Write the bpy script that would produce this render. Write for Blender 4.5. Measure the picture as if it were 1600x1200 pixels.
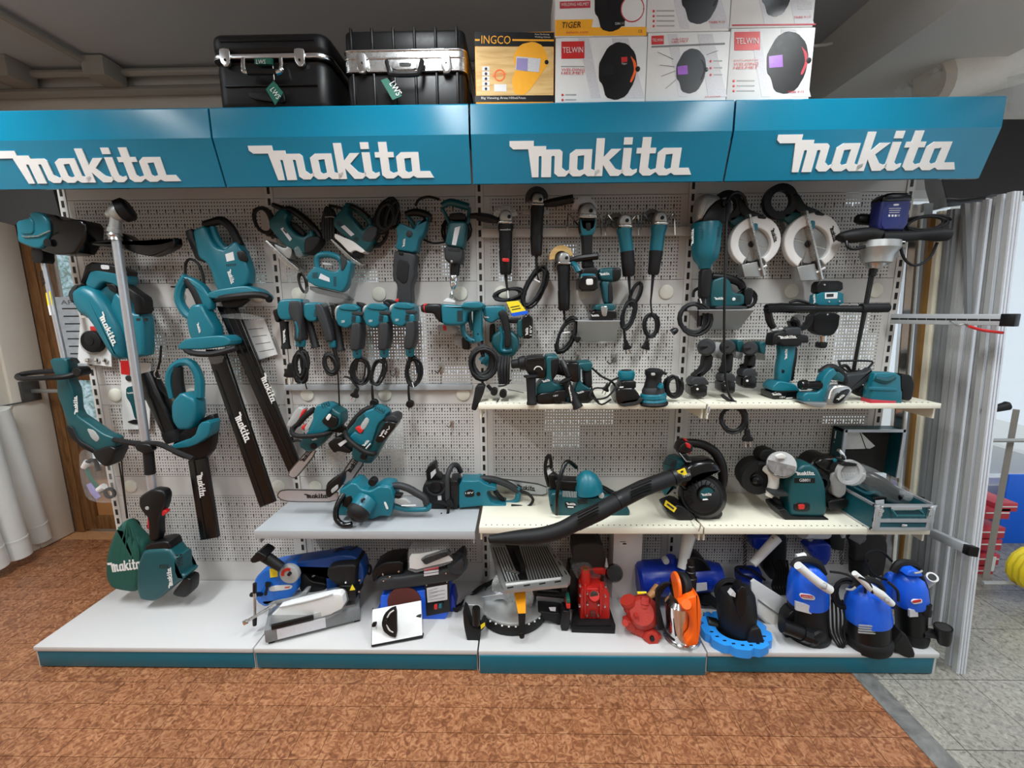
import bpy, bmesh, math, random
from mathutils import Vector, Matrix
random.seed(7)
SC = bpy.context.scene
COL = SC.collection
for o in list(bpy.data.objects): bpy.data.objects.remove(o)

# ------------------------------------------------------------------ camera
F, PITCH, YAW, ROLL = 679.11, .1731, -.0182, -.0065
CAM = Vector((2.1883, -2.1654, 1.5893))
fw = Vector((math.sin(YAW)*math.cos(PITCH), math.cos(YAW)*math.cos(PITCH), -math.sin(PITCH)))
rt0 = Vector((math.cos(YAW), -math.sin(YAW), 0)); up0 = rt0.cross(fw)
rt = math.cos(ROLL)*rt0 + math.sin(ROLL)*up0; up = -math.sin(ROLL)*rt0 + math.cos(ROLL)*up0
cd = bpy.data.cameras.new('camera'); cam = bpy.data.objects.new('camera', cd); COL.objects.link(cam)
cd.sensor_width = 36; cd.lens = F/1600*36; cd.clip_start = .05
cam.matrix_world = Matrix(((rt.x, up.x, -fw.x, CAM.x), (rt.y, up.y, -fw.y, CAM.y), (rt.z, up.z, -fw.z, CAM.z), (0, 0, 0, 1)))
SC.camera = cam
# ------------------------------------------------------------------ world, lamps, exposure
SC.view_settings.view_transform = 'Standard'; SC.view_settings.look = 'None'
SC.view_settings.gamma = 1; SC.view_settings.use_curve_mapping = False
SC.view_settings.exposure = -.14
w = bpy.data.worlds.new('daylight'); SC.world = w; w.use_nodes = True
bg = w.node_tree.nodes['Background']; bg.inputs[0].default_value = (.80, .90, 1.0, 1); bg.inputs[1].default_value = 1.3
def lamp(name, loc, tgt, sx, sy, e, col):
    l = bpy.data.lights.new(name, 'AREA'); l.shape = 'RECTANGLE'; l.size = sx; l.size_y = sy; l.energy = e; l.color = col; l.spread = 2.55 if tgt[2] < loc[2] else 3.1
    o = bpy.data.objects.new(name, l); COL.objects.link(o); o.location = loc
    o.rotation_euler = (Vector(tgt)-Vector(loc)).to_track_quat('-Z', 'Y').to_euler()
    return o
# ceiling tube lamps of the shop, each with an upward light added to brighten the ceiling
TUBES = [(.0, -1.25, 44), (1.8, -1.25, 32), (3.35, -1.25, 30), (5.0, -1.25, 16), (.8, -3.4, 22), (3.3, -3.4, 22)]  # the last two are an unseen rear row added as fill
for x, y, e in TUBES:
    lamp('tube_light', (x, y, 2.80), (x, y, 0), .16, 1.3, e, (.93, .975, 1))
    lamp('ceiling_fill', (x, y, 2.86), (x, y, 4), .16, 1.3, e*.4, (.93, .975, 1))

# ------------------------------------------------------------------ photo pixels to places
VX, VY, VS = 0., 0., 1.
def V(x=0, y=0, s=1.):
    global VX, VY, VS
    VX, VY, VS = x, y, s
def pray(x, y):
    x = VX + x/VS; y = VY + y/VS
    return fw + (x-800)/F*rt - (y-600)/F*up
DC, DK, DO = 0., 1., 0.
def RD():
    global DC, DK, DO
    DC, DK, DO = 0., 1., 0.
def dm(d): return DC+(d-DC)*DK+DO                      # depth within the current thing (slimmer towards the sides of the view)
def P(x, y, d):
    d = dm(d); r = pray(x, y); return CAM + r*((-d-CAM.y)/r.y)
def PZ(x, y, z):
    r = pray(x, y); return CAM + r*((z-CAM.z)/r.z)
def mpp(p):                                           # metres per (viewed) pixel at a point
    return (Vector(p)-CAM).dot(fw)/F/VS

# ------------------------------------------------------------------ materials
def lin(c):
    return tuple(((v/255+.055)/1.055)**2.4 if v > 10 else v/255/12.92 for v in c) + (1,)
M = {}
def mat(name, rgb, rough=.5, metal=0., var=.06, scale=60, bump=0., spec=.5, trans=0., alpha=1., emit=None, coat=0.):
    m = bpy.data.materials.new(name); m.use_nodes = True; nt = m.node_tree; b = nt.nodes['Principled BSDF']
    tc = nt.nodes.new('ShaderNodeTexCoord'); nz = nt.nodes.new('ShaderNodeTexNoise')
    nz.inputs['Scale'].default_value = scale; nz.inputs['Detail'].default_value = 3
    nt.links.new(tc.outputs['Object'], nz.inputs['Vector'])
    c = lin(rgb)
    mr = nt.nodes.new('ShaderNodeMapRange'); nt.links.new(nz.outputs['Fac'], mr.inputs[0])
    mr.inputs[3].default_value = max(.02, rough-.08); mr.inputs[4].default_value = min(1, rough+.08)
    nt.links.new(mr.outputs[0], b.inputs['Roughness'])
    mx = nt.nodes.new('ShaderNodeMix'); mx.data_type = 'RGBA'
    mx.inputs['A'].default_value = tuple(v*(1-var) for v in c[:3])+(1,); mx.inputs['B'].default_value = tuple(min(1, v*(1+var)) for v in c[:3])+(1,)
    nt.links.new(nz.outputs['Fac'], mx.inputs['Factor']); nt.links.new(mx.outputs['Result'], b.inputs['Base Color'])
    b.inputs['Metallic'].default_value = metal; b.inputs['Specular IOR Level'].default_value = spec
    b.inputs['Transmission Weight'].default_value = trans; b.inputs['Alpha'].default_value = alpha
    b.inputs['Coat Weight'].default_value = coat
    if emit: b.inputs['Emission Color'].default_value = lin(rgb); b.inputs['Emission Strength'].default_value = emit
    if bump:
        bp = nt.nodes.new('ShaderNodeBump'); bp.inputs['Strength'].default_value = bump; bp.inputs['Distance'].default_value = .002
        nt.links.new(nz.outputs['Fac'], bp.inputs['Height']); nt.links.new(bp.outputs[0], b.inputs['Normal'])
    M[name] = m; return m
mat('teal', (14, 103, 119), .38, bump=.05, scale=900); mat('teal2', (7, 74, 80), .4, bump=.05, scale=900)
mat('teald', (10, 74, 84), .42); mat('header', (0, 112, 143), .17, var=.02, scale=3, spec=.6)
mat('kick', (0, 98, 118), .35, var=.03, scale=5)
mat('black', (15, 15, 16), .40, spec=.35); mat('rubber', (22, 22, 23), .56, bump=.15, scale=500, spec=.3); mat('gloss', (10, 10, 11), .22)
mat('dgrey', (46, 48, 50), .5, spec=.35); mat('grey', (120, 123, 124), .5); mat('lgrey', (165, 167, 166), .45)
mat('white', (222, 220, 216), .45, var=.02); mat('paper', (225, 226, 224), .7, var=.04, scale=30)
mat('panel', (206, 203, 199), .38, var=.03, scale=4); mat('post', (214, 211, 206), .4, var=.03, scale=6)
mat('deck', (202, 201, 200), .22, var=.02, scale=3); mat('cream', (228, 224, 205), .35, var=.03, scale=5)
mat('cap', (222, 220, 206), .5); mat('shelfgrey', (170, 174, 177), .38, var=.05, scale=6)
mat('steel', (190, 190, 188), .28, .9, scale=80); mat('chrome', (225, 225, 225), .12, 1.); mat('brushed', (170, 170, 168), .4, .8, scale=200)
mat('alu', (196, 199, 204), .36, .75, scale=50); mat('cast', (176, 178, 176), .42, .7); mat('darksteel', (88, 88, 86), .4, .7)
mat('red', (205, 36, 36), .4); mat('redpaint', (198, 38, 32), .38, scale=40); mat('castred', (176, 48, 36), .5, bump=.5, scale=160)
mat('orange', (255, 104, 20), .4); mat('amber', (248, 160, 20), .42); mat('yellow', (250, 222, 40), .5)
mat('blue', (26, 96, 222), .32); mat('shadeblue', (18, 66, 134), .35); mat('skyblue', (44, 150, 240), .42); mat('navy', (24, 34, 96), .4); mat('pumpblue', (14, 50, 160), .3)
mat('sawblue', (24, 110, 210), .35); mat('bag', (16, 78, 66), .7, bump=.5, scale=60); mat('wood', (112, 76, 40), .55, var=.25, scale=14)
mat('woodl', (176, 124, 74), .55, var=.15, scale=10); mat('brown', (128, 92, 40), .5); mat('grit', (92, 40, 34), .9, bump=.5, scale=900)
mat('film', (230, 234, 234), .10, alpha=.10, bump=.8, scale=25); mat('clear', (225, 228, 228), .1, alpha=.15)
mat('lavender', (150, 140, 190), .5); mat('gold', (250, 176, 30), .5); mat('purple', (150, 80, 190), .3); mat('green', (20, 92, 76), .5)
mat('tube', (222, 224, 220), .45, var=.06, scale=7); mat('poster', (200, 212, 222), .7, var=.2, scale=30); mat('sticker', (205, 205, 208), .5, var=.2, scale=200)
mat('profile', (214, 217, 222), .35, .25, scale=20); mat('slot', (30, 29, 28), .6); mat('pvc', (150, 146, 138), .6); mat('stone', (232, 228, 218), .8)
mat('glass', (220, 232, 236), .05, alpha=.25); mat('banner', (0, 104, 232), .4); mat('boxred', (190, 52, 66), .5)
mat('plaster', (222, 214, 200), .85, var=.08, scale=3, bump=.35); mat('ceiling', (176, 179, 182), .9, var=.05, scale=2, bump=.2)
mat('beam', (205, 202, 196), .9, var=.06, scale=2, bump=.2); mat('wallback', (205, 201, 193), .9, var=.05, scale=3, bump=.2)
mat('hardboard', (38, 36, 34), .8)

def noise_mat(name, cols, scale, rough, dist=2., detail=6, bump=.1, stretch=(1, 1, 1)):
    m = bpy.data.materials.new(name); m.use_nodes = True; nt = m.node_tree; b = nt.nodes['Principled BSDF']
    tc = nt.nodes.new('ShaderNodeTexCoord'); mp = nt.nodes.new('ShaderNodeMapping'); mp.inputs['Scale'].default_value = stretch
    gi = nt.nodes.new('ShaderNodeObjectInfo'); ad = nt.nodes.new('ShaderNodeVectorMath'); ad.operation = 'MULTIPLY_ADD'
    nt.links.new(gi.outputs['Location'], ad.inputs[0]); ad.inputs[1].default_value = (1, 1, 1); nt.links.new(tc.outputs['Object'], ad.inputs[2])
    nt.links.new(ad.outputs[0], mp.inputs[0])
    nz = nt.nodes.new('ShaderNodeTexNoise'); nz.inputs['Scale'].default_value = scale; nz.inputs['Detail'].default_value = detail; nz.inputs['Distortion'].default_value = dist
    nt.links.new(mp.outputs[0], nz.inputs['Vector'])
    cr = nt.nodes.new('ShaderNodeValToRGB'); nt.links.new(nz.outputs['Fac'], cr.inputs[0])
    els = cr.color_ramp.elements
    while len(els) < len(cols): els.new(.5)
    for e, (p, c) in zip(els, cols): e.position = p; e.color = lin(c)
    hs = nt.nodes.new('ShaderNodeHueSaturation'); nt.links.new(cr.outputs[0], hs.inputs['Color'])
    mr = nt.nodes.new('ShaderNodeMapRange'); nt.links.new(gi.outputs['Random'], mr.inputs[0]); mr.inputs[3].default_value = .9; mr.inputs[4].default_value = 1.08
    nt.links.new(mr.outputs[0], hs.inputs['Value']); nt.links.new(hs.outputs[0], b.inputs['Base Color'])
    b.inputs['Roughness'].default_value = rough
    bp = nt.nodes.new('ShaderNodeBump'); bp.inputs['Strength'].default_value = bump; bp.inputs['Distance'].default_value = .001
    nt.links.new(nz.outputs['Fac'], bp.inputs['Height']); nt.links.new(bp.outputs[0], b.inputs['Normal'])
    M[name] = m
noise_mat('lino', [(.30, (104, 61, 38)), (.45, (132, 83, 53)), (.55, (156, 105, 71)), (.70, (178, 130, 94))], 36, .36)
noise_mat('linojoint', [(.3, (168, 118, 76)), (.7, (188, 138, 94))], 30, .5)
noise_mat('greytile', [(.32, (104, 100, 91)), (.45, (140, 137, 127)), (.6, (158, 154, 143)), (.75, (176, 172, 160))], 60, .32, 1., 8, .05)
noise_mat('strip', [(.3, (86, 86, 84)), (.7, (124, 124, 120))], 9, .38)
noise_mat('oak', [(.3, (84, 54, 26)), (.6, (128, 88, 48))], 10, .5, 1., 4, .1, (8, 8, .6))
noise_mat('helmetwood', [(.3, (206, 160, 92)), (.6, (232, 196, 130))], 6, .5, 1., 4, .0, (1, 1, 9))
noise_mat('foliage', [(.35, (60, 92, 60)), (.5, (150, 196, 196)), (.65, (224, 240, 244))], 9, .8)

# perforated sheet: a lattice of round holes and key slots punched through the metal
def perforated():
    m = bpy.data.materials.new('perforated'); m.use_nodes = True; nt = m.node_tree; nt.nodes.clear(); N = nt.nodes.new
    def math_(op, a, b=None, c=None):
        n = N('ShaderNodeMath'); n.operation = op
        for i, v in enumerate((a, b, c)):
            if v is None: continue
            if isinstance(v, (int, float)): n.inputs[i].default_value = v
            else: nt.links.new(v, n.inputs[i])
        return n.outputs[0]
    tc = N('ShaderNodeTexCoord'); sx = N('ShaderNodeSeparateXYZ'); nt.links.new(tc.outputs['Object'], sx.inputs[0])
    x, z = sx.outputs[0], sx.outputs[2]
    PX_, PZ_ = .0142, .0163
    u = math_('DIVIDE', x, PX_); v = math_('DIVIDE', z, PZ_)
    fu = math_('SUBTRACT', math_('FRACT', u), .5); fv = math_('SUBTRACT', math_('FRACT', v), .5)
    du = math_('MULTIPLY', fu, PX_); dv = math_('MULTIPLY', fv, PZ_)
    hole = math_('LESS_THAN', math_('SQRT', math_('ADD', math_('MULTIPLY', du, du), math_('MULTIPLY', dv, dv))), .0031)
    iu = math_('FLOOR', math_('MODULO', math_('FLOOR', u), 3)); iv4 = math_('MULTIPLY', math_('FRACT', math_('DIVIDE', z, PZ_*4)), 4)
    insl = math_('MULTIPLY', math_('COMPARE', iu, 1, .3), math_('MULTIPLY', math_('GREATER_THAN', iv4, 1.0), math_('LESS_THAN', iv4, 3.0)))
    dsl = math_('MULTIPLY', math_('SUBTRACT', iv4, 2.0), PZ_)
    wid = math_('ADD', .0020, math_('MULTIPLY', math_('GREATER_THAN', dsl, .004), .0015))
    slot = math_('MULTIPLY', math_('LESS_THAN', math_('ABSOLUTE', du), wid), math_('LESS_THAN', math_('ABSOLUTE', dsl), .0115))
    hm = math_('ADD', math_('MULTIPLY', insl, slot), math_('MULTIPLY', math_('SUBTRACT', 1, insl), hole))
    b = N('ShaderNodeBsdfPrincipled'); t = N('ShaderNodeBsdfTransparent'); mx = N('ShaderNodeMixShader'); o = N('ShaderNodeOutputMaterial')
    nz = N('ShaderNodeTexNoise'); nz.inputs['Scale'].default_value = 5
    cr = N('ShaderNodeValToRGB'); cr.color_ramp.elements[0].color = lin((200, 197, 193)); cr.color_ramp.elements[1].color = lin((210, 207, 203))
    nt.links.new(nz.outputs['Fac'], cr.inputs[0]); nt.links.new(cr.outputs[0], b.inputs['Base Color']); b.inputs['Roughness'].default_value = .38
    nt.links.new(hm, mx.inputs[0]); nt.links.new(b.outputs[0], mx.inputs[1]); nt.links.new(t.outputs[0], mx.inputs[2]); nt.links.new(mx.outputs[0], o.inputs[0])
    M['perforated'] = m
perforated()

# ------------------------------------------------------------------ builders
CUR = None
def thing(name, label, cat, loc, group=None):
    global CUR
    o = bpy.data.objects.new(name, None); COL.objects.link(o); o.location = loc; o.empty_display_size = .02
    o['label'] = label; o['category'] = cat
    if group: o['group'] = group
    RD(); CUR = o; return o
def T(name, label, cat, x, y, d, group=None, rest=None):   # rest = (x, y, z, d): that traced point of the thing touches height z
    global DC, DK, DO
    RD(); p = P(x, y, d); o = thing(name, label, cat, p, group)
    m = max(abs(VX+x/VS-800), abs(VY+y/VS-450))/679; DC, DK = d, 1/(1+.75*m)
    if rest: DO = -PZ(rest[0], rest[1], rest[2]).y-dm(rest[3]); o.location = P(x, y, d)
    return o
def world_of(o):
    v = Vector(o.location); p = o.parent
    while p: v += p.location; p = p.parent
    return v
def obj(name, verts, faces, mt, parent='cur', smooth=35, label=None, kind=None):
    if parent == 'cur': parent = CUR
    org = world_of(parent) if parent else sum((Vector(v) for v in verts), Vector())/len(verts)
    me = bpy.data.meshes.new(name); me.from_pydata([tuple(Vector(v)-org) for v in verts], [], faces)
    if smooth:
        me.polygons.foreach_set('use_smooth', [True]*len(me.polygons)); me.update(); me.set_sharp_from_angle(angle=math.radians(smooth))
    o = bpy.data.objects.new(name, me); COL.objects.link(o); me.materials.append(M[mt])
    if parent: o.parent = parent
    else: o.location = org
    if label: o['label'] = label
    if kind: o['kind'] = kind
    return o
def struct(name, verts, faces, mt, label=None, smooth=0):
    o = obj(name, verts, faces, mt, None, smooth, label); o['kind'] = 'structure'; return o
def boxvf(x0, x1, y0, y1, z0, z1):
    v = [(x, y, z) for z in (z0, z1) for y in (y0, y1) for x in (x0, x1)]
    return v, [(0, 2, 3, 1), (4, 5, 7, 6), (0, 1, 5, 4), (2, 6, 7, 3), (0, 4, 6, 2), (1, 3, 7, 5)]
def join(lst):
    v, f = [], []
    for a, b in lst:
        n = len(v); v += [tuple(p) for p in a]; f += [tuple(i+n for i in q) for q in b]
    return v, f
def obox(name, c, ax, ay, az, mt, parent='cur', bev=.0, **k):       # box from centre and three half-axis vectors, chamfered
    c, ax, ay, az = map(Vector, (c, ax, ay, az))
    if bev <= 0:
        v, f = boxvf(-1, 1, -1, 1, -1, 1); v = [c+ax*a+ay*b+az*g for a, b, g in v]
        return obj(name, v, f, mt, parent, **k)
    bm = bmesh.new(); bmesh.ops.create_cube(bm, size=2)
    for q in bm.verts: q.co = Vector((q.co.x*ax.length, q.co.y*ay.length, q.co.z*az.length))
    bmesh.ops.bevel(bm, geom=bm.edges[:], offset=min(bev, .95*min(ax.length, ay.length, az.length)), segments=2, affect='EDGES', profile=.5)
    nx, ny, nz_ = ax.normalized(), ay.normalized(), az.normalized()
    v = [c+nx*q.co.x+ny*q.co.y+nz_*q.co.z for q in bm.verts]; bm.verts.index_update(); f = [[q.index for q in fc.verts] for fc in bm.faces]; bm.free()
    return obj(name, v, f, mt, parent, **k)
def box(name, x0, x1, y0, y1, z0, z1, mt, parent='cur', bev=0., **k):
    return obox(name, ((x0+x1)/2, (y0+y1)/2, (z0+z1)/2), ((x1-x0)/2, 0, 0), (0, (y1-y0)/2, 0), (0, 0, (z1-z0)/2), mt, parent, bev, **k)
def rbox(name, x0, x1, y0, y1, z0, z1, r, er, mt, parent='cur', **k):   # box with rounded upright corners (r) and rounded rims (er)
    v, f = [], []; N = 6; lev = [(er*(1-math.sin(math.pi/2*t/3)), z0+er*(1-math.cos(math.pi/2*t/3))) for t in range(4)]+[(er*(1-math.sin(math.pi/2*t/3)), z1-er*(1-math.cos(math.pi/2*t/3))) for t in (3, 2, 1, 0)]
    for ins, z in lev:
        for cx, cy, a in ((x1-r, y1-r, 0), (x0+r, y1-r, 90), (x0+r, y0+r, 180), (x1-r, y0+r, 270)):
            for t in range(N+1): g = math.radians(a+90*t/N); v.append((cx+(r-ins)*math.cos(g), cy+(r-ins)*math.sin(g), z))
    n = 4*(N+1); f = [tuple(range(n-1, -1, -1)), tuple((len(lev)-1)*n+i for i in range(n))]+[(q*n+i, q*n+(i+1) % n, (q+1)*n+(i+1) % n, (q+1)*n+i) for q in range(len(lev)-1) for i in range(n)]
    return obj(name, v, f, mt, parent, **k)
def pts(s):
    if isinstance(s, str): return [tuple(map(float, q.split(','))) for q in s.split()]
    return list(s)
def chaikin(p, n, closed=True):
    for _ in range(n):
        q = []; L = len(p)
        for i in range(L if closed else L-1):
            a, b = p[i], p[(i+1) % L]
            q.append(tuple(.82*u+.18*v for u, v in zip(a, b))); q.append(tuple(.18*u+.82*v for u, v in zip(a, b)))
        if not closed: q = [p[0]] + q + [p[-1]]
        p = q
    return p
def inflate(poly, d0, d1, r, seg=3):                  # poly: (x,z) in metres; rounded slab between depths d0 (wall side) and d1
    n = len(poly); A = sum(poly[i][0]*poly[(i+1) % n][1]-poly[(i+1) % n][0]*poly[i][1] for i in range(n))
    if A < 0: poly = poly[::-1]
    nrm = []
    for i in range(n):
        a, b, c = poly[i-1], poly[i], poly[(i+1) % n]
        e1 = Vector((b[0]-a[0], b[1]-a[1])); e2 = Vector((c[0]-b[0], c[1]-b[1]))
        if e1.length < 1e-9: e1 = e2
        if e2.length < 1e-9: e2 = e1
        n1 = Vector((-e1.y, e1.x)).normalized(); n2 = Vector((-e2.y, e2.x)).normalized()
        m = n1+n2
        if m.length < .3: m = n1*1.
        else: m = m.normalized()/max(.55, m.normalized().dot(n1))
        nrm.append(m)
    r = max(1e-5, r); rd = min(r, (d1-d0)/2*.98)
    lev = [(r*(1-math.sin(math.pi/2*k/seg)), d0+rd*(1-math.cos(math.pi/2*k/seg))) for k in range(seg+1)] if r > 1e-4 else [(0, d0)]
    lev += [(r*(1-math.sin(math.pi/2*k/seg)), d1-rd*(1-math.cos(math.pi/2*k/seg))) for k in range(seg, -1, -1)] if r > 1e-4 else [(0, d1)]
    v = [(poly[i][0]+nrm[i].x*ins, -d, poly[i][1]+nrm[i].y*ins) for ins, d in lev for i in range(n)]
    f = [tuple(range(n))[::-1] if 0 else tuple(range(n-1, -1, -1)), tuple((len(lev)-1)*n+i for i in range(n))]
    for k in range(len(lev)-1):
        for i in range(n):
            j = (i+1) % n; f.append((k*n+i, k*n+j, (k+1)*n+j, (k+1)*n+i))
    return v, f
def E(name, s, d0, d1, mt, r=3., sm=1, parent='cur', dt=None, **k):  # traced outline given depth and rounded edges (r in viewed pixels)
    dt = (d0+d1)/2 if dt is None else dt
    p = chaikin(pts(s), sm) if sm else pts(s)
    q = [P(x, y, dt) for x, y in p]; rr = r*mpp(q[0])
    v, f = inflate([(a.x, a.z) for a in q], dm(d0), dm(d1), rr)
    return obj(name, v, f, mt, parent, **k)
def tubevf(path, rad, n=8, flat=1., cap=True):
    v, f = [], []; L = len(path); prev = None
    for i in range(L):
        t = (path[min(i+1, L-1)]-path[max(i-1, 0)])
        t = t.normalized() if t.length > 1e-9 else Vector((1, 0, 0))
        a = Vector((0, 1, 0)); a = a-t*a.dot(t)
        if a.length < .2: a = (prev if prev else Vector((1, 0, 0))); a = a-t*a.dot(t)
        a.normalize(); prev = a; b = t.cross(a)
        for k in range(n):
            g = 2*math.pi*k/n; v.append(path[i]+a*(math.cos(g)*rad[i]*flat)+b*(math.sin(g)*rad[i]))
    for i in range(L-1):
        for k in range(n):
            j = (k+1) % n; f.append((i*n+k, i*n+j, (i+1)*n+j, (i+1)*n+k))
    if cap: f += [tuple(range(n-1, -1, -1)), tuple((L-1)*n+k for k in range(n))]
    return v, f
def spline(q, m=4):                                   # Catmull-Rom through tuples
    if len(q) < 3: return q
    o = []
    for i in range(len(q)-1):
        p0, p1, p2, p3 = q[max(i-1, 0)], q[i], q[i+1], q[min(i+2, len(q)-1)]
        for k in range(m):
            t = k/m; o.append(tuple(.5*((2*b)+(-a+c)*t+(2*a-5*b+4*c-e)*t*t+(-a+3*b-3*c+e)*t**3) for a, b, c, e in zip(p0, p1, p2, p3)))
    return o+[q[-1]]
def U(name, s, r, d, mt, sm=3, flat=1., n=8, parent='cur', **k):     # round bar along a traced path; points x,y[,r[,d]]
    q = [(p[0], p[1], p[2] if len(p) > 2 else r, p[3] if len(p) > 3 else d) for p in pts(s)]
    if sm: q = spline(q, sm)
    path = [P(a, b, g) for a, b, _, g in q]; rad = [max(1e-4, c*mpp(w_)) for (_, _, c, _), w_ in zip(q, path)]
    v, f = tubevf(path, rad, n, flat); return obj(name, v, f, mt, parent, **k)
def lathevf(p0, p1, prof, n=20):
    p0, p1 = Vector(p0), Vector(p1); ax = p1-p0; t = ax.normalized()
    a = Vector((0, 0, 1)) if abs(t.z) < .9 else Vector((1, 0, 0)); a = (a-t*a.dot(t)).normalized(); b = t.cross(a)
    v = [p0+ax*u+(a*math.cos(2*math.pi*k/n)+b*math.sin(2*math.pi*k/n))*max(r, 1e-5) for u, r in prof for k in range(n)]
    f = [(i*n+k, i*n+(k+1) % n, (i+1)*n+(k+1) % n, (i+1)*n+k) for i in range(len(prof)-1) for k in range(n)]
    return v, f+[tuple(range(n-1, -1, -1)), tuple((len(prof)-1)*n+k for k in range(n))]
def L(name, a, b, prof, mt, n=20, parent='cur', **k):                # turned body between two (x,y,d) points, radii in viewed pixels
    p0, p1 = P(*a), P(*b); s = mpp((p0+p1)/2)
    v, f = lathevf(p0, p1, [(u, r*s) for u, r in pts(prof)], n); return obj(name, v, f, mt, parent, **k)
def D(name, x, y, r, d0, d1, mt, e=.2, n=24, parent='cur', **k):     # disc facing the aisle, edge rounded
    p0, p1 = P(x, y, d1), None; p1 = Vector((p0.x, -dm(d1), p0.z)); p0 = Vector((p0.x, -dm(d0), p0.z)); s = mpp(p1)*r
    v, f = lathevf(p0, p1, [(0, s), (1-e, s), (1-e*.3, s*.95), (1, s*.86)], n); return obj(name, v, f, mt, parent, **k)
def ring(name, x, y, r, w_, d0, d1, mt, n=28, a0=0, a1=360, parent='cur', **k):   # flat ring (or arc) facing the aisle
    c = P(x, y, d1); s = mpp(c); full = a1-a0 >= 360; m = n if full else n+1; v, f = [], []
    for i in range(m):
        g = math.radians(a0+(a1-a0)*i/n)
        for rr, dd in ((r*s, d0), (r*s, d1), ((r-w_)*s, d1), ((r-w_)*s, d0)): v.append((c.x+math.cos(g)*rr, -dm(dd), c.z+math.sin(g)*rr))
    for i in range(n):
        j = (i+1) % m
        for q in range(4): f.append((i*4+q, i*4+(q+1) % 4, j*4+(q+1) % 4, j*4+q))
    if not full: f += [(0, 1, 2, 3), tuple(4*n+q for q in (3, 2, 1, 0))]
    return obj(name, v, f, mt, parent, **k)
def K(name, x, y, rx, ry, turns, d, r, mt='rubber', tilt=0, jit=.3, dd=.03, parent='cur', a0=0, seed=0, **k):  # wound cord: several loose oval turns
    turns = int(turns*1.7)+1; rnd = random.Random(seed+int(x*7+y)); q = []; m = 16
    off = [(-jit*1.3*((i*.618+.3) % 1)+rnd.uniform(-.3, .3)*jit, -jit*.9*((i*.37+.1) % 1), rnd.uniform(-1, 1), rnd.uniform(-8, 8)*jit*4, rnd.uniform(-.5, .5)*jit, rnd.uniform(-.25, .45)*jit) for i in range(turns+2)]
    for i in range(turns*m+1):
        g = math.radians(a0)+2*math.pi*i/m; t = i/m; j = int(t); u = t-j
        o = [off[j][c]*(1-u)+off[j+1][c]*u for c in range(6)]; tl = math.radians(tilt+o[3]); ct, st = math.cos(tl), math.sin(tl)
        ex, ey = rx*math.cos(g)*(1+o[0])+rx*o[4], ry*math.sin(g)*(1+o[1])+ry*o[5]; q.append((x+ex*ct-ey*st, y+ex*st+ey*ct, r, d+dd*.5*o[2]))
    r *= .9
    path = [P(a, b, g) for a, b, _, g in q]; v, f = tubevf(path, [r*mpp(p) for p in path], 6)
    return obj(name, v, f, mt, parent, **k)
def many(name, items, mt, parent='cur', **k):         # several little boxes of one part (a grille of slots)
    v, f = join(items); return obj(name, v, f, mt, parent, smooth=0, kind='stuff', **k)
def vents(name, x, y, w_, h, nx, ny, d, mt='slot', gap=.5, ang=0, parent='cur'):   # a grille of slots standing proud by a hair
    it = []; ca, sa = math.cos(math.radians(ang)), math.sin(math.radians(ang))
    for i in range(nx):
        for j in range(ny):
            cx = (i+.5)/nx*w_-w_/2; cy = (j+.5)/ny*h-h/2; hw = w_/nx*(1-gap if nx > 1 else .9)/2; hh = h/ny*(1-gap if ny > 1 else .9)/2
            q = [P(x+(cx+a)*ca-(cy+b)*sa, y+(cx+a)*sa+(cy+b)*ca, d) for a, b in ((-hw, -hh), (hw, -hh), (hw, hh), (-hw, hh))]
            it.append(([(p.x, p.y, p.z) for p in q]+[(p.x, p.y+.004, p.z) for p in q], [(3, 2, 1, 0), (0, 1, 5, 4), (1, 2, 6, 5), (2, 3, 7, 6), (3, 0, 4, 7)]))
    return many(name, it, mt, parent)
# the wordmark of the signs, drawn as outlines in a 0..1 wide frame (letters joined along the baseline)
LOGO = ["0,0 13.2,0 13.2,3.2 20,3.2 20,5.3 27.5,5.3 29,6.8 29,16.4 31.5,18.6 33.5,17.5 33.5,19 31,22 27,22 24.8,20 24.8,9.5 23.9,9 23,9.5 23,22.3 17.6,22.3 17.6,9.5 16.8,9 16,9.5 16,22.3 12.4,22.3 10.2,5 2,5 0,3",
        "33,8 36.2,5.4 45.2,5.4 45.2,17.4 47.6,18.4 50,17.4 50,19.5 47.8,22 43.4,22 41.6,20.4 39.4,22 35.2,22 33,19.8", "47.2,-1 51.6,-1 51.6,10.4 55.6,5.4 61,5.4 54.8,12.2 58.6,17.4 61.2,18.4 63,17.6 63,19.6 60.6,22 56,22 51.6,15 51.6,22 47.2,22",
        "62,-1.3 66.6,-1.3 66.6,3 62,3", "62.2,5 66.6,5 66.6,17 68.2,18.4 70.6,17.6 70.6,19.8 68,22 64.4,22 62.2,19.8", "72,-1.3 76.6,-1.3 76.6,5 79.8,5 79.8,8.4 76.6,8.4 76.6,17 78.2,18.4 81,17.6 81,19.8 78.2,22 74.2,22 72,19.8 72,8.4 69.4,8.4 69.4,5 72,5",
        "81,8 84,5.2 93.6,5.2 93.6,17.4 99,17.4 101,21.8 91.6,21.8 89.6,20.4 87.4,22 83.2,22 81,19.8"]
LHOLE = ["37.4,9.4 41,9 41,17.6 38.6,18.4 37.4,17.2", "85.4,9.2 89.2,8.8 89.2,17.4 86.8,18.2 85.4,17"]
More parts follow.
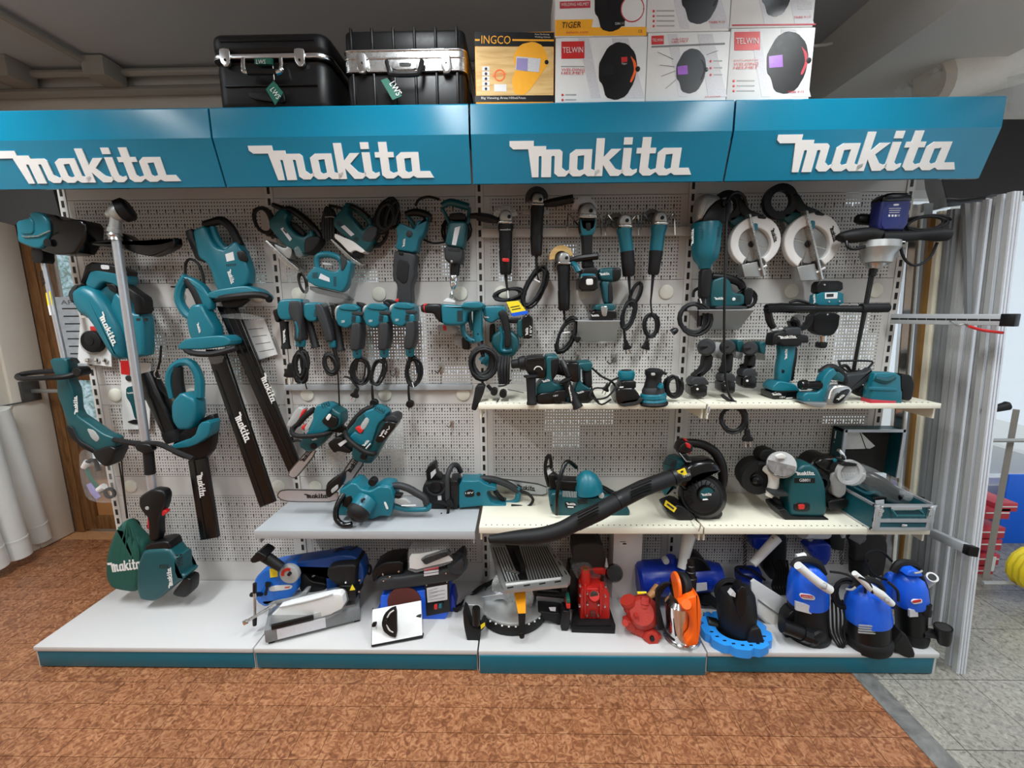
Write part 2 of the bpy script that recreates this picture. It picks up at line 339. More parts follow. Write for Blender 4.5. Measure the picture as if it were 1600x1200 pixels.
def logo_tris():
    import mathutils.geometry as mg
    v, t = [], []
    for i, s in enumerate(LOGO):
        loops = [[Vector((a, -b, 0)) for a, b in pts(s)]]
        if i == 1: loops.append([Vector((a, -b, 0)) for a, b in pts(LHOLE[0])][::-1])
        if i == 6: loops.append([Vector((a, -b, 0)) for a, b in pts(LHOLE[1])][::-1])
        n = len(v); tr = mg.tessellate_polygon(loops); flat = [p for l in loops for p in l]
        v += [(p.x/101, (p.y+22)/23.3) for p in flat]; t += [tuple(n+j for j in q) for q in tr]
        edges = []; b0 = n
        for l in loops:
            edges += [(b0+j, b0+(j+1) % len(l)) for j in range(len(l))]; b0 += len(l)
        LE.extend(edges)
    return v, t
LE = []
LV, LT = logo_tris()
def logoverts(o, ux, uy, nv, th):
    n = len(LV)
    v = [o+ux*a+uy*b+nv*th for a, b in LV]+[o+ux*a+uy*b for a, b in LV]
    return v, [tuple(t) for t in LT]+[(a, b, b+n, a+n) for a, b in LE]
def G(x0, y0, x1, y1, h, d, mt='white', parent='cur', lean=0., name='logo'):     # wordmark along a baseline, h tall
    dx, dy = x1-x0, y1-y0; l = math.hypot(dx, dy); nx, ny = dy/l*h+dx/l*h*lean, -dx/l*h+dy/l*h*lean
    o = P(x0, y0, d); ux = P(x1, y1, d)-o; uy = P(x0+nx, y0+ny, d)-o
    v, f = logoverts(o, ux, uy, Vector((0, -1, 0)), .0012)
    return obj(name, v, f, mt, parent, smooth=0)
TXT = {}
def textmesh(s):
    if s not in TXT:
        cu = bpy.data.curves.new('t', 'FONT'); cu.body = s; cu.resolution_u = 2; ob = bpy.data.objects.new('t', cu); COL.objects.link(ob)
        bpy.context.view_layer.update(); me = ob.evaluated_get(bpy.context.evaluated_depsgraph_get()).to_mesh()
        v = [tuple(q.co) for q in me.vertices]; f = [tuple(p.vertices) for p in me.polygons]
        bpy.data.objects.remove(ob); bpy.data.curves.remove(cu)
        x0, x1 = min(q[0] for q in v), max(q[0] for q in v); y0, y1 = min(q[1] for q in v), max(q[1] for q in v)
        TXT[s] = ([((q[0]-x0)/(x1-x0), (q[1]-y0)/(y1-y0)) for q in v], f)
    return TXT[s]
def TXV(s, o, ux, uy, nv, mt, parent='cur', name='lettering'):
    v, f = textmesh(s); return obj(name, [o+ux*a+uy*b+nv*.0012 for a, b in v], f, mt, parent, smooth=0)
def TX(s, x0, y0, x1, y1, h, d, mt='white', parent='cur', lean=0., name='lettering'):
    dx, dy = x1-x0, y1-y0; l = math.hypot(dx, dy); nx, ny = dy/l*h+dx/l*h*lean, -dx/l*h+dy/l*h*lean
    o = P(x0, y0, d); return TXV(s, o, P(x1, y1, d)-o, P(x0+nx, y0+ny, d)-o, Vector((0, -1, 0)), mt, parent, name)
for s_ in ['INGCO', 'TELWIN', 'WELDING', 'HELMET', 'AUTOMATIC', 'TIGER', 'telwin.com', 'DIN 11', 'TRIBE 9-13', 'Big Viewing Area:100x67mm', 'Auto Darkening', 'Welding Helmet',
           'WELDING HELMET', 'LWS', 'metabo', 'GB801', 'UB1101', '18V', 'APERTURA', '1 2 0 0', 'Tiger', 'JAGUAR', 'INDUSTRIAL', 'CE', 'SPERONI']: textmesh(s_)
# ================================================================== the setting
BY = .75                                               # back wall of the shop, behind the shelf
box('floor', -1.6, 6.6, -6, 2.6, -.06, -.004, 'linojoint', None)['kind'] = 'structure'
floor = bpy.data.objects['floor']; floor['label'] = 'brown marbled lino floor laid in small squares'
# brown lino squares, broken joint
TS = .1065; tiles = []
for j in range(-30, 11):
    y0 = -.557+j*TS
    for i in range(-14, 40):
        x0 = .02+i*TS+(TS/2 if j % 2 else 0)+.03*math.sin(j*2.1)
        if x0 < -1.29 or x0 > 3.63 or y0 > .74: continue
        if x0 > 0 and y0 > -.45: continue
        tiles.append((x0, y0))
def seen(t):
    v = Vector((t[0]+TS/2, t[1]+TS/2, 0))-CAM; z = v.dot(fw); return z > .1 and abs(v.dot(rt)/z*F) < 810 and -v.dot(up)/z*F < 605
tiles.sort(key=lambda t: (not seen(t), t[1]**2+(t[0]-2)**2*.02))
v_, f_ = boxvf(-TS/2+.001, TS/2-.001, -TS/2+.001, TS/2-.001, -.004, 0)
tm = bpy.data.meshes.new('floor_tile'); tm.from_pydata(v_, [], f_); tm.materials.append(M['lino'])
for x0, y0 in tiles[:300]:
    o = bpy.data.objects.new('floor_tile', tm); COL.objects.link(o); o.parent = floor; o.location = Vector((x0+TS/2, y0+TS/2, 0))-floor.location
vv, ff = join([boxvf(x+.001, x+TS-.001, y+.001, y+TS-.001, -.004, 0) for x, y in tiles[300:]])
obj('floor_tiles', vv, ff, 'lino', floor, 0, kind='stuff')
strip = struct('trim_1', *boxvf(3.64, 3.725, -6, -.3, -.02, .003), 'strip', 'worn grey metal threshold strip between brown and grey floors')
gfl = struct('floor_grey', *boxvf(3.72, 6.6, -6, 2.6, -.03, -.003), 'strip', 'pale grey stone tile floor on the right')
G_ = .305
v_, f_ = boxvf(-G_/2+.0018, G_/2-.0018, -G_/2+.0018, G_/2-.0018, -.004, .001)
gm = bpy.data.meshes.new('stone_tile'); gm.from_pydata(v_, [], f_); gm.materials.append(M['greytile'])
for j in range(-6, 9):
    for i in range(0, 8):
        x, y = 3.80+G_*i+G_/2, -.815+G_*j+G_/2
        o = bpy.data.objects.new('stone_tile', gm); COL.objects.link(o); o.parent = gfl; o.location = Vector((x, y, 0))-gfl.location
for j in range(-6, 9):
    y = -.815+G_*j+G_/2; o = box('stone_tile', 3.727, 3.798, y-G_/2+.002, y+G_/2-.002, -.004, .001, 'greytile', gfl)
struct('ceiling', *boxvf(-1.6, 6.6, -5.2, 1.0, 3.03, 3.13), 'ceiling', 'dim grey plaster ceiling')
struct('wall_left', *join([boxvf(-1.6, -1.30, -5.2, .40, 0, 3.03), boxvf(-1.6, -1.08, .40, .72, 0, 3.03)]), 'plaster', 'rough off-white plaster wall at the left edge')
box('trim_2', -1.085, -1.06, .5, .72, 0, 2.3, 'plaster', None, .008)['kind'] = 'structure'
bpy.data.objects['trim_2']['label'] = 'plaster corner strip beside the wooden door'
struct('wall_behind', *boxvf(-1.6, 6.6, -5.3, -5.2, 0, 3.03), 'plaster', 'plaster wall behind the viewer')
struct('wall_right', *join([boxvf(6.6, 6.7, -5.3, 2.6, 2.5, 3.13), boxvf(6.6, 6.7, -5.3, 2.6, 0, .3)]), 'plaster', 'wall above and below the shop front at the right')
# back wall: solid pieces around openings (door at the left, shop windows behind the racks and at the right)
def wallpiece(n, x0, x1, z0, z1, mt='wallback'): return boxvf(x0, x1, BY, BY+.15, z0, z1)
opens = [(-1.06, -.05, 0, 2.16), (.1, 1.9, .4, 2.2), (2.0, 2.9, .4, 2.2), (3.2, 3.95, .4, 2.2), (4.1, 6.3, .35, 2.3)]
xs = sorted({-1.6, 6.6, *[o[0] for o in opens], *[o[1] for o in opens]}); pcs = []
for a, b in zip(xs, xs[1:]):
    op = [o for o in opens if o[0] <= a and o[1] >= b]
    if op:
        if op[0][2] > 0: pcs.append(wallpiece('', a, b, 0, op[0][2]))
        pcs.append(wallpiece('', a, b, op[0][3], 3.03))
    else: pcs.append(wallpiece('', a, b, 0, 3.03))
struct('wall_back', *join(pcs), 'wallback', 'grey plaster wall behind the tool shelf')
for k, (x0, x1, z0, z1) in enumerate(opens[1:]):
    o = thing('window_%d' % (k+1), 'shop window pane behind the perforated shelf back' if k < 3 else 'large shop window behind the leaning profiles', 'window', ((x0+x1)/2, BY, z0)); del o['category']; o['kind'] = 'structure'
    box('pane', x0, x1, BY+.06, BY+.066, z0, z1, 'glass')
    fr = join([boxvf(x0, x0+.05, BY+.02, BY+.1, z0, z1), boxvf(x1-.05, x1, BY+.02, BY+.1, z0, z1), boxvf(x0+.05, x1-.05, BY+.02, BY+.1, z0, z0+.05), boxvf(x0+.05, x1-.05, BY+.02, BY+.1, z1-.05, z1)])
    obj('window_frame', *fr, 'white' if k == 3 else 'oak', smooth=0)
# beam in front of the ceiling, at the right
a, b, c = P(1275, 160, -.5), P(1430, 0, -.5), None
v = [(3.87, -5.2, 2.72), (4.45, -5.2, 2.72), (4.45, .75, 2.72), (3.87, .75, 2.72), (3.87, -5.2, 3.04), (4.45, -5.2, 3.04), (4.45, .75, 3.04), (3.87, .75, 3.04)]
struct('ceiling_beam', v, boxvf(0, 1, 0, 1, 0, 1)[1][:0]+[(0, 3, 2, 1), (4, 5, 6, 7), (0, 1, 5, 4), (1, 2, 6, 5), (2, 3, 7, 6), (3, 0, 4, 7)], 'beam', 'plastered concrete beam crossing the ceiling at the right')
# door at the left
o = thing('door_1', 'dark wooden glazed door with a notice taped inside', 'door', (-.6, BY, 0)); del o['category']; o['kind'] = 'structure'
for x0, x1, z0, z1, n in [(-1.06, -.99, 0, 2.16, 'door_jamb'), (-.985, -.89, .02, 2.12, 'door_stile'), (-.2, -.05, .02, 2.12, 'door_stile'), (-.89, -.2, .02, .12, 'door_rail'), (-.89, -.2, .42, .50, 'door_rail'), (-.89, -.2, 1.12, 1.24, 'door_rail'), (-.89, -.2, 1.98, 2.12, 'door_rail')]:
    box(n, x0, x1, BY-.03, BY+.03, z0, z1, 'oak', bev=.006)
box('door_panel', -.9, -.19, BY-.005, BY+.015, .11, .43, 'woodl')
for z0, z1 in ((.49, 1.13), (1.23, 1.99)): box('pane', -.9, -.19, BY, BY+.006, z0, z1, 'glass')
box('door_head', -1.06, -.05, BY-.04, BY+.03, 2.13, 2.2, 'oak')
nt_ = box('notice', -.885, -.45, BY-.036, BY-.033, 1.22, 1.68, 'poster', label='white printed notice behind the glass')
for k in range(7): box('print_line', -.85, -.52+.04*math.sin(k*5), BY-.0375, BY-.0365, 1.60-.05*k, 1.608-.05*k, 'dgrey', nt_)
TXV('APERTURA', Vector((-.85, BY-.037, 1.63)), Vector((.33, 0, 0)), Vector((0, 0, .03)), Vector((0, -1, 0)), 'grey', nt_)
thing('door_latch', 'rusty iron door latch on the plaster corner', 'latch', (-1.05, .62, 1.06))
box('latch_plate', -1.062, -1.04, .55, .66, 1.0, 1.14, 'darksteel', bev=.006); box('bolt', -1.05, -.86, .60, .625, 1.055, 1.08, 'brushed', bev=.004)
box('hook', -1.06, -1.052, .42, .56, 1.0, 1.008, 'darksteel')
# outside: garden seen through the door, street through the windows
box('garden_hedge', -5, .3, 3.2, 3.4, 0, 2.6, 'foliage', None)
h = bpy.data.objects['garden_hedge']; h['label'] = 'leafy greenery outside the glazed door'; h['category'] = 'hedge'
struct('ground_outside', *boxvf(-6, 9, 2.6, 8, -.1, -.02), 'stone', 'pale paving outside the shop')
# conduit on ceiling and wall
def conduit(label, pth, r, name='conduit'):
    path = [Vector(p) for p in pth]; o = obj(name, *tubevf(path, [r]*len(path), 10), 'pvc', None); o['label'] = label; o['category'] = 'conduit'; return o
conduit('upper of two grey conduits along the ceiling corner', [(-1.07, .68, 2.99), (1.5, .68, 2.995), (3.7, .68, 3.0)], .022)
conduit('lower of two grey conduits along the ceiling corner', [(-1.07, .715, 2.90), (1.0, .715, 2.915), (3.7, .715, 2.93)], .028)
conduit('slanting grey conduit crossing the ceiling to the junction box', [(-.30, .60, 3.0), (-.35, -1.6, 3.005)], .02)
def jbox(label, x, y, z, s):
    o = obox('junction_box', (x, y, z), (s, 0, 0), (0, s*1.2, 0), (0, 0, s*.8), 'pvc', None, .008); o['label'] = label; o['category'] = 'junction box'
jbox('beige junction box at the far left ceiling corner', -.80, .62, 2.975, .07); jbox('grey junction box where the slanting conduit ends', -.24, .62, 2.97, .065)
# lamps of the shop, and the unseen rear pair added for fill
for i, (x, y, _e) in enumerate(TUBES):
    thing('ceiling_lamp', ['fluorescent ceiling lamp over the left of the aisle', 'fluorescent ceiling lamp over the middle of the aisle', 'fluorescent ceiling lamp over the right of the aisle', 'fluorescent ceiling lamp beyond the beam', 'added fill lamp behind the viewer to the left', 'added fill lamp behind the viewer to the right'][i], 'lamp', (x, y, 3.03), 'ceiling lamps')
    box('lamp_housing', x-.1, x+.1, y-.7, y+.7, 2.815, 2.845, 'white', bev=.01)
    for s in (-.5, .5): box('lamp_rod', x-.005, x+.005, y+s-.005, y+s+.005, 2.84, 3.03, 'white')

# ================================================================== shelf system
for i in range(5):
    thing('shelf_upright', ['far left slotted white upright of the shelf, by the door', 'slotted upright between the first and second bays', 'slotted upright between the second and third bays', 'slotted upright between the third and fourth bays', 'far right slotted upright beside the leaning profiles'][i], 'upright', (i, 0, 0), 'shelf uprights')
    box('post', i-.018, i+.018, .0, .06, 0, 2.36, 'post')
    sl = [boxvf(i-.0065, i+.0065, -.0015, .002, .14+.051*k, .14+.051*k+.031) for k in range(43)]
    many('slots', sl, 'slot')
bands = [('plain', .0, .222), ('perf', .222, .607), ('plain', .607, .715), ('perf', .715, 1.106), ('plain', 1.106, 1.213), ('perf', 1.213, 1.603), ('plain', 1.603, 1.72), ('perf', 1.72, 2.11), ('plain', 2.11, 2.34)]
BL = ['first bay from the left of the white pegboard shelf', 'second bay of the shelf, below the black ribbed case', 'third bay of the shelf, where the corded grinders hang', 'fourth bay of the shelf, where the circular saws hang']
for b_ in range(4):
    root = thing('shelf_bay', 'white perforated steel back of the '+BL[b_], 'shelf bay', (b_, 0, 0), 'shelf bays')
    x0, x1 = b_+.019, b_+.981
    for kind, z0, z1 in bands:
        if kind == 'plain':
            pl = box('plain_panel', x0, x1, .004, .02, z0+.001, z1-.001, 'panel')
            if .5 < z0 < 2.0:
                for cx in (.1, .5, .9):
                    if (b_, z0) == (0, .607) and cx == .5: continue
                    obj('cap', *lathevf((b_+cx, .004, (z0+z1)/2), (b_+cx, -.006, (z0+z1)/2), [(0, .034), (.7, .034), (1, .029)], 20), 'cap', pl)
        else:
            q = .05
            box('panel_margin', x0, b_+q, .004, .02, z0+.001, z1-.001, 'panel'); box('panel_margin', b_+1-q, x1, .004, .02, z0+.001, z1-.001, 'panel')
            e_ = obj('perforated_panel', [(b_+q, .005, z0+.001), (b_+1-q, .005, z0+.001), (b_+1-q, .005, z1-.001), (b_+q, .005, z1-.001)], [(0, 1, 2, 3)], 'perforated', smooth=0)
    # deck and kick plate
    thing('base_shelf', 'white base deck with blue kick plate '+['at the left, nearly empty', 'under the blue band saw', 'under the mitre saw', 'under the blue-capped pumps'][b_], 'base shelf', (b_+.5, -.25, 0), 'base decks')
    fd = .488+(0.004 if b_ == 2 else 0)
    dk = box('deck', b_+.003, b_+.997, -fd, .0, .085, .108, 'deck', bev=.003)
    box('kick_plate', b_+.008+(.006 if b_ == 0 else 0), b_+.994-(.012 if b_ == 3 else 0), -fd+(.004 if b_ != 2 else -.006), -fd+.02, .006 if b_ != 2 else 0, .083 if b_ != 2 else .088, 'kick', bev=.002)
    box('deck_end', b_+.003, b_+.02, -fd+.01, 0, 0, .085, 'deck'); box('deck_end', b_+.98, b_+.997, -fd+.01, 0, 0, .085, 'deck')
# unseen boards added to darken the holes, gapped where daylight is to show
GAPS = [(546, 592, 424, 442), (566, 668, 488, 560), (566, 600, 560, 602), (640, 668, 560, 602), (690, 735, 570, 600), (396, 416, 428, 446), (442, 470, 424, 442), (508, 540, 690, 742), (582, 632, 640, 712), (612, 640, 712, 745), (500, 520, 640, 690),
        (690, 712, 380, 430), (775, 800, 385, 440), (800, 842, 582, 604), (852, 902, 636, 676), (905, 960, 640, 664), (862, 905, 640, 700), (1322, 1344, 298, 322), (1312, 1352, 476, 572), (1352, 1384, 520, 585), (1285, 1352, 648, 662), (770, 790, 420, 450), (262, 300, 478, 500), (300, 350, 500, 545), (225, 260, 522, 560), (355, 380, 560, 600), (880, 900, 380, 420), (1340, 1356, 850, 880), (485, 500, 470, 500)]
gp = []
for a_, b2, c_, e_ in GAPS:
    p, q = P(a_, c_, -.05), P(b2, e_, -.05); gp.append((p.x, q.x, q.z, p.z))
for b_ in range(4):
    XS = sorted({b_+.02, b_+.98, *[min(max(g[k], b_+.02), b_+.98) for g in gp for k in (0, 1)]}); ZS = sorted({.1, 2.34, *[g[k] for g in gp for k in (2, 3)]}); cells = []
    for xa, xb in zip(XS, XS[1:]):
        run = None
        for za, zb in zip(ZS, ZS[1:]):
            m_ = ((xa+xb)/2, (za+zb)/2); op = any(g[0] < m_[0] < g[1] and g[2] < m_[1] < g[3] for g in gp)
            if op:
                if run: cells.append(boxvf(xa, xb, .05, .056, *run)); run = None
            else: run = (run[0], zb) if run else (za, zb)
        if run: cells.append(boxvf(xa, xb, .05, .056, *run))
    o = obj('light_blocker', *join(cells), 'hardboard', None, 0); o['label'] = 'added light-blocking sheet behind the '+BL[b_]; o['category'] = 'board'; o['group'] = 'light blockers'
# sign canopies above the shelf
HD1, HD2, HZ1, HZ2, HZ3 = .365, .311, 2.354, 2.245, 2.081
# photo: lettering baseline start and end, its height
LG = [((-.7, 284), (291, 286), 54), ((394, 276), (679, 283), 57), ((793, 270), (1074, 280), 60), ((1202, 262), (1481, 272), 62)]
HL = ['leftmost blue sign canopy, above the garden tools', 'blue sign canopy under the two black cases', 'blue sign canopy under the stacked helmet boxes', 'rightmost blue sign canopy with a rounded end']
nn = Vector((0, -(HZ2-HZ3), -(HD1-HD2))).normalized()
for b_ in range(4):
    thing('sign_canopy', HL[b_], 'sign', (b_, 0, 2.08), 'sign canopies'); x0, x1 = b_+.004, b_+.996
    prof = [(-HD2, HZ3), (-HD1, HZ2), (-HD1, HZ1-.006), (-HD1+.006, HZ1), (-HD1+.10, HZ1), (-HD1+.10, HZ1-.02), (-HD1+.014, HZ1-.02), (-HD1+.014, HZ2), (-HD2+.014, HZ3)]
    n_ = len(prof); v = [(x, y, z) for x in (x0, x1) for y, z in prof]; f = [(i, (i+1) % n_, n_+(i+1) % n_, n_+i) for i in range(n_)]+[tuple(range(n_)), tuple(range(2*n_-1, n_-1, -1))]
    obj('canopy_sheet', v, [t[::-1] for t in f], 'header', smooth=8)
    for xx in (x0+.002, x1-.008): box('bracket', xx, xx+.006, -HD1+.05, -.0, HZ1-.12, HZ1-.03, 'hardboard')
    # lettering on the sloping lower face: X, Z positions taken on the sheet
    def on_face(px, py):
        r = pray(px, py); p0 = Vector((0, -HD2, HZ3)); t = (p0-CAM).dot(nn)/r.dot(nn); return CAM+r*t
    (ax, ay), (bx, by), hh = LG[b_]
    o = on_face(ax+(20 if b_ < 2 else 22), ay); e = on_face(bx, by); tl = on_face(ax+(0 if b_ == 0 else 0), ay-hh)
    ux = (e-o); uy = (tl-o)
    # keep letters upright on the sheet: up is along the face, lean from the photo is the wordmark's own slant
    upv = Vector((0, -(HD1-HD2), HZ2-HZ3)).normalized(); hgt = uy.dot(upv)
    w_ = .715; cx = (o.x+e.x)/2-.018
    oo = Vector((b_+.5-w_/2+.005, 0, 0)); zz = (o.z+e.z)/2
    t = (zz-HZ3)/(HZ2-HZ3); o3 = Vector((cx-w_/2, -(HD2+(HD1-HD2)*t), zz))
    v, f = logoverts(o3, Vector((w_, 0, 0)), upv*hgt, nn, .004)
    obj('logo_lettering', v, f, 'white', smooth=0, label='raised white lettering')
# loose rails and ledges fixed to the back
def rail(label, x0, x1, z0, z1, d, mt='shelfgrey'):
    o = box('wall_rail', x0, x1, -d, -.001, z0, z1, mt, None, .003); o['label'] = label; o['category'] = 'rail'
p, q = P(445, 606, .02), P(738, 606, .02); rail('long grey hook rail below the five hanging drills', p.x, q.x, p.z-.014, p.z+.014, .022)
p, q = P(752, 364, .03), P(1083, 364, .03); rail('white hook rail behind the row of angle grinders', p.x, q.x, p.z-.02, p.z+.02, .03, 'panel')
p, q = P(1095, 530, .02), P(1215, 530, .02); rail('thin white hook rail behind the small drivers', p.x, q.x, p.z-.004, p.z+.004, .02, 'white')
def shelf(label, x0, x1, depth, z, mt, lip=.03, xf=0, dots=True, br=True):
    thing('shelf_board', label, 'shelf', ((x0+x1)/2, -depth/2, z), 'shelf boards')
    box('board', x0, x1, -depth+.004, 0, z-.012, z, mt, bev=.002); box('front_edge', x0, x1, -depth, -depth+.012, z-lip, z+.001, mt, bev=.003)
    if dots: many('perforation', [boxvf(x0+.03+.025*k-.0025, x0+.03+.025*k+.0025, -depth+.02, -depth+.025, z-.001, z+.0012) for k in range(int((x1-x0-.04)/.025))], 'slot')
    if br:
        for x in (x0+.004, x1-.012): box('bracket', x, x+.008, -depth+.02, 0, z-.07, z-.012, mt)
shelf('upper cream shelf board in the third bay', 2.006, 2.997, .31, 1.174, 'cream', .022)
shelf('upper cream shelf board in the fourth bay', 3.003, 3.995, .315, 1.174, 'cream', .022)
shelf('grey shelf board in the second bay carrying the electric chainsaw', .985, 1.985, .365, .605, 'shelfgrey', .04, 0, False)
shelf('lower cream shelf board in the third bay', 2.004, 2.997, .37, .627, 'cream', .03)
shelf('lower cream shelf board in the fourth bay', 3.003, 3.985, .37, .627, 'cream', .03)
# ================================================================== on top of the canopy
c2 = (300, 30, 3.478); c3 = (730, 0, 2.807); c4 = (1200, 0, 4); c5 = (0, 290, 3.872); c6 = (100, 290, 3.871); c7 = (0, 560, 3.529); c8 = (150, 560, 3)
V()
for b_ in range(4):                                     # a ledge behind each canopy carries the stock
    o = box('canopy_top', b_+.004, b_+.996, -HD1+.102, .30, HZ1-.016, HZ1-.002, 'hardboard', None); o['label'] = 'dark ledge behind the '+['leftmost blue canopy', 'canopy under the two black cases', 'canopy under the helmet boxes', 'rightmost blue canopy'][b_]; o['category'] = 'ledge'; o['group'] = 'canopy ledges'
V(*c2)
def case(label, x0, x1, yt, d, dep):
    p = P(x0, 270, d); q = P(x1, 270, d); t = P((x0+x1)/2, yt, d)
    thing('tool_case', label, 'case', ((p.x+q.x)/2, -d+dep/2, HZ1), 'black tool cases'); return p.x, q.x, t.z
x0, x1, z1 = case('smooth black tool case with one chrome band and green tag', 100, 745, 66, .33, .38)
def zz(y, d=.33): return P(400, y, d).z
rbox('lower_shell', x0+.006, x1-.006, -.326, .046, HZ1+.001, zz(212), .05, .028, 'black'); rbox('lid', x0, x1, -.33, .05, zz(190), z1, .05, .024, 'black')
rbox('chrome_band', x0-.004, x1+.004, -.334, .054, zz(214), zz(188), .052, .003, 'chrome')
for y in (118, 362): box('rib', x0+.05, x1-.05, -.333, -.322, zz(y+3), zz(y-3), 'gloss')
for a in (150, 555): E('latch', f'{a},165 {a+25},160 {a+58},165 {a+62},235 {a+50},260 {a+30},262 {a+8},235', .33, .342, 'chrome', 3); D('keyhole', a+28, 220, 7, .342, .344, 'black', n=10)
U('handle', '278,215,9,.335 280,270,12,.36 300,290,13,.365 465,290,13,.365 485,265,12,.36 482,212,9,.335', 12, .35, 'chrome'); U('handle_grip', '305,288 460,288', 17, .366, 'black', 0)
E('badge', '345,215 437,215 437,248 345,248', .334, .346, 'green', 0, 0); TX('LWS', 350, 244, 400, 244, 24, .347, 'white')
U('tag_string', '440,255,2,.365 447,330,2,.375', 2, .37, 'white', 0)
E('tag', '445,335 497,400 452,466 402,382', .37, .374, 'green', 0, 0); TX('LWS', 424, 385, 462, 438, 28, .3745, 'white')
E('side_clasp', '310,395 500,400 510,445 490,460 320,435', .33, .341, 'black', 3)
x0, x1, z1 = case('ribbed black tool case with wide silver band and latches', 832, 1485, 50, .33, .38)
rbox('lower_shell', x0, x1, -.325, .05, HZ1+.001, zz(300), .025, .014, 'black'); rbox('lid', x0, x1, -.325, .05, zz(190), z1, .025, .014, 'black')
rbox('silver_band', x0-.004, x1+.004, -.333, .054, zz(298), zz(182), .028, .002, 'steel')
for y in (184, 226, 296): rbox('band_rim', x0-.006, x1+.006, -.337, .058, zz(y+5), zz(y-4), .03, .002, 'chrome')
for k in range(6):
    a = x0+.03+(x1-x0-.06)*k/5
    box('rib', a-.005, a+.005, -.336, -.318, zz(186), z1+.004, 'black', bev=.004); box('rib', a-.005, a+.005, -.336, -.318, HZ1+.001, zz(306), 'black', bev=.004)
for a in (895, 1352): E('latch', f'{a},192 {a+50},185 {a+60},275 {a+45},298 {a+15},298 {a+5},270', .335, .35, 'chrome', 4); D('keyhole', a+28, 236, 6, .35, .352, 'black', n=10)
U('handle', '1060,232,14,.345 1075,285,14,.37 1090,300,14,.375 1210,300,14,.375 1235,285,14,.37 1250,228,14,.345', 14, .36, 'black')
E('handle_plate', '1085,228 1222,228 1222,275 1090,278', .335, .343, 'steel', 2); E('plate_window', '1125,236 1192,236 1192,256 1130,256', .343, .345, 'black', 0)
E('tag', '1027,333 1062,320 1142,418 1090,440', .365, .369, 'green', 0, 0); TX('LWS', 1072, 352, 1114, 420, 34, .3695, 'white')
# boxes
V(*c3)
FD = .335
def carton(label, x0, x1, yt, yb, mt='paper', dep=.24, zb=None, zt=None):
    p = P(x0, (yt+yb)/2, FD); q = P(x1, (yt+yb)/2, FD); z0 = P((x0+x1)/2, yb, FD).z if zb is None else zb; z1 = P((x0+x1)/2, yt, FD).z if zt is None else zt
    thing('carton', label, 'box', ((p.x+q.x)/2, -FD+dep/2, z0), 'helmet cartons'); box('carton_body', p.x+.001, q.x-.001, -FD, -FD+dep, z0+.0005, z1-.0005, mt, bev=.002); return z0, z1
def print_(name, s, mt, k=1, sm=0): return E(name, s, FD-.001, FD+.0006*k, mt, 0, sm)
def helmet(x, y, s, mt='black', win='dgrey', fx=1, stripe=None):        # printed welding helmet
    def q(l): return ' '.join(f'{x+fx*a*s:.1f},{y+b*s:.1f}' for a, b in pts(l))
    print_('printed_helmet', q('-60,-60 -35,-105 5,-128 50,-120 85,-80 95,-20 80,50 45,110 0,128 -45,115 -58,60 -75,40 -75,-30'), mt, 2, 1)
    print_('printed_visor', q('-68,-25 -12,-32 -10,18 -66,22'), win, 3); print_('printed_edge', q('62,-70 88,-40 92,0 70,50 60,48 80,0 76,-36'), stripe or 'dgrey', 3, 1); D('printed_knob', x+fx*96*s, y-10*s, 11*s, FD, FD+.002, mt, n=12)
carton('orange and black welding helmet box beside the ribbed case', 34, 381, 140, 455, 'amber', zb=HZ1)
print_('printed_band', '33,140 381,143 381,205 33,203', 'black'); print_('printed_wood', '40,205 378,205 378,420 40,420', 'helmetwood'); print_('printed_band', '34,420 381,418 381,446 34,448', 'black')
TX('INGCO', 62, 192, 190, 194, 36, FD+.001, 'gold'); print_('printed_line', '34,172 55,172 55,180 34,180', 'gold', 2); print_('printed_line', '198,172 380,174 380,182 198,180', 'gold', 2)
TX('Auto Darkening', 296, 156, 360, 157, 9, FD+.001, 'white'); TX('Welding Helmet', 296, 168, 364, 169, 9, FD+.001, 'white'); TX('Big Viewing Area:100x67mm', 62, 438, 256, 438, 13, FD+.001, 'white')
print_('printed_helmet', '205,235 235,195 290,182 330,200 352,245 350,290 320,330 275,395 245,418 205,410 195,350 215,300 203,270', 'gold', 2, 1); print_('printed_visor', '215,248 322,258 315,318 212,308', 'sticker', 3); print_('printed_visor', '218,255 266,258 264,312 215,305', 'lavender', 4); D('printed_knob', 348, 272, 9, FD, FD+.002, 'black', n=10)
for k in range(5): print_('printed_icon', f'66,{292+22*k} 98,{292+22*k} 98,{310+22*k} 66,{310+22*k}', 'paper', 2); D('printed_dot', 82, 301+22*k, 6, FD, FD+.002, 'dgrey', n=8)
ring('printed_stamp', 142, 330, 24, 5, FD, FD+.0015, 'orange'); TX('INDUSTRIAL', 112, 340, 172, 325, 12, FD+.002, 'orange'); print_('printed_icon', '118,370 172,370 172,402 118,402', 'paper', 2)
def telwin(x0, y0, x1, y1):
    print_('printed_logo', f'{x0},{y0} {x1},{y0-2} {x1},{y1-2} {x0},{y1}', 'red', 2); h_ = (y1-y0); TX('TELWIN', x0+(x1-x0)*.06, y0+h_*.66, x1-(x1-x0)*.06, y0+h_*.64, h_*.33, FD+.0016, 'white')
def notes(x, y, n, w_=60, st=22):
    for k in range(n): D('printed_dot', x, y+st*k, 5, FD, FD+.0015, 'red', n=8); print_('printed_text', f'{x+12},{y-3+st*k} {x+w_},{y-3+st*k} {x+w_},{y+2+st*k} {x+12},{y+2+st*k}', 'lgrey', 2)
def beams(x0, x1, y0, y1):
    w_ = x1-x0
    for a, b, c_, e in ((.25, .35, .5, .42), (.62, .78, .98, .78)): print_('printed_beam', f'{x0+a*w_},{y0} {x0+b*w_+8},{y0} {x0+c_*w_},{y1} {x0+e*w_-10},{y1}', 'sticker', 1)
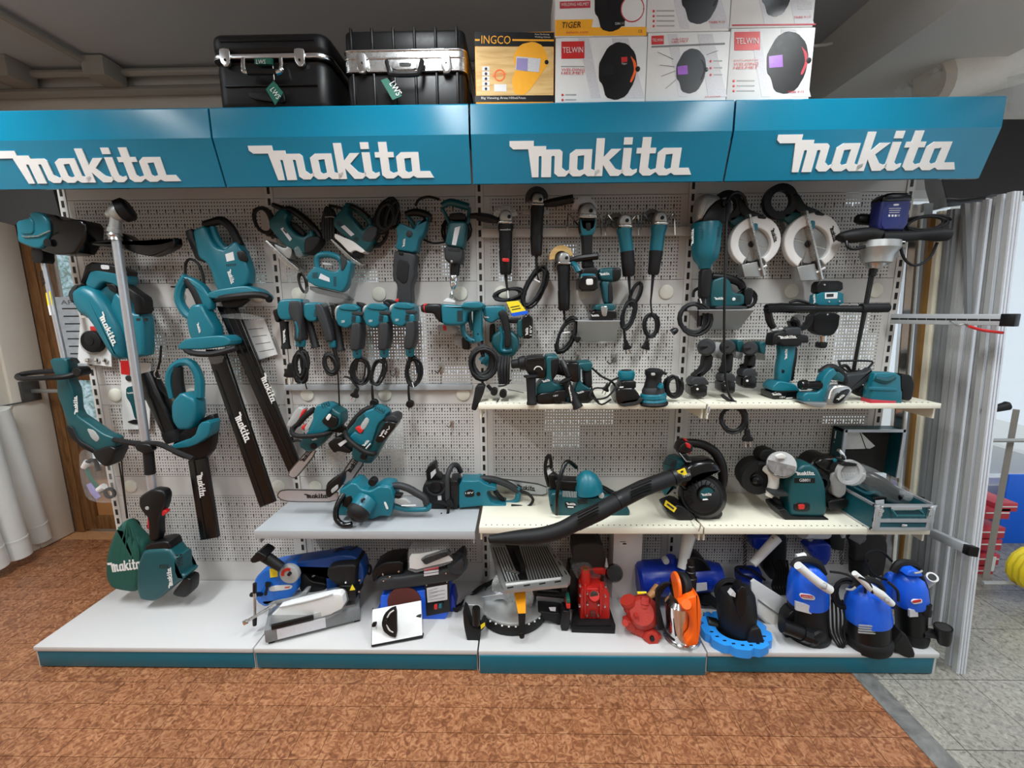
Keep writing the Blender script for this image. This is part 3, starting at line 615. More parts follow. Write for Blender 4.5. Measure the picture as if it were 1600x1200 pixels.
carton('white welding helmet box with orange-striped mask, bottom left of the stack', 386, 786, 162, 446, zb=HZ1); zt1 = P(586, 162, FD).z
beams(386, 786, 168, 430); telwin(413, 183, 514, 258); TX('WELDING', 411, 312, 514, 312, 12, FD+.001, 'red', lean=.2); TX('HELMET', 411, 327, 514, 327, 12, FD+.001, 'red', lean=.2); print_('printed_text', '411,290 514,290 514,294 411,294', 'lgrey', 2); notes(418, 416, 2)
helmet(652, 312, 1.0, 'gloss', 'black', 1, 'orange'); print_('printed_logo', '676,252 702,250 702,272 676,274', 'red', 4); TX('Tiger', 676, 286, 702, 285, 10, FD+.003, 'white')
carton('white welding helmet box with a diagram of callouts, bottom middle of the stack', 787, 1146, 140, 440, zb=HZ1); zt2 = P(966, 140, FD).z
beams(787, 1146, 150, 425); telwin(808, 158, 862, 196); TX('WELDING', 897, 178, 970, 174, 8, FD+.001, 'red'); TX('HELMET', 897, 190, 970, 186, 9, FD+.001, 'red'); print_('printed_line', '808,202 1130,188 1130,195 808,209', 'grey', 2)
helmet(975, 312, .78, 'gloss', 'purple'); notes(1068, 268, 3, 50, 30)
for a, b, c_, e in ((835, 228, 905, 260), (845, 285, 910, 292), (850, 335, 915, 310), (870, 388, 915, 350), (1100, 222, 1050, 240)): U('printed_callout', f'{a},{b} {c_},{e}', 1, FD+.001, 'grey', 0, n=4)
TX('JAGUAR', 1042, 430, 1112, 428, 8, FD+.001, 'red')
carton('white welding helmet box with purple visor, bottom right of the stack', 1147, 1514, 122, 434, zb=HZ1); zt3 = P(1330, 122, FD).z
beams(1147, 1514, 130, 425); telwin(1172, 141, 1284, 221); TX('AUTOMATIC', 1167, 270, 1276, 268, 8, FD+.001, 'red'); TX('WELDING', 1167, 288, 1276, 285, 12, FD+.001, 'red', lean=.2); TX('HELMET', 1167, 304, 1276, 301, 12, FD+.001, 'red', lean=.2); notes(1170, 354, 3, 90)
helmet(1395, 275, 1.08, 'black', 'purple', 1, 'boxred'); TX('TRIBE 9-13', 1405, 410, 1476, 407, 10, FD+.001, 'red')
carton('yellow-bottomed welding helmet box, top left of the stack', 385, 788, -130, 160, zb=zt1+.001)
print_('printed_band', '386,122 786,118 786,156 386,158', 'gold'); print_('printed_band', '386,88 552,85 545,124 386,124', 'gold', 2); TX('TIGER', 412, 124, 498, 121, 26, FD+.002, 'black', lean=.2); TX('telwin.com', 434, 148, 530, 146, 11, FD+.002, 'red'); print_('printed_band', '406,8 540,4 540,34 406,38', 'boxred', 2); TX('WELDING HELMET', 412, 28, 534, 25, 14, FD+.002, 'white')
helmet(630, 20, .95, 'gloss', 'black', 1, 'boxred'); ring('printed_ring', 725, 38, 52, 4, FD, FD+.002, 'boxred'); D('printed_circle', 725, 38, 49, FD, FD+.0025, 'paper', e=.5); helmet(738, 42, .34, 'black', 'lgrey'); print_('printed_label', '645,96 690,94 690,114 645,116', 'black', 4); TX('DIN 11', 650, 110, 686, 108, 10, FD+.0035, 'white'); TX('CE', 750, 144, 768, 143, 12, FD+.002, 'black')
carton('white welding helmet box cut by the frame, top middle of the stack', 790, 1158, -140, 138, zb=zt2+.001)
beams(790, 1158, -100, 125); helmet(1015, -20, 1.0, 'gloss', 'black'); TX('TRIBE 9-13', 1058, 104, 1130, 101, 10, FD+.001, 'red'); notes(818, 48, 4, 90)
carton('white welding helmet box cut by the frame, top right of the stack', 1160, 1530, -150, 119, zb=zt3+.001)
beams(1160, 1530, -100, 110); helmet(1350, -25, .78, 'gloss', 'black'); TX('TRIBE 9-13', 1432, 82, 1505, 79, 10, FD+.001, 'red'); print_('printed_line', '1161,108 1528,104 1528,110 1161,114', 'boxred', 2); print_('printed_text', '1450,10 1510,8 1510,40 1450,42', 'sticker', 2)

# ================================================================== left: garden tools
V(*c5)
o = E('fascia_box', '5,0 350,0 405,195 345,215 120,245 35,225', -.06, .0, 'hardboard', 0, 0, None); o['label'] = 'black box hanging under the left end of the signs'; o['category'] = 'panel'
T('grass_trimmer', 'battery grass trimmer hanging upside down at the far left', 'trimmer', 370, 980, .16)
E('motor_head', '150,225 235,203 232,175 270,165 312,182 345,215 352,290 330,352 300,390 250,385 165,350 158,318 160,300', .10, .24, 'teal', 14); E('motor_cap', '150,232 160,215 235,203 240,300 160,300', .16, .25, 'teal', 8)
E('guard', '330,180 400,190 430,215 555,215 580,250 575,330 545,380 520,420 380,425 300,400 330,340 350,260', .05, .22, 'gloss', 16); D('opening', 285, 345, 24, .24, .243, 'black'); U('wire_guard', '135,305 160,310 230,305 305,272', 4, .25, 'steel', 0)
E('clamp', '225,385 290,370 300,472 235,470', .10, .20, 'black', 6); U('shaft', '265,470 392,1060', 15, .16, 'alu', 0, n=12); E('shaft_label', '278,650 305,640 318,720 290,725', .172, .1775, 'yellow', 0, 0); E('shaft_label', '290,725 318,720 330,780 303,785', .172, .1775, 'paper', 0, 0)
G(280, 605, 256, 510, 22, .178, 'black', lean=0)
V(*c7)
E('handle_housing', '300,-2 395,-5 405,40 405,120 430,170 440,300 530,360 600,410 660,430 665,480 640,530 560,505 520,480 440,420 400,370 385,310 365,250 345,200 340,110 320,60', .11, .21, 'teal2', 12)
E('grip', '395,362 435,365 470,440 560,490 575,530 540,510 480,480 420,420', .10, .222, 'rubber', 8); E('trigger_gap', '478,385 520,395 552,440 535,462 505,440', .205, .213, 'lgrey', 2); E('battery', '545,500 640,468 682,490 640,580 612,582 570,545', .09, .23, 'black', 8)
U('loop_handle', '420,75,16,.17 350,70,15,.12 220,75,14,.08 120,88,14,.10 98,103,14,.16 125,112,14,.24 240,108,14,.27 350,102,15,.25 430,85,16,.19', 14, .2, 'rubber'); D('knob', 420, 75, 26, .15, .24, 'black'); G(432, 308, 426, 205, 22, .2125)
U('lever', '395,5 415,5 430,25', 10, .2, 'black', 0)
V(*c6)
T('brush_cutter', 'brush cutter with a silver shaft hanging head up, teal motor below', 'brush cutter', 310, 280, .2)
L('trimmer_head', (335, 160, .20), (405, 135, .17), '0,45 .1,66 .75,68 1,50', 'rubber'); L('gear_case', (255, 178, .22), (345, 158, .20), '0,12 .1,22 .35,28 .5,44 .8,54 1,54', 'cast'); L('neck', (318, 180, .2), (305, 285, .2), '0,30 .7,30 .75,36 1,36', 'cast'); L('clamp_ring', (306, 288, .2), (312, 330, .2), '0,34 .3,40 .6,32 1,36', 'steel')
E('cutter_guard', '190,345 290,330 350,285 400,300 440,335 520,360 600,355 680,335 690,315 697,365 640,400 560,432 480,420 400,392 340,365 280,375 190,362', .06, .15, 'gloss', 8)
U('shaft', '312,300,24 538,1850,24', 24, .2, 'alu', 0, n=14); E('shaft_label', '358,792 384,790 398,900 372,905', .212, .2165, 'yellow', 0, 0); E('shaft_label', '374,905 398,900 416,1050 395,1055', .212, .2165, 'paper', 0, 0); G(352, 648, 340, 522, 22, .217, 'black')
V(*c8)
U('handle_bar', '85,380,12,.2 180,398,14,.22 290,400,13,.22 370,435,12,.23 455,470,12,.24', 12, .22, 'rubber'); E('bar_clamp', '190,395 265,398 278,430 240,445 200,425', .19, .25, 'black', 6); U('foam_grip', '245,432 254,540', 22, .2, 'rubber', 0, n=12)
E('throttle_housing', '220,640 275,605 330,610 345,640 335,690 310,740 312,845 265,848 262,740 235,710 218,680', .16, .25, 'black', 12); E('trigger', '250,735 266,740 264,800 250,795', .19, .235, 'red', 3); E('trigger', '316,705 346,712 318,738', .19, .235, 'red', 3); D('switch_button', 238, 703, 9, .25, .255, 'lgrey', n=10)
E('motor_top', '268,850 366,835 385,880 256,882', .13, .27, 'black', 8); E('motor_housing', '258,875 375,868 402,908 422,910 426,985 455,990 450,1005 400,1040 330,1100 300,1115 240,1105 225,1060 225,960 240,915', .12, .29, 'teal2', 18); E('motor_foot', '376,1085 436,1010 468,1020 465,1080 440,1105 400,1100', .16, .27, 'black', 8)
vents('vent', 318, 975, 45, 22, 5, 1, .291); vents('vent', 390, 945, 36, 60, 2, 4, .291, ang=-8); G(362, 1075, 352, 978, 22, .292)
T('leaf_blower', 'large teal battery blower with a black tube, behind the silver shaft', 'blower', 240, 80, .1)
U('blower_tube', '235,70,44 378,368,46', 45, .1, 'gloss', 0, n=16); L('tube_end', (362, 335, .1), (384, 385, .1), '0,47 .5,50 1,46', 'rubber'); U('tube_joint', '270,150,47 285,180,47', 47, .1, 'gloss', 0, n=16)
V(*c6)
E('cone', '150,600 235,640 305,730 385,880 405,1035 370,1052 322,1032 190,805 130,775 92,705 88,640', .04, .20, 'teal', 44); E('rear_body', '345,640 400,690 450,775 516,775 522,1020 500,1030 395,1050 380,900 310,740', .03, .15, 'teal', 18); E('battery_mount', '160,605 190,522 235,508 412,535 425,575 392,640 330,600 270,585 225,640', .04, .15, 'teal', 16); E('handle_web', '235,640 290,600 350,640 400,700 385,720 340,690 300,720', .05, .12, 'teald', 8); E('intake', '64,655 100,602 150,598 112,650 102,712 82,705', .03, .15, 'dgrey', 10); E('battery', '130,592 172,462 330,480 422,518 415,555 200,515 152,600', .05, .15, 'black', 12)
E('battery_label', '222,478 272,482 275,508 226,505', .15, .152, 'sticker', 0); E('grip', '382,590 452,640 512,680 516,772 455,780 448,710 385,625', .08, .175, 'rubber', 10); E('trigger', '268,590 330,600 345,650 300,640', .09, .15, 'black', 6); vents('vent', 470, 810, 90, 18, 2, 1, .151); G(205, 775, 298, 975, 36, .201)
T('hedge_trimmer', 'topmost hedge trimmer, its long blade cover reaching down to the chainsaw bars', 'hedge trimmer', 1000, 600, .08, 'hedge trimmers')
E('motor_housing', '805,275 880,245 905,320 950,380 1000,392 1062,335 1100,400 1120,450 1142,520 1135,605 1010,642 950,640 900,480 840,440 820,350', .04, .14, 'teal', 16); E('rear_cover', '750,280 800,262 812,340 850,400 882,470 820,455 788,380', .05, .13, 'black', 10)
U('rear_handle', '850,235,22 900,222,24 955,212,26 1010,255,26 1050,330,26 1068,360,24', 24, .10, 'rubber'); U('handle_brace', '900,250,20 930,330,22 985,390,20 1045,350,18', 18, .09, 'teal'); E('switch', '1045,400 1095,390 1120,462 1060,455', .13, .146, 'black', 5)
E('front_guard', '905,650 960,630 1130,605 1200,630 1242,670 1240,692 1180,668 1000,690 905,682', .04, .17, 'teal', 10); U('front_handle', '905,690,20,.12 1000,675,20,.18 1150,660,20,.19 1230,672,20,.17 1240,692,20,.14', 20, .16, 'rubber'); E('blade_mount', '960,690 1130,680 1060,740 980,740', .06, .12, 'black', 6)
E('sticker', '975,415 1022,400 1032,450 985,460', .14, .142, 'paper', 0, 0); vents('vent', 1010, 480, 62, 16, 6, 1, .141, ang=-5); G(985, 512, 1012, 597, 26, .141)
E('sheet_guard', '945,780 1105,770 1225,805 1200,815 960,800', .07, .10, 'clear', 0)
V(); E('blade_cover', '340,478 371,481 471,728 452,738', .05, .085, 'gloss', 2, 0); U('cover_groove', '350,484 459,732', 1.2, .086, 'black', 0, n=6); U('cover_groove', '361,484 466,730', 1.2, .086, 'black', 0, n=6); G(405, 586, 424, 632, 11, .0865)
V(*c6)
T('hedge_trimmer', 'middle hedge trimmer with a loop handle, left of the topmost one', 'hedge trimmer', 860, 900, .12, 'hedge trimmers')
U('loop_handle', '745,548,26 705,620,26 700,700,26 750,780,28 830,825,28', 26, .12, 'teal'); U('rear_grip', '750,570,26 800,640,30 840,730,30', 28, .125, 'rubber', n=12); E('upper_housing', '730,545 790,560 850,600 905,680 908,745 880,762 840,700 790,610 745,580', .08, .15, 'teal', 12)
E('motor_housing', '798,722 860,715 885,765 942,862 935,942 820,957 788,900 770,810', .07, .19, 'teal', 18); E('front_guard', '728,965 780,920 1000,900 1046,930 1040,962 900,985 740,988', .06, .20, 'teal', 8); U('front_handle', '725,962,18,.14 765,1010,18,.2 900,1018,18,.21 1040,982,18,.18', 18, .2, 'rubber')
U('cord', '735,545 735,480 760,445 810,470 840,540 850,620', 8, .09, 'rubber'); E('sheet_guard', '780,1030 980,1020 960,1080 800,1075', .10, .13, 'clear', 2); G(802, 830, 818, 893, 14, .191); U('hang_hook', '650,612,5,.06 770,618,5,.12', 5, .1, 'black', 0)
V(); E('blade_cover', '322,546 352,546 432,783 407,793', .09, .125, 'gloss', 3, 0); U('cover_groove', '337,578 413,789', 1.2, .126, 'black', 0, n=6); V(*c8); G(645, 262, 700, 398, 36, .1265)
T('hedge_trimmer', 'lowest hedge trimmer, its short cover hanging above the white deck', 'hedge trimmer', 440, 300, .14, 'hedge trimmers')
U('loop_handle', '360,185,15 345,110,17 355,55,18 395,20,18 450,25,20 485,95,20 485,180,22', 19, .14, 'teal'); U('rear_grip', '388,40,18 385,110,24 398,190,24', 22, .15, 'rubber', n=12); E('motor_housing', '380,200 425,150 490,185 496,260 472,322 412,328 382,280', .08, .21, 'teal', 14)
E('guard_back', '365,405 420,330 560,250 572,300 560,420 520,470 430,470 360,440', .07, .13, 'black', 8); E('front_guard', '370,400 488,358 510,292 562,285 556,350 482,402 370,416', .10, .22, 'teal', 5); U('cord', '340,180,5 300,140,5 285,80,5 300,10,5 305,-60,5', 5, .1, 'rubber'); ring('cord_clip', 292, 75, 22, 4, .1, .106, 'steel')
E('blade_cover', '438,478 520,462 577,835 497,848', .10, .14, 'gloss', 4, 0); U('cover_groove', '458,480 514,842', 4, .141, 'black', 0, n=6); G(468, 537, 486, 655, 33, .1415); many('warning_text', [], 'white') if 0 else None
T('drawstring_bag', 'dark green drawstring bag hanging by black cords at the left', 'bag', 150, 750, .18)
E('bag_body', '150,748 190,800 250,862 262,960 225,1085 100,1065 68,1000 75,900 110,800', .09, .25, 'bag', 34, 2); G(58, 1004, 222, 985, 48, .2515); U('drawstring', '108,490 125,600 145,750', 3, .17, 'black'); U('drawstring', '120,480 132,620 148,750', 3, .18, 'black')
for a in (115, 140, 170, 200): U('fold', f'150,760 {a},900 {a-4},1040', 3.4, .246, 'bag')
V(*c5)
T('blister_pack', 'white blister card holding a black trimmer head', 'package', 560, 800, .03); E('card', '488,800 660,800 678,1096 472,1072', .02, .026, 'paper', 0, 0); D('spool', 545, 945, 66, .026, .075, 'rubber', .3); D('spool_cap', 540, 940, 26, .075, .08, 'black'); D('spool_rim', 550, 950, 74, .026, .035, 'clear'); E('tab', '545,852 595,850 597,880 548,880', .026, .029, 'red', 0, 0)
for a in (525, 580, 630): D('screw', a, 1058, 15, .026, .045, 'chrome', n=12)
V(*c7)
T('blister_pack', 'white blister card with a small printed driver and red top', 'package', 750, 60, .02); E('card', '664,20 832,25 826,390 680,392', .012, .018, 'paper', 0, 0); E('header_strip', '664,12 712,12 717,92 668,86', .018, .021, 'red', 0, 0); E('printed_driver', '696,160 740,150 748,200 745,230 765,325 745,338 722,250 696,212', .018, .026, 'teal2', 3); E('printed_bit', '698,350 740,336 790,340 790,360 740,364', .018, .026, 'black', 3); D('hole', 705, 110, 16, .018, .03, 'dgrey', n=12)
G(700, 196, 740, 192, 8, .0265)
T('strap_bag', 'clear plastic bag with a shoulder harness hanging below the grass trimmer', 'bag', 500, 510, .12)
E('film_bag', '448,505 520,505 610,560 632,640 650,790 560,792 490,770 455,650', .09, .15, 'film', 8); U('strap', '470,590,14 500,660,14 560,740,12', 14, .12, 'green', flat=.4); U('clip', '470,580,14 520,560,10 545,620,12', 12, .12, 'black'); ring('buckle', 600, 745, 32, 14, .11, .13, 'black'); U('webbing', '490,690,16 520,740,20 545,770,16', 16, .115, 'lavender', flat=.5); L('collar', (465, 600, .12), (485, 570, .12), '0,16 1,18', 'white', 12); L('collar', (545, 725, .12), (575, 705, .12), '0,16 1,18', 'white', 12)
V(*c6); T('leaflet', 'white instruction sheet hanging right of the hedge trimmer covers', 'paper', 1100, 820, .02); E('sheet', '1085,815 1212,808 1292,1020 1185,1052', .015, .018, 'paper', 0, 0)
for k in range(4): U('print_line', f'{1115+22*k},{870+45*k} {1205+22*k},{862+42*k}', 2, .0185, 'grey', 0, n=4)
# left wall: grey pipes leaning, coat peg
V(); RD()
def pipe(label, x0, y0, x1, y1, r, dt, db, mt='tube'):
    a, b = P(x0, y0, dt), P(x1, y1, db); b.z = max(b.z, 0); s = mpp(b); thing('roll', label, 'roll', b, 'leaning rolls'); ax = (a-b).normalized()
    obj('roll_body', *lathevf(b, a, [(0, r*s), (1, r*s)], 20), mt); obj('roll_band', *lathevf(b+ax*.10, b+ax*.125, [(0, r*s*1.02), (1, r*s*1.02)], 20), mt); obj('roll_core', *lathevf(b-ax*.002, b+ax*.002, [(0, r*s*.7), (1, r*s*.7)], 16), 'dgrey')
def rollz(label, xt, yt, Yt, xb, yb, r):
    b = PZ(xb, yb, r); a = P(xt, yt, -Yt); thing('roll', label, 'roll', b, 'leaning rolls'); ax = (a-b).normalized()
    obj('roll_body', *lathevf(b, a, [(0, r), (1, r)], 20), 'tube'); obj('roll_band', *lathevf(b+ax*.12, b+ax*.13, [(0, r*1.03), (1, r*1.03)], 20), 'tube'); obj('roll_core', *lathevf(b-ax*.001, b+ax*.002, [(0, r*.75), (1, r*.75)], 16), 'lgrey')
rollz('pale roll leaning on the left wall, nearest the door', -6, 640, .36, 64, 842, .058); rollz('pale roll leaning on the left wall, second from the door', -50, 610, .22, 30, 868, .062); rollz('pale roll leaning on the left wall, cut by the photo edge', -105, 640, .05, -10, 886, .07)
thing('coat_peg', 'round wooden peg on the left plaster wall', 'peg', (-1.08, .23, 1.62)); obj('peg', *lathevf((-1.08, .27, 1.54), (-1.0, .27, 1.54), [(0, .02), (.5, .022), (.6, .038), (.9, .038), (1, .03)], 16), 'woodl')
a = PZ(78, 845, .0); o = obox('leaflet', (a.x, a.y, .06), (.03, .02, 0), (.0, .002, 0), (-.015, 0, .06), 'yellow', None); o['label'] = 'small yellow packet on the floor behind the rolls'; o['category'] = 'packet'

# ================================================================== right: leaning profiles, rack arms, window corner
V(); RD()
def pole(label, xt, yt, dt, xb, yb, db, w_, dep, mt, grooves=0, name='metal_profile', cat='profile'):
    RD(); a = P(xt, yt, dt); b = P(xb, yb, db)
    if b.z < .002: b = a+(b-a)*((a.z-.002)/(a.z-b.z))
    else: b = a+(b-a)*((a.z-.002)/(a.z-b.z))
    s = mpp((a+b)/2)*w_/2; thing(name, label, cat, b, 'leaning profiles'); ax = Vector((s, 0, 0)); dy = Vector((0, dep/2, 0))
    def pr(c, k, e): return [c-ax*k-dy*e, c+ax*k-dy*e, c+ax*k+dy*e, c-ax*k+dy*e]
    f = [(3, 2, 1, 0), (4, 5, 6, 7), (0, 1, 5, 4), (1, 2, 6, 5), (2, 3, 7, 6), (3, 0, 4, 7)]
    obj('bar', pr(b, 1, 1)+pr(a, 1, 1), f, 'lgrey' if mt == 'alu' else mt, smooth=0)
    for g in range(grooves):
        t = (g+.5)/grooves*2-1; o_ = ax*t*1.0+Vector((0, -dep/2, 0)); hw = ax*(.62/grooves)
        obj('rib', [p+q for p in (b, a) for q in (o_-hw-Vector((0, .006, 0)), o_+hw-Vector((0, .006, 0)), o_+hw+Vector((0, .003, 0)), o_-hw+Vector((0, .003, 0)))], f, 'profile' if mt == 'alu' else mt, smooth=0)
pole('shiny chrome tube just right of the far right upright', 1425, 320, -.06, 1400, 640, -.06, 9, .02, 'chrome')
pole('second shiny tube right of the far right upright', 1437, 320, -.04, 1412, 640, -.04, 8, .02, 'chrome')
pole('dark grey profile between the shiny tubes and the brown strip', 1449, 318, -.05, 1421, 640, -.05, 12, .02, 'grey')
pole('brown wooden strip among the metal profiles', 1459, 337, .02, 1433, 630, .02, 13, .02, 'brown')
pole('cream profile right of the brown strip', 1476, 330, .04, 1446, 630, .04, 17, .02, 'cream', 1)
pole('wide grey channel among the leaning profiles', 1494, 327, .08, 1462, 630, .08, 20, .02, 'grey', 1)
pole('pale ribbed profile left of the slanting bar', 1511, 320, .10, 1478, 640, .11, 12, .02, 'lgrey', 2)
pole('white ribbed profile with a printed mark near its top', 1530, 317, .12, 1493, 640, .14, 20, .02, 'alu', 3)
pole('white profile with a tan patch at its top', 1546, 312, .15, 1507, 640, .17, 13, .02, 'alu', 2)
pole('grey-blue profile behind the tan-patched one', 1556, 308, .16, 1517, 640, .18, 10, .02, 'lgrey', 1)
pole('bright ribbed profile second from the right end', 1568, 304, .22, 1530, 640, .31, 13, .02, 'alu', 3)
pole('rightmost bright ribbed profile, standing on the grey tiles', 1585, 300, .27, 1545, 640, .355, 14, .02, 'alu', 3)
o = E('slanting_bar', '1505,318 1513,318 1516,400 1516,500 1509,500 1508,400', .15, .165, 'grey', 0, 0, None); o['label'] = 'dark thin bar slanting across the profiles'; o['category'] = 'bar'
V(1380, 270, 4.8)
o = E('fascia_box', '330,-370 1150,-370 1150,150 740,180 600,235 430,270 380,100', -.35, -.25, 'hardboard', 0, 0, None); o['label'] = 'black panel under the right end of the signs'; o['category'] = 'panel'
o = E('plastic_film', '240,40 370,40 400,160 430,290 330,330 235,320', -.03, .05, 'film', 6, 0, None); o['label'] = 'crinkled clear plastic hood over the profile tops'; o['category'] = 'film'
o = E('plastic_film', '440,190 560,200 720,180 750,185 740,230 560,250 430,265', .0, .03, 'gloss', 4, 0, None); o['label'] = 'black plastic sheet wrapped behind the profile tops'; o['category'] = 'film'
def arm(label, a, b, w_, h_, n):
    a, b = Vector(a), Vector(b); thing('rack_arm', label, 'rack', a, 'rack arms'); t = (b-a); u = t.normalized(); sd = u.cross(Vector((0, 0, 1))).normalized(); c = (a+b)/2
    obox('arm', c, t/2, sd*w_/2, Vector((0, 0, h_/2)), 'shelfgrey', bev=.003); obox('end_cap', b+u*.02, u*.022, sd*w_*.54, Vector((0, 0, h_*.54)), 'black', bev=.003)
    for k in range(n): obox('slot', a+t*((k+.6)/n)-sd*w_*.5*(1 if sd.y > 0 else -1)*1.0, u*.016, Vector((0, .002, 0)), Vector((0, 0, .004)), 'slot')
V()
arm('upper slotted rack arm holding the profiles', P(1394, 498, .05), P(1567, 500, .42), .03, .045, 11)
arm('lower slotted rack arm holding the profiles', P(1455, 832, .20), P(1512, 858, .46), .03, .04, 4)
thing('bungee', 'red bungee cord with a steel hook under the upper rack arm', 'cord', P(1500, 506, .38)); U('cord', '1515,510 1535,516 1567,520', 2.2, .42, 'red'); U('hook', '1485,502 1495,508 1507,506 1515,511', 1.8, .40, 'steel')
# behind the profiles at the far right: metal rack, red boxes, blue banner, yellow hose
def wbox(name, label, cat, x, y, d, hw, hd, hh, mt, group=None):
    p = P(x, y, d); thing(name, label, cat, (p.x, -d, p.z-hh), group); return p
p0 = PZ(1535, 905, 0)
thing('display_rack', 'grey steel display rack at the right edge', 'rack', (5.0, .2, 0))
for xa, ya, xb, yb in ((1588, 640, 1540, 905), (1640, 640, 1600, 905)): U('rack_post', f'{xa},{ya} {xb},{yb}', 5, -.05, 'pvc', 0, n=4)
for y in (688, 911): U('rack_rail', f'1535,{y} 1660,{y}', 3.2, -.02, 'lgrey', 0, n=6)
for k, (x, y, w_, h_) in enumerate([(1558, 803, 20, 9), (1550, 833, 20, 9), (1548, 852, 17, 9), (1543, 875, 18, 9), (1536, 893, 16, 8), (1572, 793, 18, 7)]):
    p = P(x, y, -.25); s = mpp(p); thing('carton', ['red carton with a white line, upper right of the pile on the rack', 'red carton second from the top of the pile on the rack', 'red carton in the middle of the pile on the rack', 'red carton second from the bottom of the pile on the rack', 'red carton at the bottom of the pile on the rack', 'red carton on top of the pile on the rack'][k], 'box', (p.x, .25, p.z-h_*s), 'red cartons on the rack')
    box('carton_body', p.x-w_*s, p.x+w_*s, .25, .45, p.z-h_*s, p.z+h_*s, 'boxred', bev=.003); box('label_line', p.x-w_*s*.9, p.x+w_*s*.9, .246, .25, p.z+h_*s*.1, p.z+h_*s*.3, 'paper')
box('price_note', P(1550, 880, -.24).x-.02, P(1550, 880, -.24).x+.02, .24, .245, P(1550, 880, -.24).z-.05, P(1550, 880, -.24).z+.04, 'paper')
p = P(1590, 800, -.6); o = box('banner', p.x-.10, p.x+.8, .6, .62, .0, P(1575, 742, -.6).z, 'banner', None, .003); o['label'] = 'bright blue panel behind the rack at the right edge'; o['category'] = 'panel'
p = P(1600, 885, .05); thing('hose_reel', 'yellow hose coil at the right edge', 'hose', (p.x+.05, -.05, .05))
for k in range(3): obj('hose_turn', *tubevf([Vector((p.x+.13+.10*math.cos(a*.5), -.03+.03*k, p.z-.05+.10*math.sin(a*.5))) for a in range(14)], [.022]*14, 8), 'yellow')
V(1500, 640, 4); U('window_post', '300,0 255,330', 9, -.4, 'white', 0, n=4) if 0 else None
V()
T('wrapped_roll', 'large roll wrapped in white plastic above the right canopy end', 'roll', 1500, 120, -.2); E('roll_body', '1395,150 1430,95 1480,72 1545,50 1600,10 1680,10 1680,165 1580,175 1580,150', -.40, -.12, 'film', 30, 1); L('roll_core', (1450, 130, -.26), (1640, 75, -.26), '0,30 .05,38 1,40', 'stone'); E('plastic_tail', '1575,110 1610,100 1612,180 1582,182', -.12, -.08, 'film', 2, 1)
RD(); o = U('ceiling_hook', '1270,72 1292,70 1300,68', 2, -.3, 'white', 0, parent=None); o['label'] = 'small white cable clip at the beam beside the helmet boxes'; o['category'] = 'clip'
RD(); V()
T('handle_grip', 'black rubber grip poking out behind the rightmost profile', 'grip', 1562, 637, .33); U('grip', '1536,643,4 1562,637,6 1574,634,7', 6, .33, 'rubber', 0, n=12); D('grip_end', 1575, 634, 6, .32, .345, 'black', n=14)
# ================================================================== row of corded tools under the canopy
d1 = (380, 280, 6.317); d2 = (580, 280, 6); d3 = (750, 280, 4.286); d4 = (860, 280, 4.286); d5 = (1040, 280, 4.286); d6 = (1190, 280, 4.848); d7 = (420, 450, 6.316); d8 = (640, 450, 6)
def hook(x, y, d): U('hang_hook', f'{x},{y-8},3,.0 {x},{y},3,{d}', 3, .03, 'steel', 0, n=6)
def plug(x, y, ang, s, d, mt='black'):                 # mains plug, cord end first, pins last
    ca, sa = math.cos(math.radians(ang)), math.sin(math.radians(ang))
    def q(l): return ' '.join(f'{x+(a*ca-b*sa)*s:.1f},{y+(a*sa+b*ca)*s:.1f}' for a, b in pts(l))
    o = E('plug', q('0,-.28 .9,-.34 1.1,-.62 1.5,-.68 1.6,-.3 1.6,.3 1.5,.68 1.1,.62 .9,.34 0,.28'), d-.012, d+.012, mt, s*.12)
    for b in (-.3, .3): U('pin', q(f'1.55,{b} 2.3,{b}'), s*.09, d, 'chrome', 0, n=6, parent=o)
V(*d1)
T('jigsaw', 'larger jigsaw at the upper left, cord looped beside its steel sole', 'jigsaw', 530, 450, .06, 'jigsaws')
E('housing', '285,440 300,400 340,370 360,330 430,300 470,360 450,400 470,470 560,560 640,580 690,500 720,560 690,680 650,740 560,770 520,700 440,660 380,600 300,500', .03, .12, 'teal2', 20)
U('top_handle', '400,305,30 470,300,34 560,355,36 660,440,36 740,540,34 765,600,30', 34, .07, 'black', n=12); E('nose', '640,600 690,575 760,570 790,590 780,640 720,720 650,750 630,700', .03, .125, 'rubber', 14); E('trigger', '470,415 530,440 610,520 620,570 560,540 490,480', .05, .085, 'black', 8)
E('sole_plate', '258,620 285,615 500,820 590,895 580,915 545,905 455,860', .0, .11, 'steel', 4, 0); E('sole_bracket', '330,640 440,690 470,660 510,690 500,760 480,800 350,690', .03, .10, 'cast', 8); E('blade_guard', '530,690 570,660 620,760 590,790 545,760', .05, .128, 'clear', 4); E('name_plate', '370,490 395,475 482,590 460,612', .12, .1225, 'sticker', 0, 0); G(388, 495, 425, 540, 18, .123, 'black')
K('cord', 195, 400, 100, 150, 3, .06, 11, tilt=-25, seed=2, jit=0.26); U('cord_sleeve', '290,250,22 350,275,26 410,300,28', 24, .06, 'rubber'); U('cord_lead', '230,545,14 300,560,16 350,575,14', 14, .05, 'rubber'); hook(480, 285, .05)
T('jigsaw', 'second jigsaw from the left with white base and bundled cord', 'jigsaw', 1090, 450, .06, 'jigsaws')
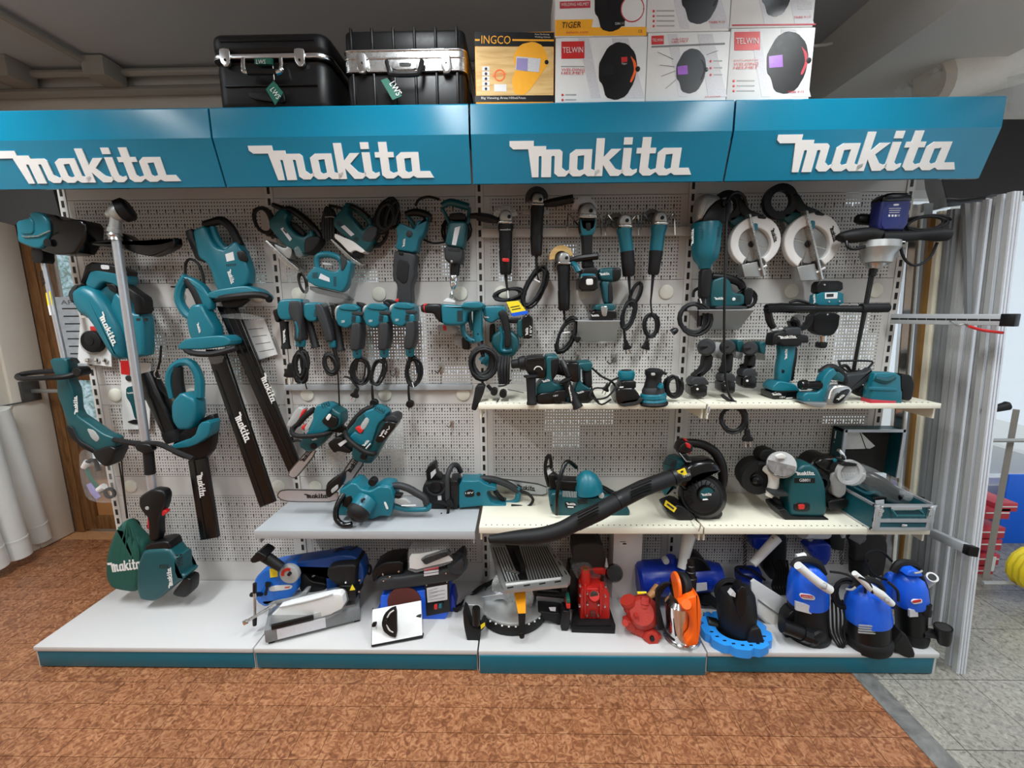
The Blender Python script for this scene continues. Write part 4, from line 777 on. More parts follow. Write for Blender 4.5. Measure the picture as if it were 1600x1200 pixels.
E('housing', '915,410 960,350 990,320 1020,260 1060,300 1060,350 1110,400 1200,520 1250,470 1265,450 1330,480 1330,560 1290,650 1240,720 1190,690 1100,610 1000,560 920,480', .03, .12, 'teal2', 20); U('top_handle', '1015,262,28 1080,272,32 1170,330,34 1240,400,32 1262,470,28', 32, .07, 'teal2', n=12); U('handle_pad', '1060,262,20 1160,310,24 1240,380,24', 22, .085, 'black'); E('nose', '1180,610 1230,500 1300,470 1345,490 1330,570 1280,640', .04, .122, 'dgrey', 10)
E('white_base', '935,545 1010,580 1110,620 1235,720 1200,740 1130,710 1080,740 1000,650 930,590', .03, .125, 'white', 8); E('sole_plate', '895,610 915,605 1110,790 1190,840 1180,858 1100,840', .0, .10, 'steel', 3, 0); E('blade_clamp', '1090,730 1170,700 1180,760 1120,790', .04, .11, 'black', 6)
E('name_plate', '965,470 1000,452 1098,545 1065,565', .12, .1225, 'sticker', 0, 0); vents('vent', 1115, 590, 50, 40, 4, 1, .1225, ang=30); vents('vent', 945, 440, 60, 40, 1, 4, .1215, ang=40)
E('cord_bundle', '820,265 890,290 920,400 905,580 850,600 790,580 780,420', .04, .10, 'rubber', 22)
for k in range(5): U('cord', f'{800+24*k},330 {790+26*k},450 {795+25*k},590', 12, .098, 'black')
U('cord_tie', '805,375 870,370 905,380', 5, .11, 'grey'); U('cord_lead', '850,260,16 930,275,14 1010,300,16', 14, .06, 'black'); hook(850, 240, .05)
T('jigsaw', 'smaller teal jigsaw below the other two, wrapped in clear film', 'jigsaw', 880, 950, .1, 'jigsaws')
E('housing', '650,960 710,880 740,860 850,905 940,920 985,860 1000,780 1085,820 1080,900 1045,1050 1000,1120 900,1095 750,1065 660,1010', .07, .15, 'teal', 14); U('top_handle', '735,880,26 725,800,28 750,755,30 830,742,32 910,760,30 965,800,28 985,880,28', 29, .11, 'teal', n=12); E('rear_pad', '965,760 1040,790 1050,830 1010,910 985,900 990,820', .08, .155, 'dgrey', 8); E('trigger', '790,820 880,835 885,855 795,850', .10, .13, 'lgrey', 4)
E('sole_plate', '690,1060 1000,1130 1075,1190 1060,1196 760,1130 690,1090', .03, .12, 'darksteel', 3, 0); E('name_plate', '765,930 850,975 855,1015 745,980', .15, .1525, 'sticker', 0, 0); vents('vent', 710, 950, 60, 60, 1, 5, .151); vents('vent', 905, 1010, 30, 100, 1, 7, .151); E('film_wrap', '650,1060 760,1080 1000,1130 1090,1080 1110,960 1070,1200 700,1300 620,1250', .04, .14, 'film', 6)
K('cord', 590, 1020, 40, 110, 4, .12, 9, tilt=-15, seed=5, jit=0.26)
V(*d2)
T('reciprocating_saw', 'reciprocating saw with a long grey nose and thick wound cord', 'saw', 350, 650, .08)
E('housing', '250,470 290,420 330,440 380,460 420,480 440,430 450,400 520,400 545,360 530,440 500,540 460,570 440,700 240,670 265,560', .04, .13, 'teal', 16); U('rear_handle', '320,330,26 400,310,34 480,320,36 540,350,34 540,400,24', 32, .09, 'black', n=12); U('handle_bow', '330,340,18 380,400,22 420,480,20', 20, .09, 'teal2')
E('gear_boot', '235,670 430,705 440,760 420,840 430,900 390,1010 400,1160 360,1200 250,1140 265,1000 215,930 225,780', .03, .12, 'dgrey', 22); E('boot_panel', '250,745 360,770 340,960 300,980 230,920', .12, .125, 'rubber', 8); E('lever', '135,1135 175,1125 240,1150 220,1185 160,1185', .05, .11, 'black', 6); E('red_collar', '235,1130 265,1118 270,1145 240,1150', .08, .13, 'red', 3); D('dial', 355, 512, 30, .12, .136, 'dgrey'); G(312, 640, 322, 556, 22, .1315)
E('switch', '260,678 305,680 300,712 258,708', .12, .125, 'black', 4); K('cord', 130, 330, 95, 180, 6, .1, 17, tilt=18, seed=3, jit=0.5, dd=.06); K('cord', 190, 330, 60, 150, 4, .09, 16, tilt=10, seed=6, jit=0.5, dd=.05); K('cord', 60, 480, 110, 150, 2, .05, 12, tilt=10, seed=8, jit=0.26); hook(400, 290, .06)
T('corded_drill', 'corded drill with a closed rear handle and chuck pointing down', 'drill', 790, 560, .07)
E('motor_housing', '735,410 890,410 905,440 880,640 860,660 700,630 720,520', .03, .13, 'teal2', 24); U('rear_handle', '665,250,30 740,215,34 840,240,36 915,260,32', 34, .08, 'teal2', n=12); U('handle_side', '660,270,18 700,340,18 735,410,18', 18, .08, 'teald'); U('handle_side', '918,265,18 915,340,18 900,420,18', 18, .08, 'teald'); E('switch', '740,330 850,320 890,340 890,390 740,390', .06, .11, 'black', 8)
E('gear_case', '695,630 870,655 870,760 840,800 750,800 700,760', .03, .125, 'dgrey', 26); D('screw', 753, 772, 12, .125, .128, 'steel', n=10); vents('vent', 775, 655, 120, 34, 8, 1, .131, ang=4); L('collar', (790, 795, .075), (782, 900, .075), '0,46 1,44', 'black'); L('chuck', (782, 895, .075), (768, 1030, .075), '0,34 .1,40 .45,40 .5,34 .6,38 .9,26 1,18', 'chrome'); L('bit', (768, 1025, .075), (748, 1115, .075), '0,16 .5,14 .6,20 1,18', 'steel', 12); E('base_tab', '670,1150 720,1110 790,1140 790,1165', .04, .08, 'white', 6)
E('name_plate', '785,455 835,440 795,620 755,615', .13, .1325, 'sticker', 0, 0); U('cord', '640,190,12 540,165,12 450,190,12 415,250,12', 12, .05, 'rubber'); K('cord', 790, 480, 150, 150, 2, .02, 10, seed=4, jit=0.26, dd=.01); U('cord', '480,560,10 580,600,10 690,590,10', 10, .04, 'rubber'); U('side_handle', '930,345,24 1010,345,30 1100,360,34 1190,390,30', 30, .09, 'rubber'); hook(790, 210, .06)

# angle grinders: guard behind, silver gear head, barrel, cord
def grinder(label, w_, head, barrel, rear, guard, cord, mats, badge=None):
    x, y = head; T('angle_grinder', label, 'grinder', x, y, .08, 'angle grinders'); (bx, by, br), (rx, ry, rr) = barrel, rear
    m1, m2 = mats
    if guard:
        gx, gy, gr, gm = guard; ring('guard', gx, gy, gr, gr*.45, .04, .075, gm, a0=10, a1=190); D('flange', gx, gy, gr*.55, .045, .06, 'darksteel')
    h_ = w_*1.0; k = w_
    E('gear_head', f'{x-k*.72},{y+k*.72} {x-k*.8},{y-k*.1} {x-k*.5},{y-k*.75} {x+k*.2},{y-k*.82} {x+k*.72},{y-k*.5} {x+k*.85},{y+k*.1} {x+k*.8},{y+k*.75}', .05, .13, 'cast', k*.3); D('spindle_lock', x+k*.45, y-k*.1, k*.24, .13, .136, 'black', n=14); E('head_flange', f'{x-k*.85},{y+k*.6} {x+k*.9},{y+k*.65} {x+k*.88},{y+k*1.0} {x-k*.85},{y+k*.95}', .05, .132, 'steel', k*.1)
    L('motor_barrel', (x, y+k*.9, .09), (bx, by, .09), f'0,{k*.95} .12,{k} .3,{br*1.02} .9,{br} 1,{br*.96}', m1); L('rear_grip', (bx, by, .09), (rx, ry, .09), f'0,{br*1.04} .5,{rr*1.05} .92,{rr} 1,{rr*.8}', m2)
    L('cord_sleeve', (rx, ry, .09), (cord[0][0], cord[0][1], .085), f'0,{w_*.22} 1,{w_*.13}', 'rubber', 10)
    if len(cord) > 1: U('cord', [(a, b, w_*.12, .07) for a, b in cord], w_*.12, .07, 'rubber')
    if badge: badge()
V(*d3)
def b1(): TX('metabo', 135, 344, 205, 342, 12, .131, 'sticker'); E('switch', '148,528 195,530 195,555 150,552', .128, .133, 'red', 2)
grinder('black grinder with a red switch, first in the upper grinder row', 52, (172, 255), (172, 480, 44), (172, 640, 40), (170, 260, 84, 'steel'), [(182, 740), (185, 775)], ('rubber', 'black'), b1)
U('side_handle', '-20,250,24,.1 60,265,28,.1 120,280,18,.1', 24, .1, 'rubber'); K('cord', 190, 770, 110, 42, 4, .06, 9, tilt=-8, seed=11, jit=0.30); U('cord_tie', '185,745 190,795', 6, .08, 'white', 0)
grinder('all-black grinder with a side handle, second in the upper grinder row', 46, (385, 140), (378, 380, 42), (378, 512, 38), (380, 130, 78, 'darksteel'), [(378, 620), (395, 680)], ('rubber', 'black'))
U('side_handle', '420,165,18,.1 500,155,30,.12 625,130,28,.14', 28, .12, 'rubber'); K('cord', 365, 720, 60, 160, 4, .06, 9, tilt=25, seed=12, jit=0.26); U('cord_tie', '365,672 400,690', 6, .09, 'white', 0); E('depth_stop', '285,205 465,205 465,240 285,240', .04, .06, 'lgrey', 3)
grinder('black grinder with a striped flap disc, hanging lower than its row', 46, (560, 530), (562, 745, 40), (562, 880, 38), (545, 525, 80, 'helmetwood'), [(568, 940), (580, 980)], ('rubber', 'black'))
V(*d4); U('side_handle', '130,545,18,.1 200,530,22,.12 320,515,22,.15', 22, .12, 'black'); K('cord', 110, 1040, 55, 140, 4, .06, 9, tilt=25, seed=13, jit=0.26); U('cord_tie', '85,1030 130,1025', 6, .09, 'white', 0); plug(150, 1050, 35, 34, .07)
def fork(x0, x1, y0, y1, z):
    V(*d4); RD(); thing('fork_hook', 'wire fork hook holding the '+z, 'hook', P((x0+x1)/2, y1, .03), 'fork hooks')
    for xx, s in ((x0, 1), (x1, -1)): U('prong', f'{xx-3*s},{y1},5,.03 {xx},{y0+30},5,.09 {xx+12*s},{y0},5,.10 {xx+66*s},{y0+70},5,.06', 5, .08, 'chrome', 2, n=6)
fork(115, 338, 235, 375, 'cordless grinder'); fork(372, 588, 235, 370, 'corded grinder left of the pair'); fork(612, 832, 230, 370, 'corded grinder right of the pair')
V(*d4)
T('cordless_grinder', 'cordless teal grinder with battery, between black and corded grinders', 'grinder', 245, 230, .08, 'angle grinders'); ring('guard', 228, 210, 88, 40, .04, .07, 'sticker', a0=10, a1=170); D('flange', 235, 215, 50, .045, .06, 'darksteel'); E('gear_head', '190,265 195,200 225,165 270,165 300,205 300,265', .05, .13, 'brushed', 14); D('spindle_lock', 273, 210, 13, .13, .136, 'black', n=14); E('head_flange', '188,240 302,245 300,272 188,270', .05, .133, 'steel', 4)
E('neck', '190,270 300,272 296,310 275,330 275,540 290,600 215,600 215,540 210,400 190,330', .05, .13, 'rubber', 14); E('teal_frame', '192,275 210,285 215,330 240,340 275,330 280,285 300,275 298,330 280,380 205,390 194,320', .055, .135, 'teal', 8); E('switch_plate', '235,290 272,290 270,345 238,345', .13, .138, 'black', 4); E('battery_shoe', '205,600 300,590 308,660 195,665', .04, .15, 'black', 10); E('teal_band', '205,632 300,632 305,660 200,662', .148, .153, 'teal', 3); E('battery', '182,650 308,645 306,750 180,752', .03, .155, 'gloss', 10); E('battery_button', '238,668 285,666 286,708 240,710', .155, .16, 'white', 4); U('side_handle', '140,550,16,.1 170,580,18,.12 190,620,18,.13', 18, .11, 'teal')
grinder('left of the two grinders with teal barrels and coiled cords', 52, (492, 280), (514, 485, 44), (526, 650, 42), (440, 290, 62, 'darksteel'), [(532, 760), (536, 810), (540, 850)], ('teal', 'rubber'))
K('cord', 520, 900, 42, 110, 4, .06, 10, tilt=16, seed=14, jit=0.30); K('cord', 570, 770, 34, 90, 2, .06, 10, tilt=22, seed=15, jit=0.26); U('cord_end', '490,950,9 495,1020,9 500,1080,9', 9, .06, 'rubber'); plug(502, 1075, 78, 42, .06); U('cord_tie', '510,875 550,868', 5, .09, 'grey', 0)
grinder('right of the two grinders with teal barrels and coiled cords', 52, (728, 262), (708, 482, 44), (688, 640, 38), (680, 260, 58, 'darksteel'), [(675, 790), (672, 830), (680, 900)], ('teal', 'rubber'))
K('cord', 672, 975, 52, 82, 5, .06, 10, seed=16, jit=0.26); U('cord_end', '650,1040,9 645,1085,9', 9, .06, 'rubber', 0); plug(648, 1075, 102, 42, .06)
T('impact_wrench', 'cordless impact wrench resting on the small grey ledge', 'wrench', 360, 945, .1)
E('motor_housing', '318,600 440,595 460,610 462,660 440,690 330,680 316,650', .04, .14, 'teal2', 16); E('nose', '400,598 462,596 464,660 430,690 405,680', .05, .145, 'black', 12); E('handle', '330,680 400,685 410,740 412,830 360,835 350,780', .05, .13, 'teald', 14); E('grip', '375,690 405,700 412,830 375,832', .048, .134, 'rubber', 8); E('foot', '290,840 415,830 425,880 285,880', .03, .15, 'teal2', 8); E('battery', '262,880 425,876 428,940 262,946', .02, .155, 'gloss', 6); E('belt_clip', '335,850 385,850 375,920 345,915', .15, .162, 'steel', 4); G(272, 920, 328, 918, 14, .156); G(328, 645, 398, 640, 18, .141)
def ledge(label, s, d0, d1_, slope):                     # folded grey ledge: narrow top and a front that runs back down to the wall
    RD(); q = pts(s); a, b, c, e = [P(x, y, dd) for (x, y), dd in zip(q, (d1_, d1_, d0, d0))]; thing('tool_ledge', label, 'ledge', (a+b)/2, 'tool ledges'); th = Vector((0, .003, -.003))
    obj('front', [a, b, c, e, a+th, b+th, c+th, e+th], [(3, 2, 1, 0), (4, 5, 6, 7), (0, 1, 5, 4), (1, 2, 6, 5), (2, 3, 7, 6), (3, 0, 4, 7)], 'shelfgrey', smooth=0); box('top', a.x, b.x, -d1_, -.0, a.z-.003, a.z, 'shelfgrey')
ledge('grey ledge plate under the impact wrench', '182,948 468,945 432,1082 178,1080', .01, .17, 1)
V(*d5); ledge('grey ledge plate under the planer behind the big grinder', '225,875 595,875 490,1005 225,1005', .01, .15, 1)
T('big_grinder', 'large two-handed angle grinder with a long teal barrel', 'grinder', 270, 400, .1)
E('gear_head', '190,260 200,160 220,120 260,105 340,120 360,180 350,270 200,290', .05, .16, 'cast', 30); E('side_mount', '230,265 270,200 330,145 410,140 425,180 400,300 230,300', .08, .17, 'black', 12); D('handle_boss', 405, 160, 24, .14, .19, 'gloss'); L('motor_barrel', (275, 295, .1), (262, 600, .1), '0,92 .05,96 .5,92 .66,88 .8,74 .92,44 1,36', 'teal'); E('rear_handle', '232,600 302,598 298,700 285,800 222,800 225,700', .07, .13, 'rubber', 14); U('handle_tail', '240,800,24 232,900,20 225,985,18', 22, .1, 'rubber')
vents('vent', 232, 350, 24, 70, 1, 6, .19, 'teald'); vents('vent', 350, 350, 24, 70, 1, 6, .18, 'teald'); G(186, 445, 188, 330, 16, .185); K('cord', 195, 930, 118, 112, 4, .13, 10, seed=21, jit=0.26); U('cord_tie', '230,800 240,830', 5, .15, 'white', 0); L('plug', (80, 1005, .13), (45, 1025, .13), '0,12 .4,22 1,24', 'black', 12)
T('planer', 'small dark planer standing on the ledge behind the big grinder', 'planer', 420, 860, .08)
E('housing', '290,680 380,650 420,690 430,760 510,770 510,850 290,860 280,780', .03, .11, 'teal2', 12); U('handle', '310,650,22 400,660,26 490,690,26 515,730,24', 24, .08, 'black', n=12); E('sole', '310,850 520,848 520,868 320,872', .02, .12, 'dgrey', 4); E('front_knob', '510,720 575,735 560,840 515,850', .04, .11, 'black', 10); K('cord', 545, 800, 70, 65, 2, .07, 9, seed=22, jit=0.26); D('dial', 458, 803, 11, .11, .115, 'white', n=12); vents('vent', 490, 800, 30, 44, 1, 4, .111); G(325, 808, 395, 806, 18, .111); U('cord_loop', '220,730,10 190,750,10 185,790,10', 10, .06, 'rubber')
def circ(label, ox, oy, s, extra=0):
    V(1190-(ox)/4.848/s, 280-(oy)/4.848/s, 4.848*s)
    T('circular_saw', label, 'saw', 360, 480, .1, 'circular saws'); E('motor', '130,260 300,250 420,235 420,300 300,400 160,330', .03, .10, 'teal2', 16)
    ring('rear_handle', 150, 165, 128, 52, .06, .10, 'black', a0=0, a1=360); E('handle_neck', '215,120 265,110 320,205 420,240 330,300 240,240', .05, .105, 'black', 12)
    D('blade', 365, 490, 140, .10, .104, 'brushed', .02, 32); D('arbor', 360, 487, 26, .104, .116, 'black')
    for a, b, c, e in ((240, 455, 320, 475), (385, 500, 490, 530), (300, 640, 335, 540), (370, 450, 392, 385)): U('blade_sheen', f'{a},{b},9 {c},{e},3', 5, .1035, 'chrome', 0, n=6)
    v, f = [], []
    c = P(372, 475, .12); k_ = mpp(c); N = 30; outer = []; inner = []
    for i in range(N+1):
        g = math.radians(-62+(300)*i/N); ro = 205+14*math.sin(2*g+.6); outer.append((372+ro*math.cos(g), 470-ro*1.08*math.sin(g))); inner.append((365+136*math.cos(g), 490-136*math.sin(g)))
    E('blade_guard', outer+inner[::-1], .085, .135, 'white', 10, 0); E('guard_gap', '400,255 430,240 480,265 470,278 410,272', .133, .137, 'black', 3)
    E('sole_plate', '278,255 296,258 412,760 398,768', .0, .16, 'steel', 2, 0); E('sole_foot', '240,670 390,640 410,768 265,772', .05, .14, 'brushed', 4, 0); E('lever', '355,340 375,312 402,318 398,375 368,385', .13, .15, 'teal', 6); U('fence_screw', '415,710 440,690 480,670', 8, .14, 'white', 0); E('bracket', '385,625 420,610 440,680 400,690', .10, .145, 'black', 5)
    if extra: E('gear_cover', '130,240 270,260 330,310 180,420 150,330', .02, .08, 'grey', 10)
    G(512, 360, 545, 478, 34, .1365, 'black')
circ('right circular saw with a white blade guard', 0, 0, 1.0, 1)
circ('left circular saw, its cord hanging straight down in front of the shelf', 438, -61, 1.12)
V(*d5); U('cord', '545,185,10,.1 525,120,11,.12 480,88,11,.14 430,110,11,.16 405,160,11,.2', 11, .1, 'rubber')
V(*(1050, 430, 4.445))
U('cord', '385,-500,9,.2 368,0,9,.33 362,400,9,.335 370,700,9,.335 400,840,9,.335 445,885,9,.335', 9, .33, 'black', 2); U('cord', '445,880,9 400,870,9 350,830,9 355,845,9 410,880,9', 9, .33, 'black'); K('cord', 420, 1000, 100, 96, 3, .34, 9, 'black', seed=31, jit=0.26); U('cord', '460,895,9 510,940,9 522,1000,9 522,1070,9', 9, .345, 'black'); plug(522, 1065, 88, 56, .345)
V(*d6)
T('paddle_mixer', 'electric paddle mixer with navy motor, two black handles and a long shaft', 'mixer', 900, 480, .2)
E('motor_cap', '880,140 920,118 1080,116 1095,140 1060,395 900,395 840,385 862,200', .15, .25, 'navy', 20); E('cap_top', '870,150 920,116 1080,114 1095,150 1090,180 870,190', .145, .255, 'gloss', 14); E('rating_plate', '925,190 1075,180 1050,370 900,380', .249, .254, 'navy', 4); TX('CE', 1025, 283, 1046, 282, 14, .255, 'sticker')
for k, a in enumerate((960, 985, 1008)): E('plate_mark', f'{a},268 {a+14},268 {a+13},284 {a-1},284', .253, .2555, 'sticker', 0, 0)
for k in range(3): U('plate_line', f'{965},{222+16*k} {1055-6*k},{220+16*k}', 2.5, .255, 'sticker', 0, n=4)
E('plate_mark', '1000,188 1040,186 1040,200 998,202', .253, .2555, 'sticker', 2)
U('handle', '900,430,46,.22 820,415,50,.2 700,430,52,.18 610,440,40,.16 590,450,30,.16', 45, .2, 'rubber', n=12); U('handle', '900,440,44,.22 1100,435,40,.22 1200,425,36,.22 1330,420,50,.22 1410,420,46,.22', 42, .22, 'rubber', n=12); U('handle_bow', '640,460,12,.18 660,520,12,.2 740,525,12,.2 860,480,12,.2', 12, .2, 'black'); U('trim_rod', '905,472,6,.25 1085,475,6,.25', 6, .25, 'steel', 0)
L('gear_case', (900, 470, .18), (870, 640, .18), '0,125 .3,130 .6,100 .95,96 1,70', 'cast', 24); L('collar', (868, 610, .18), (850, 680, .18), '0,70 .5,66 1,40', 'steel'); L('shaft_nut', (850, 670, .18), (835, 735, .18), '0,28 1,24', 'black', 10); U('shaft', '838,720,17,.18 740,1210,15,.16', 16, .18, 'black', 0, n=10)
E('mount', '780,540 1000,520 1040,530 1000,600 800,630', .02, .16, 'lgrey', 10); K('cord', 1250, 330, 200, 60, 3, .16, 10, tilt=-4, seed=41, jit=0.26, dd=.08); U('cord', '1075,330,10,.2 1050,480,10,.2 1080,600,10,.2 1160,655,10,.2 1270,600,10,.2 1330,480,10,.2', 10, .2, 'rubber'); L('cord_coil', (720, 300, .1), (840, 310, .1), '0,30 .2,40 1,40', 'black'); 
V(1180, 420, 5.219)
U('shaft_tail', '940,60,14 800,840,14', 14, .18, 'black', 0, n=10); U('paddle', '680,750,9,.15 700,800,9,.1 760,840,9,.12 800,835,9,.18 880,830,9,.24 930,800,9,.26 950,755,9,.22 800,750,9,.18 685,752,9,.15', 9, .18, 'black'); U('paddle_fin', '690,800,12 740,790,14 780,840,12', 12, .16, 'rubber')
# ================================================================== drills on the grey rail
US, LS, GS, DKZ = 1.1745, .628, .606, .1085
e1 = (790, 530, 5.333); e2 = (1050, 430, 4.445); e3 = (1180, 420, 5.219)
V(*d7)
DG = 'corded drills on the grey rail'
T('corded_drill', 'drill with a lettered black side handle, first of the five', 'drill', 310, 300, .1, DG)
E('motor_housing', '130,180 150,125 200,110 350,105 370,140 360,200 340,260 240,320 160,310 130,250', .03, .16, 'teal', 22); E('grip', '240,120 355,130 365,200 350,400 365,520 280,520 290,400 280,330 240,280 225,200', .06, .165, 'dgrey', 20); E('grip_line', '255,330 275,380 282,500 292,500 300,400 275,330', .15, .167, 'teal', 3); L('tail', (318, 510, .11), (316, 578, .11), '0,46 .8,44 1,36', 'teal'); D('screw', 300, 540, 8, .15, .158, 'black', n=8)
E('side_clamp', '65,220 120,200 140,290 120,340 95,330', .06, .14, 'black', 10); L('side_handle', (150, 330, .12), (172, 600, .12), '0,46 .1,40 .5,38 .85,40 .93,46 1,46', 'rubber'); G(140, 405, 145, 545, 24, .148)
K('cord', 315, 760, 80, 170, 6, .1, 14, seed=51, jit=.5, dd=.05); L('cord_sleeve', (318, 575, .11), (330, 780, .11), '0,22 1,18', 'black', 10); plug(215, 740, 92, 90, .1); U('cord_end', '360,900,6 365,960,6 378,1000,6', 6, .09, 'black'); vents('vent', 230, 200, 50, 40, 4, 1, .161)
T('corded_drill', 'tilted drill with a slim grey grip, second of the five', 'drill', 540, 300, .1, DG)
E('motor_housing', '375,180 400,145 540,140 560,180 545,230 500,330 430,330 385,280', .03, .15, 'teal', 20); E('grip', '480,150 555,165 590,260 640,420 660,520 590,530 560,420 520,330 490,240', .06, .155, 'dgrey', 20); L('tail', (625, 520, .11), (638, 588, .11), '0,38 .8,36 1,28', 'teal'); L('side_handle', (390, 300, .1), (465, 590, .1), '0,36 .1,32 .9,36 .95,44 1,44', 'rubber'); vents('vent', 462, 250, 36, 70, 1, 5, .151, ang=8)
K('cord', 605, 740, 72, 115, 5, .1, 15, seed=52, jit=.35, tilt=-12); L('cord_sleeve', (640, 585, .11), (680, 720, .11), '0,22 1,16', 'black', 10); U('cord_drop', '680,800,8 690,1000,8 700,1240,8', 8, .1, 'black', 0); plug(698, 1250, 90, 110, .12)
def drill(label, x, y, bend, k, lbl, sd):
    T('corded_drill', label, 'drill', x, y, .1, DG)
    def q(l): return ' '.join(f'{x+a:.0f},{y+b:.0f}' for a, b in pts(l))
    E('gear_case', q('-240,0 -215,-45 -150,-60 -130,120 -190,130 -230,90'), .04, .14, 'cast', 16); E('motor_housing', q('-215,30 -195,-30 -150,-65 -30,-60 10,-30 20,20 20,100 -30,130 -110,180 -190,150 -212,90'), .03, .16, 'teal', 22); E('top_ridge', q('-190,-20 -150,-62 -40,-58 15,-20 -20,5 -150,-5'), .05, .168, 'teal', 8); E('dark_insert', q('-95,10 18,15 18,50 -90,45'), .15, .166, 'dgrey', 5); vents('vent', x-80, y+85, 46, 60, 1, 4, .167, ang=6)
    E('grip', q(f'-70,120 15,110 20,250 {bend+10},390 {bend-78},390 -75,250'), .05, .165, 'dgrey', 20); E('rear_shoulder', q('-70,60 18,45 20,130 -68,130'), .05, .163, 'teal', 14); L('tail', (x+bend-34, y+380, .11), (x+bend-38, y+470, .11), '0,44 .8,42 1,32', 'teal'); D('screw', x+bend-40, y+430, 9, .15, .157, 'black', n=8)
    E('side_clamp', q('-310,-80 -240,-60 -220,-10 -240,60 -275,60 -280,-20'), .06, .13, 'black', 10)
    if k: L('side_handle', (x-255, y+20, .1), (x-205, y+400, .1), '0,40 .1,34 .55,36 .92,38 .95,46 1,46', 'rubber')
    TX(lbl, x-195, y+125, x-160, y+120, 26, .162, 'white'); L('cord_sleeve', (x+bend-38, y+465, .11), (x+bend-50, y+590, .11), '0,20 1,14', 'black', 10)
V(*d7)
drill('drill with a long black side handle, third of the five', 915, 220, -5, 1, '18V', 0); K('cord', 905, 810, 105, 150, 4, .09, 10, seed=61, jit=.4); U('cord_tail', '745,875,10 800,890,12 860,960,12 885,990,10', 11, .09, 'black'); plug(875, 985, 110, 62, .09)
drill('drill with its cord hanging to a straight plug, fourth of the five', 1185, 215, -8, 0, '18V', 0); K('cord', 1080, 820, 72, 150, 4, .1, 10, seed=62, jit=.35, tilt=14); U('cord_tail', '1020,960,9 1022,1040,14 1030,1120,14', 12, .1, 'black', 0); D('plug', 1032, 1140, 40, .09, .12, 'black')
drill('drill nearest the big hammer, fifth of the five', 1445, 205, -14, 0, '18V', 0); K('cord', 1425, 815, 85, 160, 5, .1, 10, seed=63, jit=.35); U('cord_tail', '1378,960,9 1380,1040,13 1388,1130,13', 12, .1, 'black', 0); D('plug', 1388, 1150, 38, .09, .12, 'black'); U('cord_tie', '1415,930 1430,980', 5, .12, 'white', 0)
V(*d8)
T('demolition_hammer', 'big teal rotary hammer with a D handle and red nose ring', 'hammer', 600, 330, .14)
E('barrel', '160,148 330,148 330,330 290,310 255,270 245,240 160,232', .08, .20, 'black', 24); L('nose', (110, 192, .14), (185, 190, .14), '0,22 .15,36 1,44', 'rubber'); L('nose_ring', (140, 191, .14), (170, 190, .14), '0,42 .5,46 1,44', 'red'); E('motor_housing', '318,165 340,150 505,165 560,140 700,150 705,200 600,215 560,230 545,320 510,345 400,350 330,335', .06, .22, 'teal', 26); E('top_cover', '505,165 530,132 650,125 705,155 700,185 640,195 510,185', .07, .235, 'teal', 12)
U('rear_grip', '640,180,46 640,320,46 640,440,46 655,500,44', 46, .15, 'teal', n=14); U('handle_bow', '500,320,24 500,400,24 545,470,26 610,500,28', 26, .15, 'teal', n=12); U('inner_bow', '560,220,22 565,300,20 590,400,20', 20, .14, 'teal2'); 
for a, b in ((632, 212), (640, 432), (592, 500), (535, 468)): D('screw', a, b, 9, .20, .204, 'black', n=8)
vents('vent', 472, 262, 60, 105, 1, 8, .222); K('cord', 690, 690, 140, 165, 6, .2, 17, seed=71, jit=.4, dd=.06); L('cord_sleeve', (660, 520, .16), (690, 640, .2), '0,24 1,18', 'rubber', 10); E('side_handle', '625,900 715,900 690,1000 645,1100 625,1140 580,1130 600,1040', .22, .28, 'rubber', 14)
E('rear_prop', '495,450 550,470 575,575 500,570', .05, .12, 'black', 8); E('small_box', '270,340 450,350 460,430 330,440 270,400', .02, .07, 'lgrey', 3); E('box_mark', '310,350 345,352 345,400 318,400', .07, .072, 'red', 0); E('card_holder', '415,440 505,445 500,540 420,535', .01, .04, 'lgrey', 3)
T('battery_blower', 'compact teal battery blower behind the rotary hammer', 'blower', 880, 480, .08)
E('housing', '690,170 890,165 910,200 900,260 880,300 830,290 780,330 700,300', .04, .16, 'teal', 16); E('fan_volute', '770,520 780,440 860,380 960,400 1020,460 1030,540 980,630 900,650 830,600', .03, .15, 'teal2', 30); E('grip', '830,230 880,200 920,240 950,420 955,545 890,555 895,430 860,300', .06, .18, 'rubber', 16); U('handle_edge', '850,360,16 870,460,16 860,570,18 900,590,22 960,580,20', 18, .15, 'teal'); E('arm', '910,280 1040,280 1050,330 940,330', .05, .14, 'black', 10); E('battery_shoe', '1010,300 1060,290 1070,460 1010,450', .04, .15, 'teal2', 10); E('battery', '1050,270 1110,250 1155,270 1150,450 1120,470 1060,465', .03, .16, 'gloss', 10)
G(1110, 445, 1112, 370, 26, .1605); E('dark_side', '755,340 800,330 800,460 752,520', .02, .10, 'black', 8); TX('18V', 1145, 445, 1146, 350, 20, .1605); G(695, 278, 742, 282, 16, .161); L('nozzle', (690, 700, .1), (745, 640, .1), '0,55 1,62', 'teal')
for k in range(4): U('cord', f'{850+26*k},640,15,.2 {835+30*k},760,15,.24 {850+24*k},900,15,.24', 15, .22, 'rubber')
U('cord_tie', '830,920 900,910 950,860', 8, .25, 'rubber'); D('plug', 875, 1000, 36, .22, .28, 'black'); D('plug', 790, 980, 34, .2, .26, 'black'); U('pin', '835,1040 800,1110', 8, .28, 'dgrey', 0); U('cord', '730,910,18 770,960,18', 18, .22, 'black', 0); U('cord_tie', '920,950 1070,982', 3, .26, 'black', 0)
T('price_tag', 'yellow and blue price tag under the first grinder cord', 'tag', 1000, 190, .1); E('card', '908,130 1020,118 1112,240 970,268', .09, .093, 'yellow', 0, 0); E('card_band', '945,238 1100,210 1112,240 970,268', .093, .0936, 'blue', 0, 0)
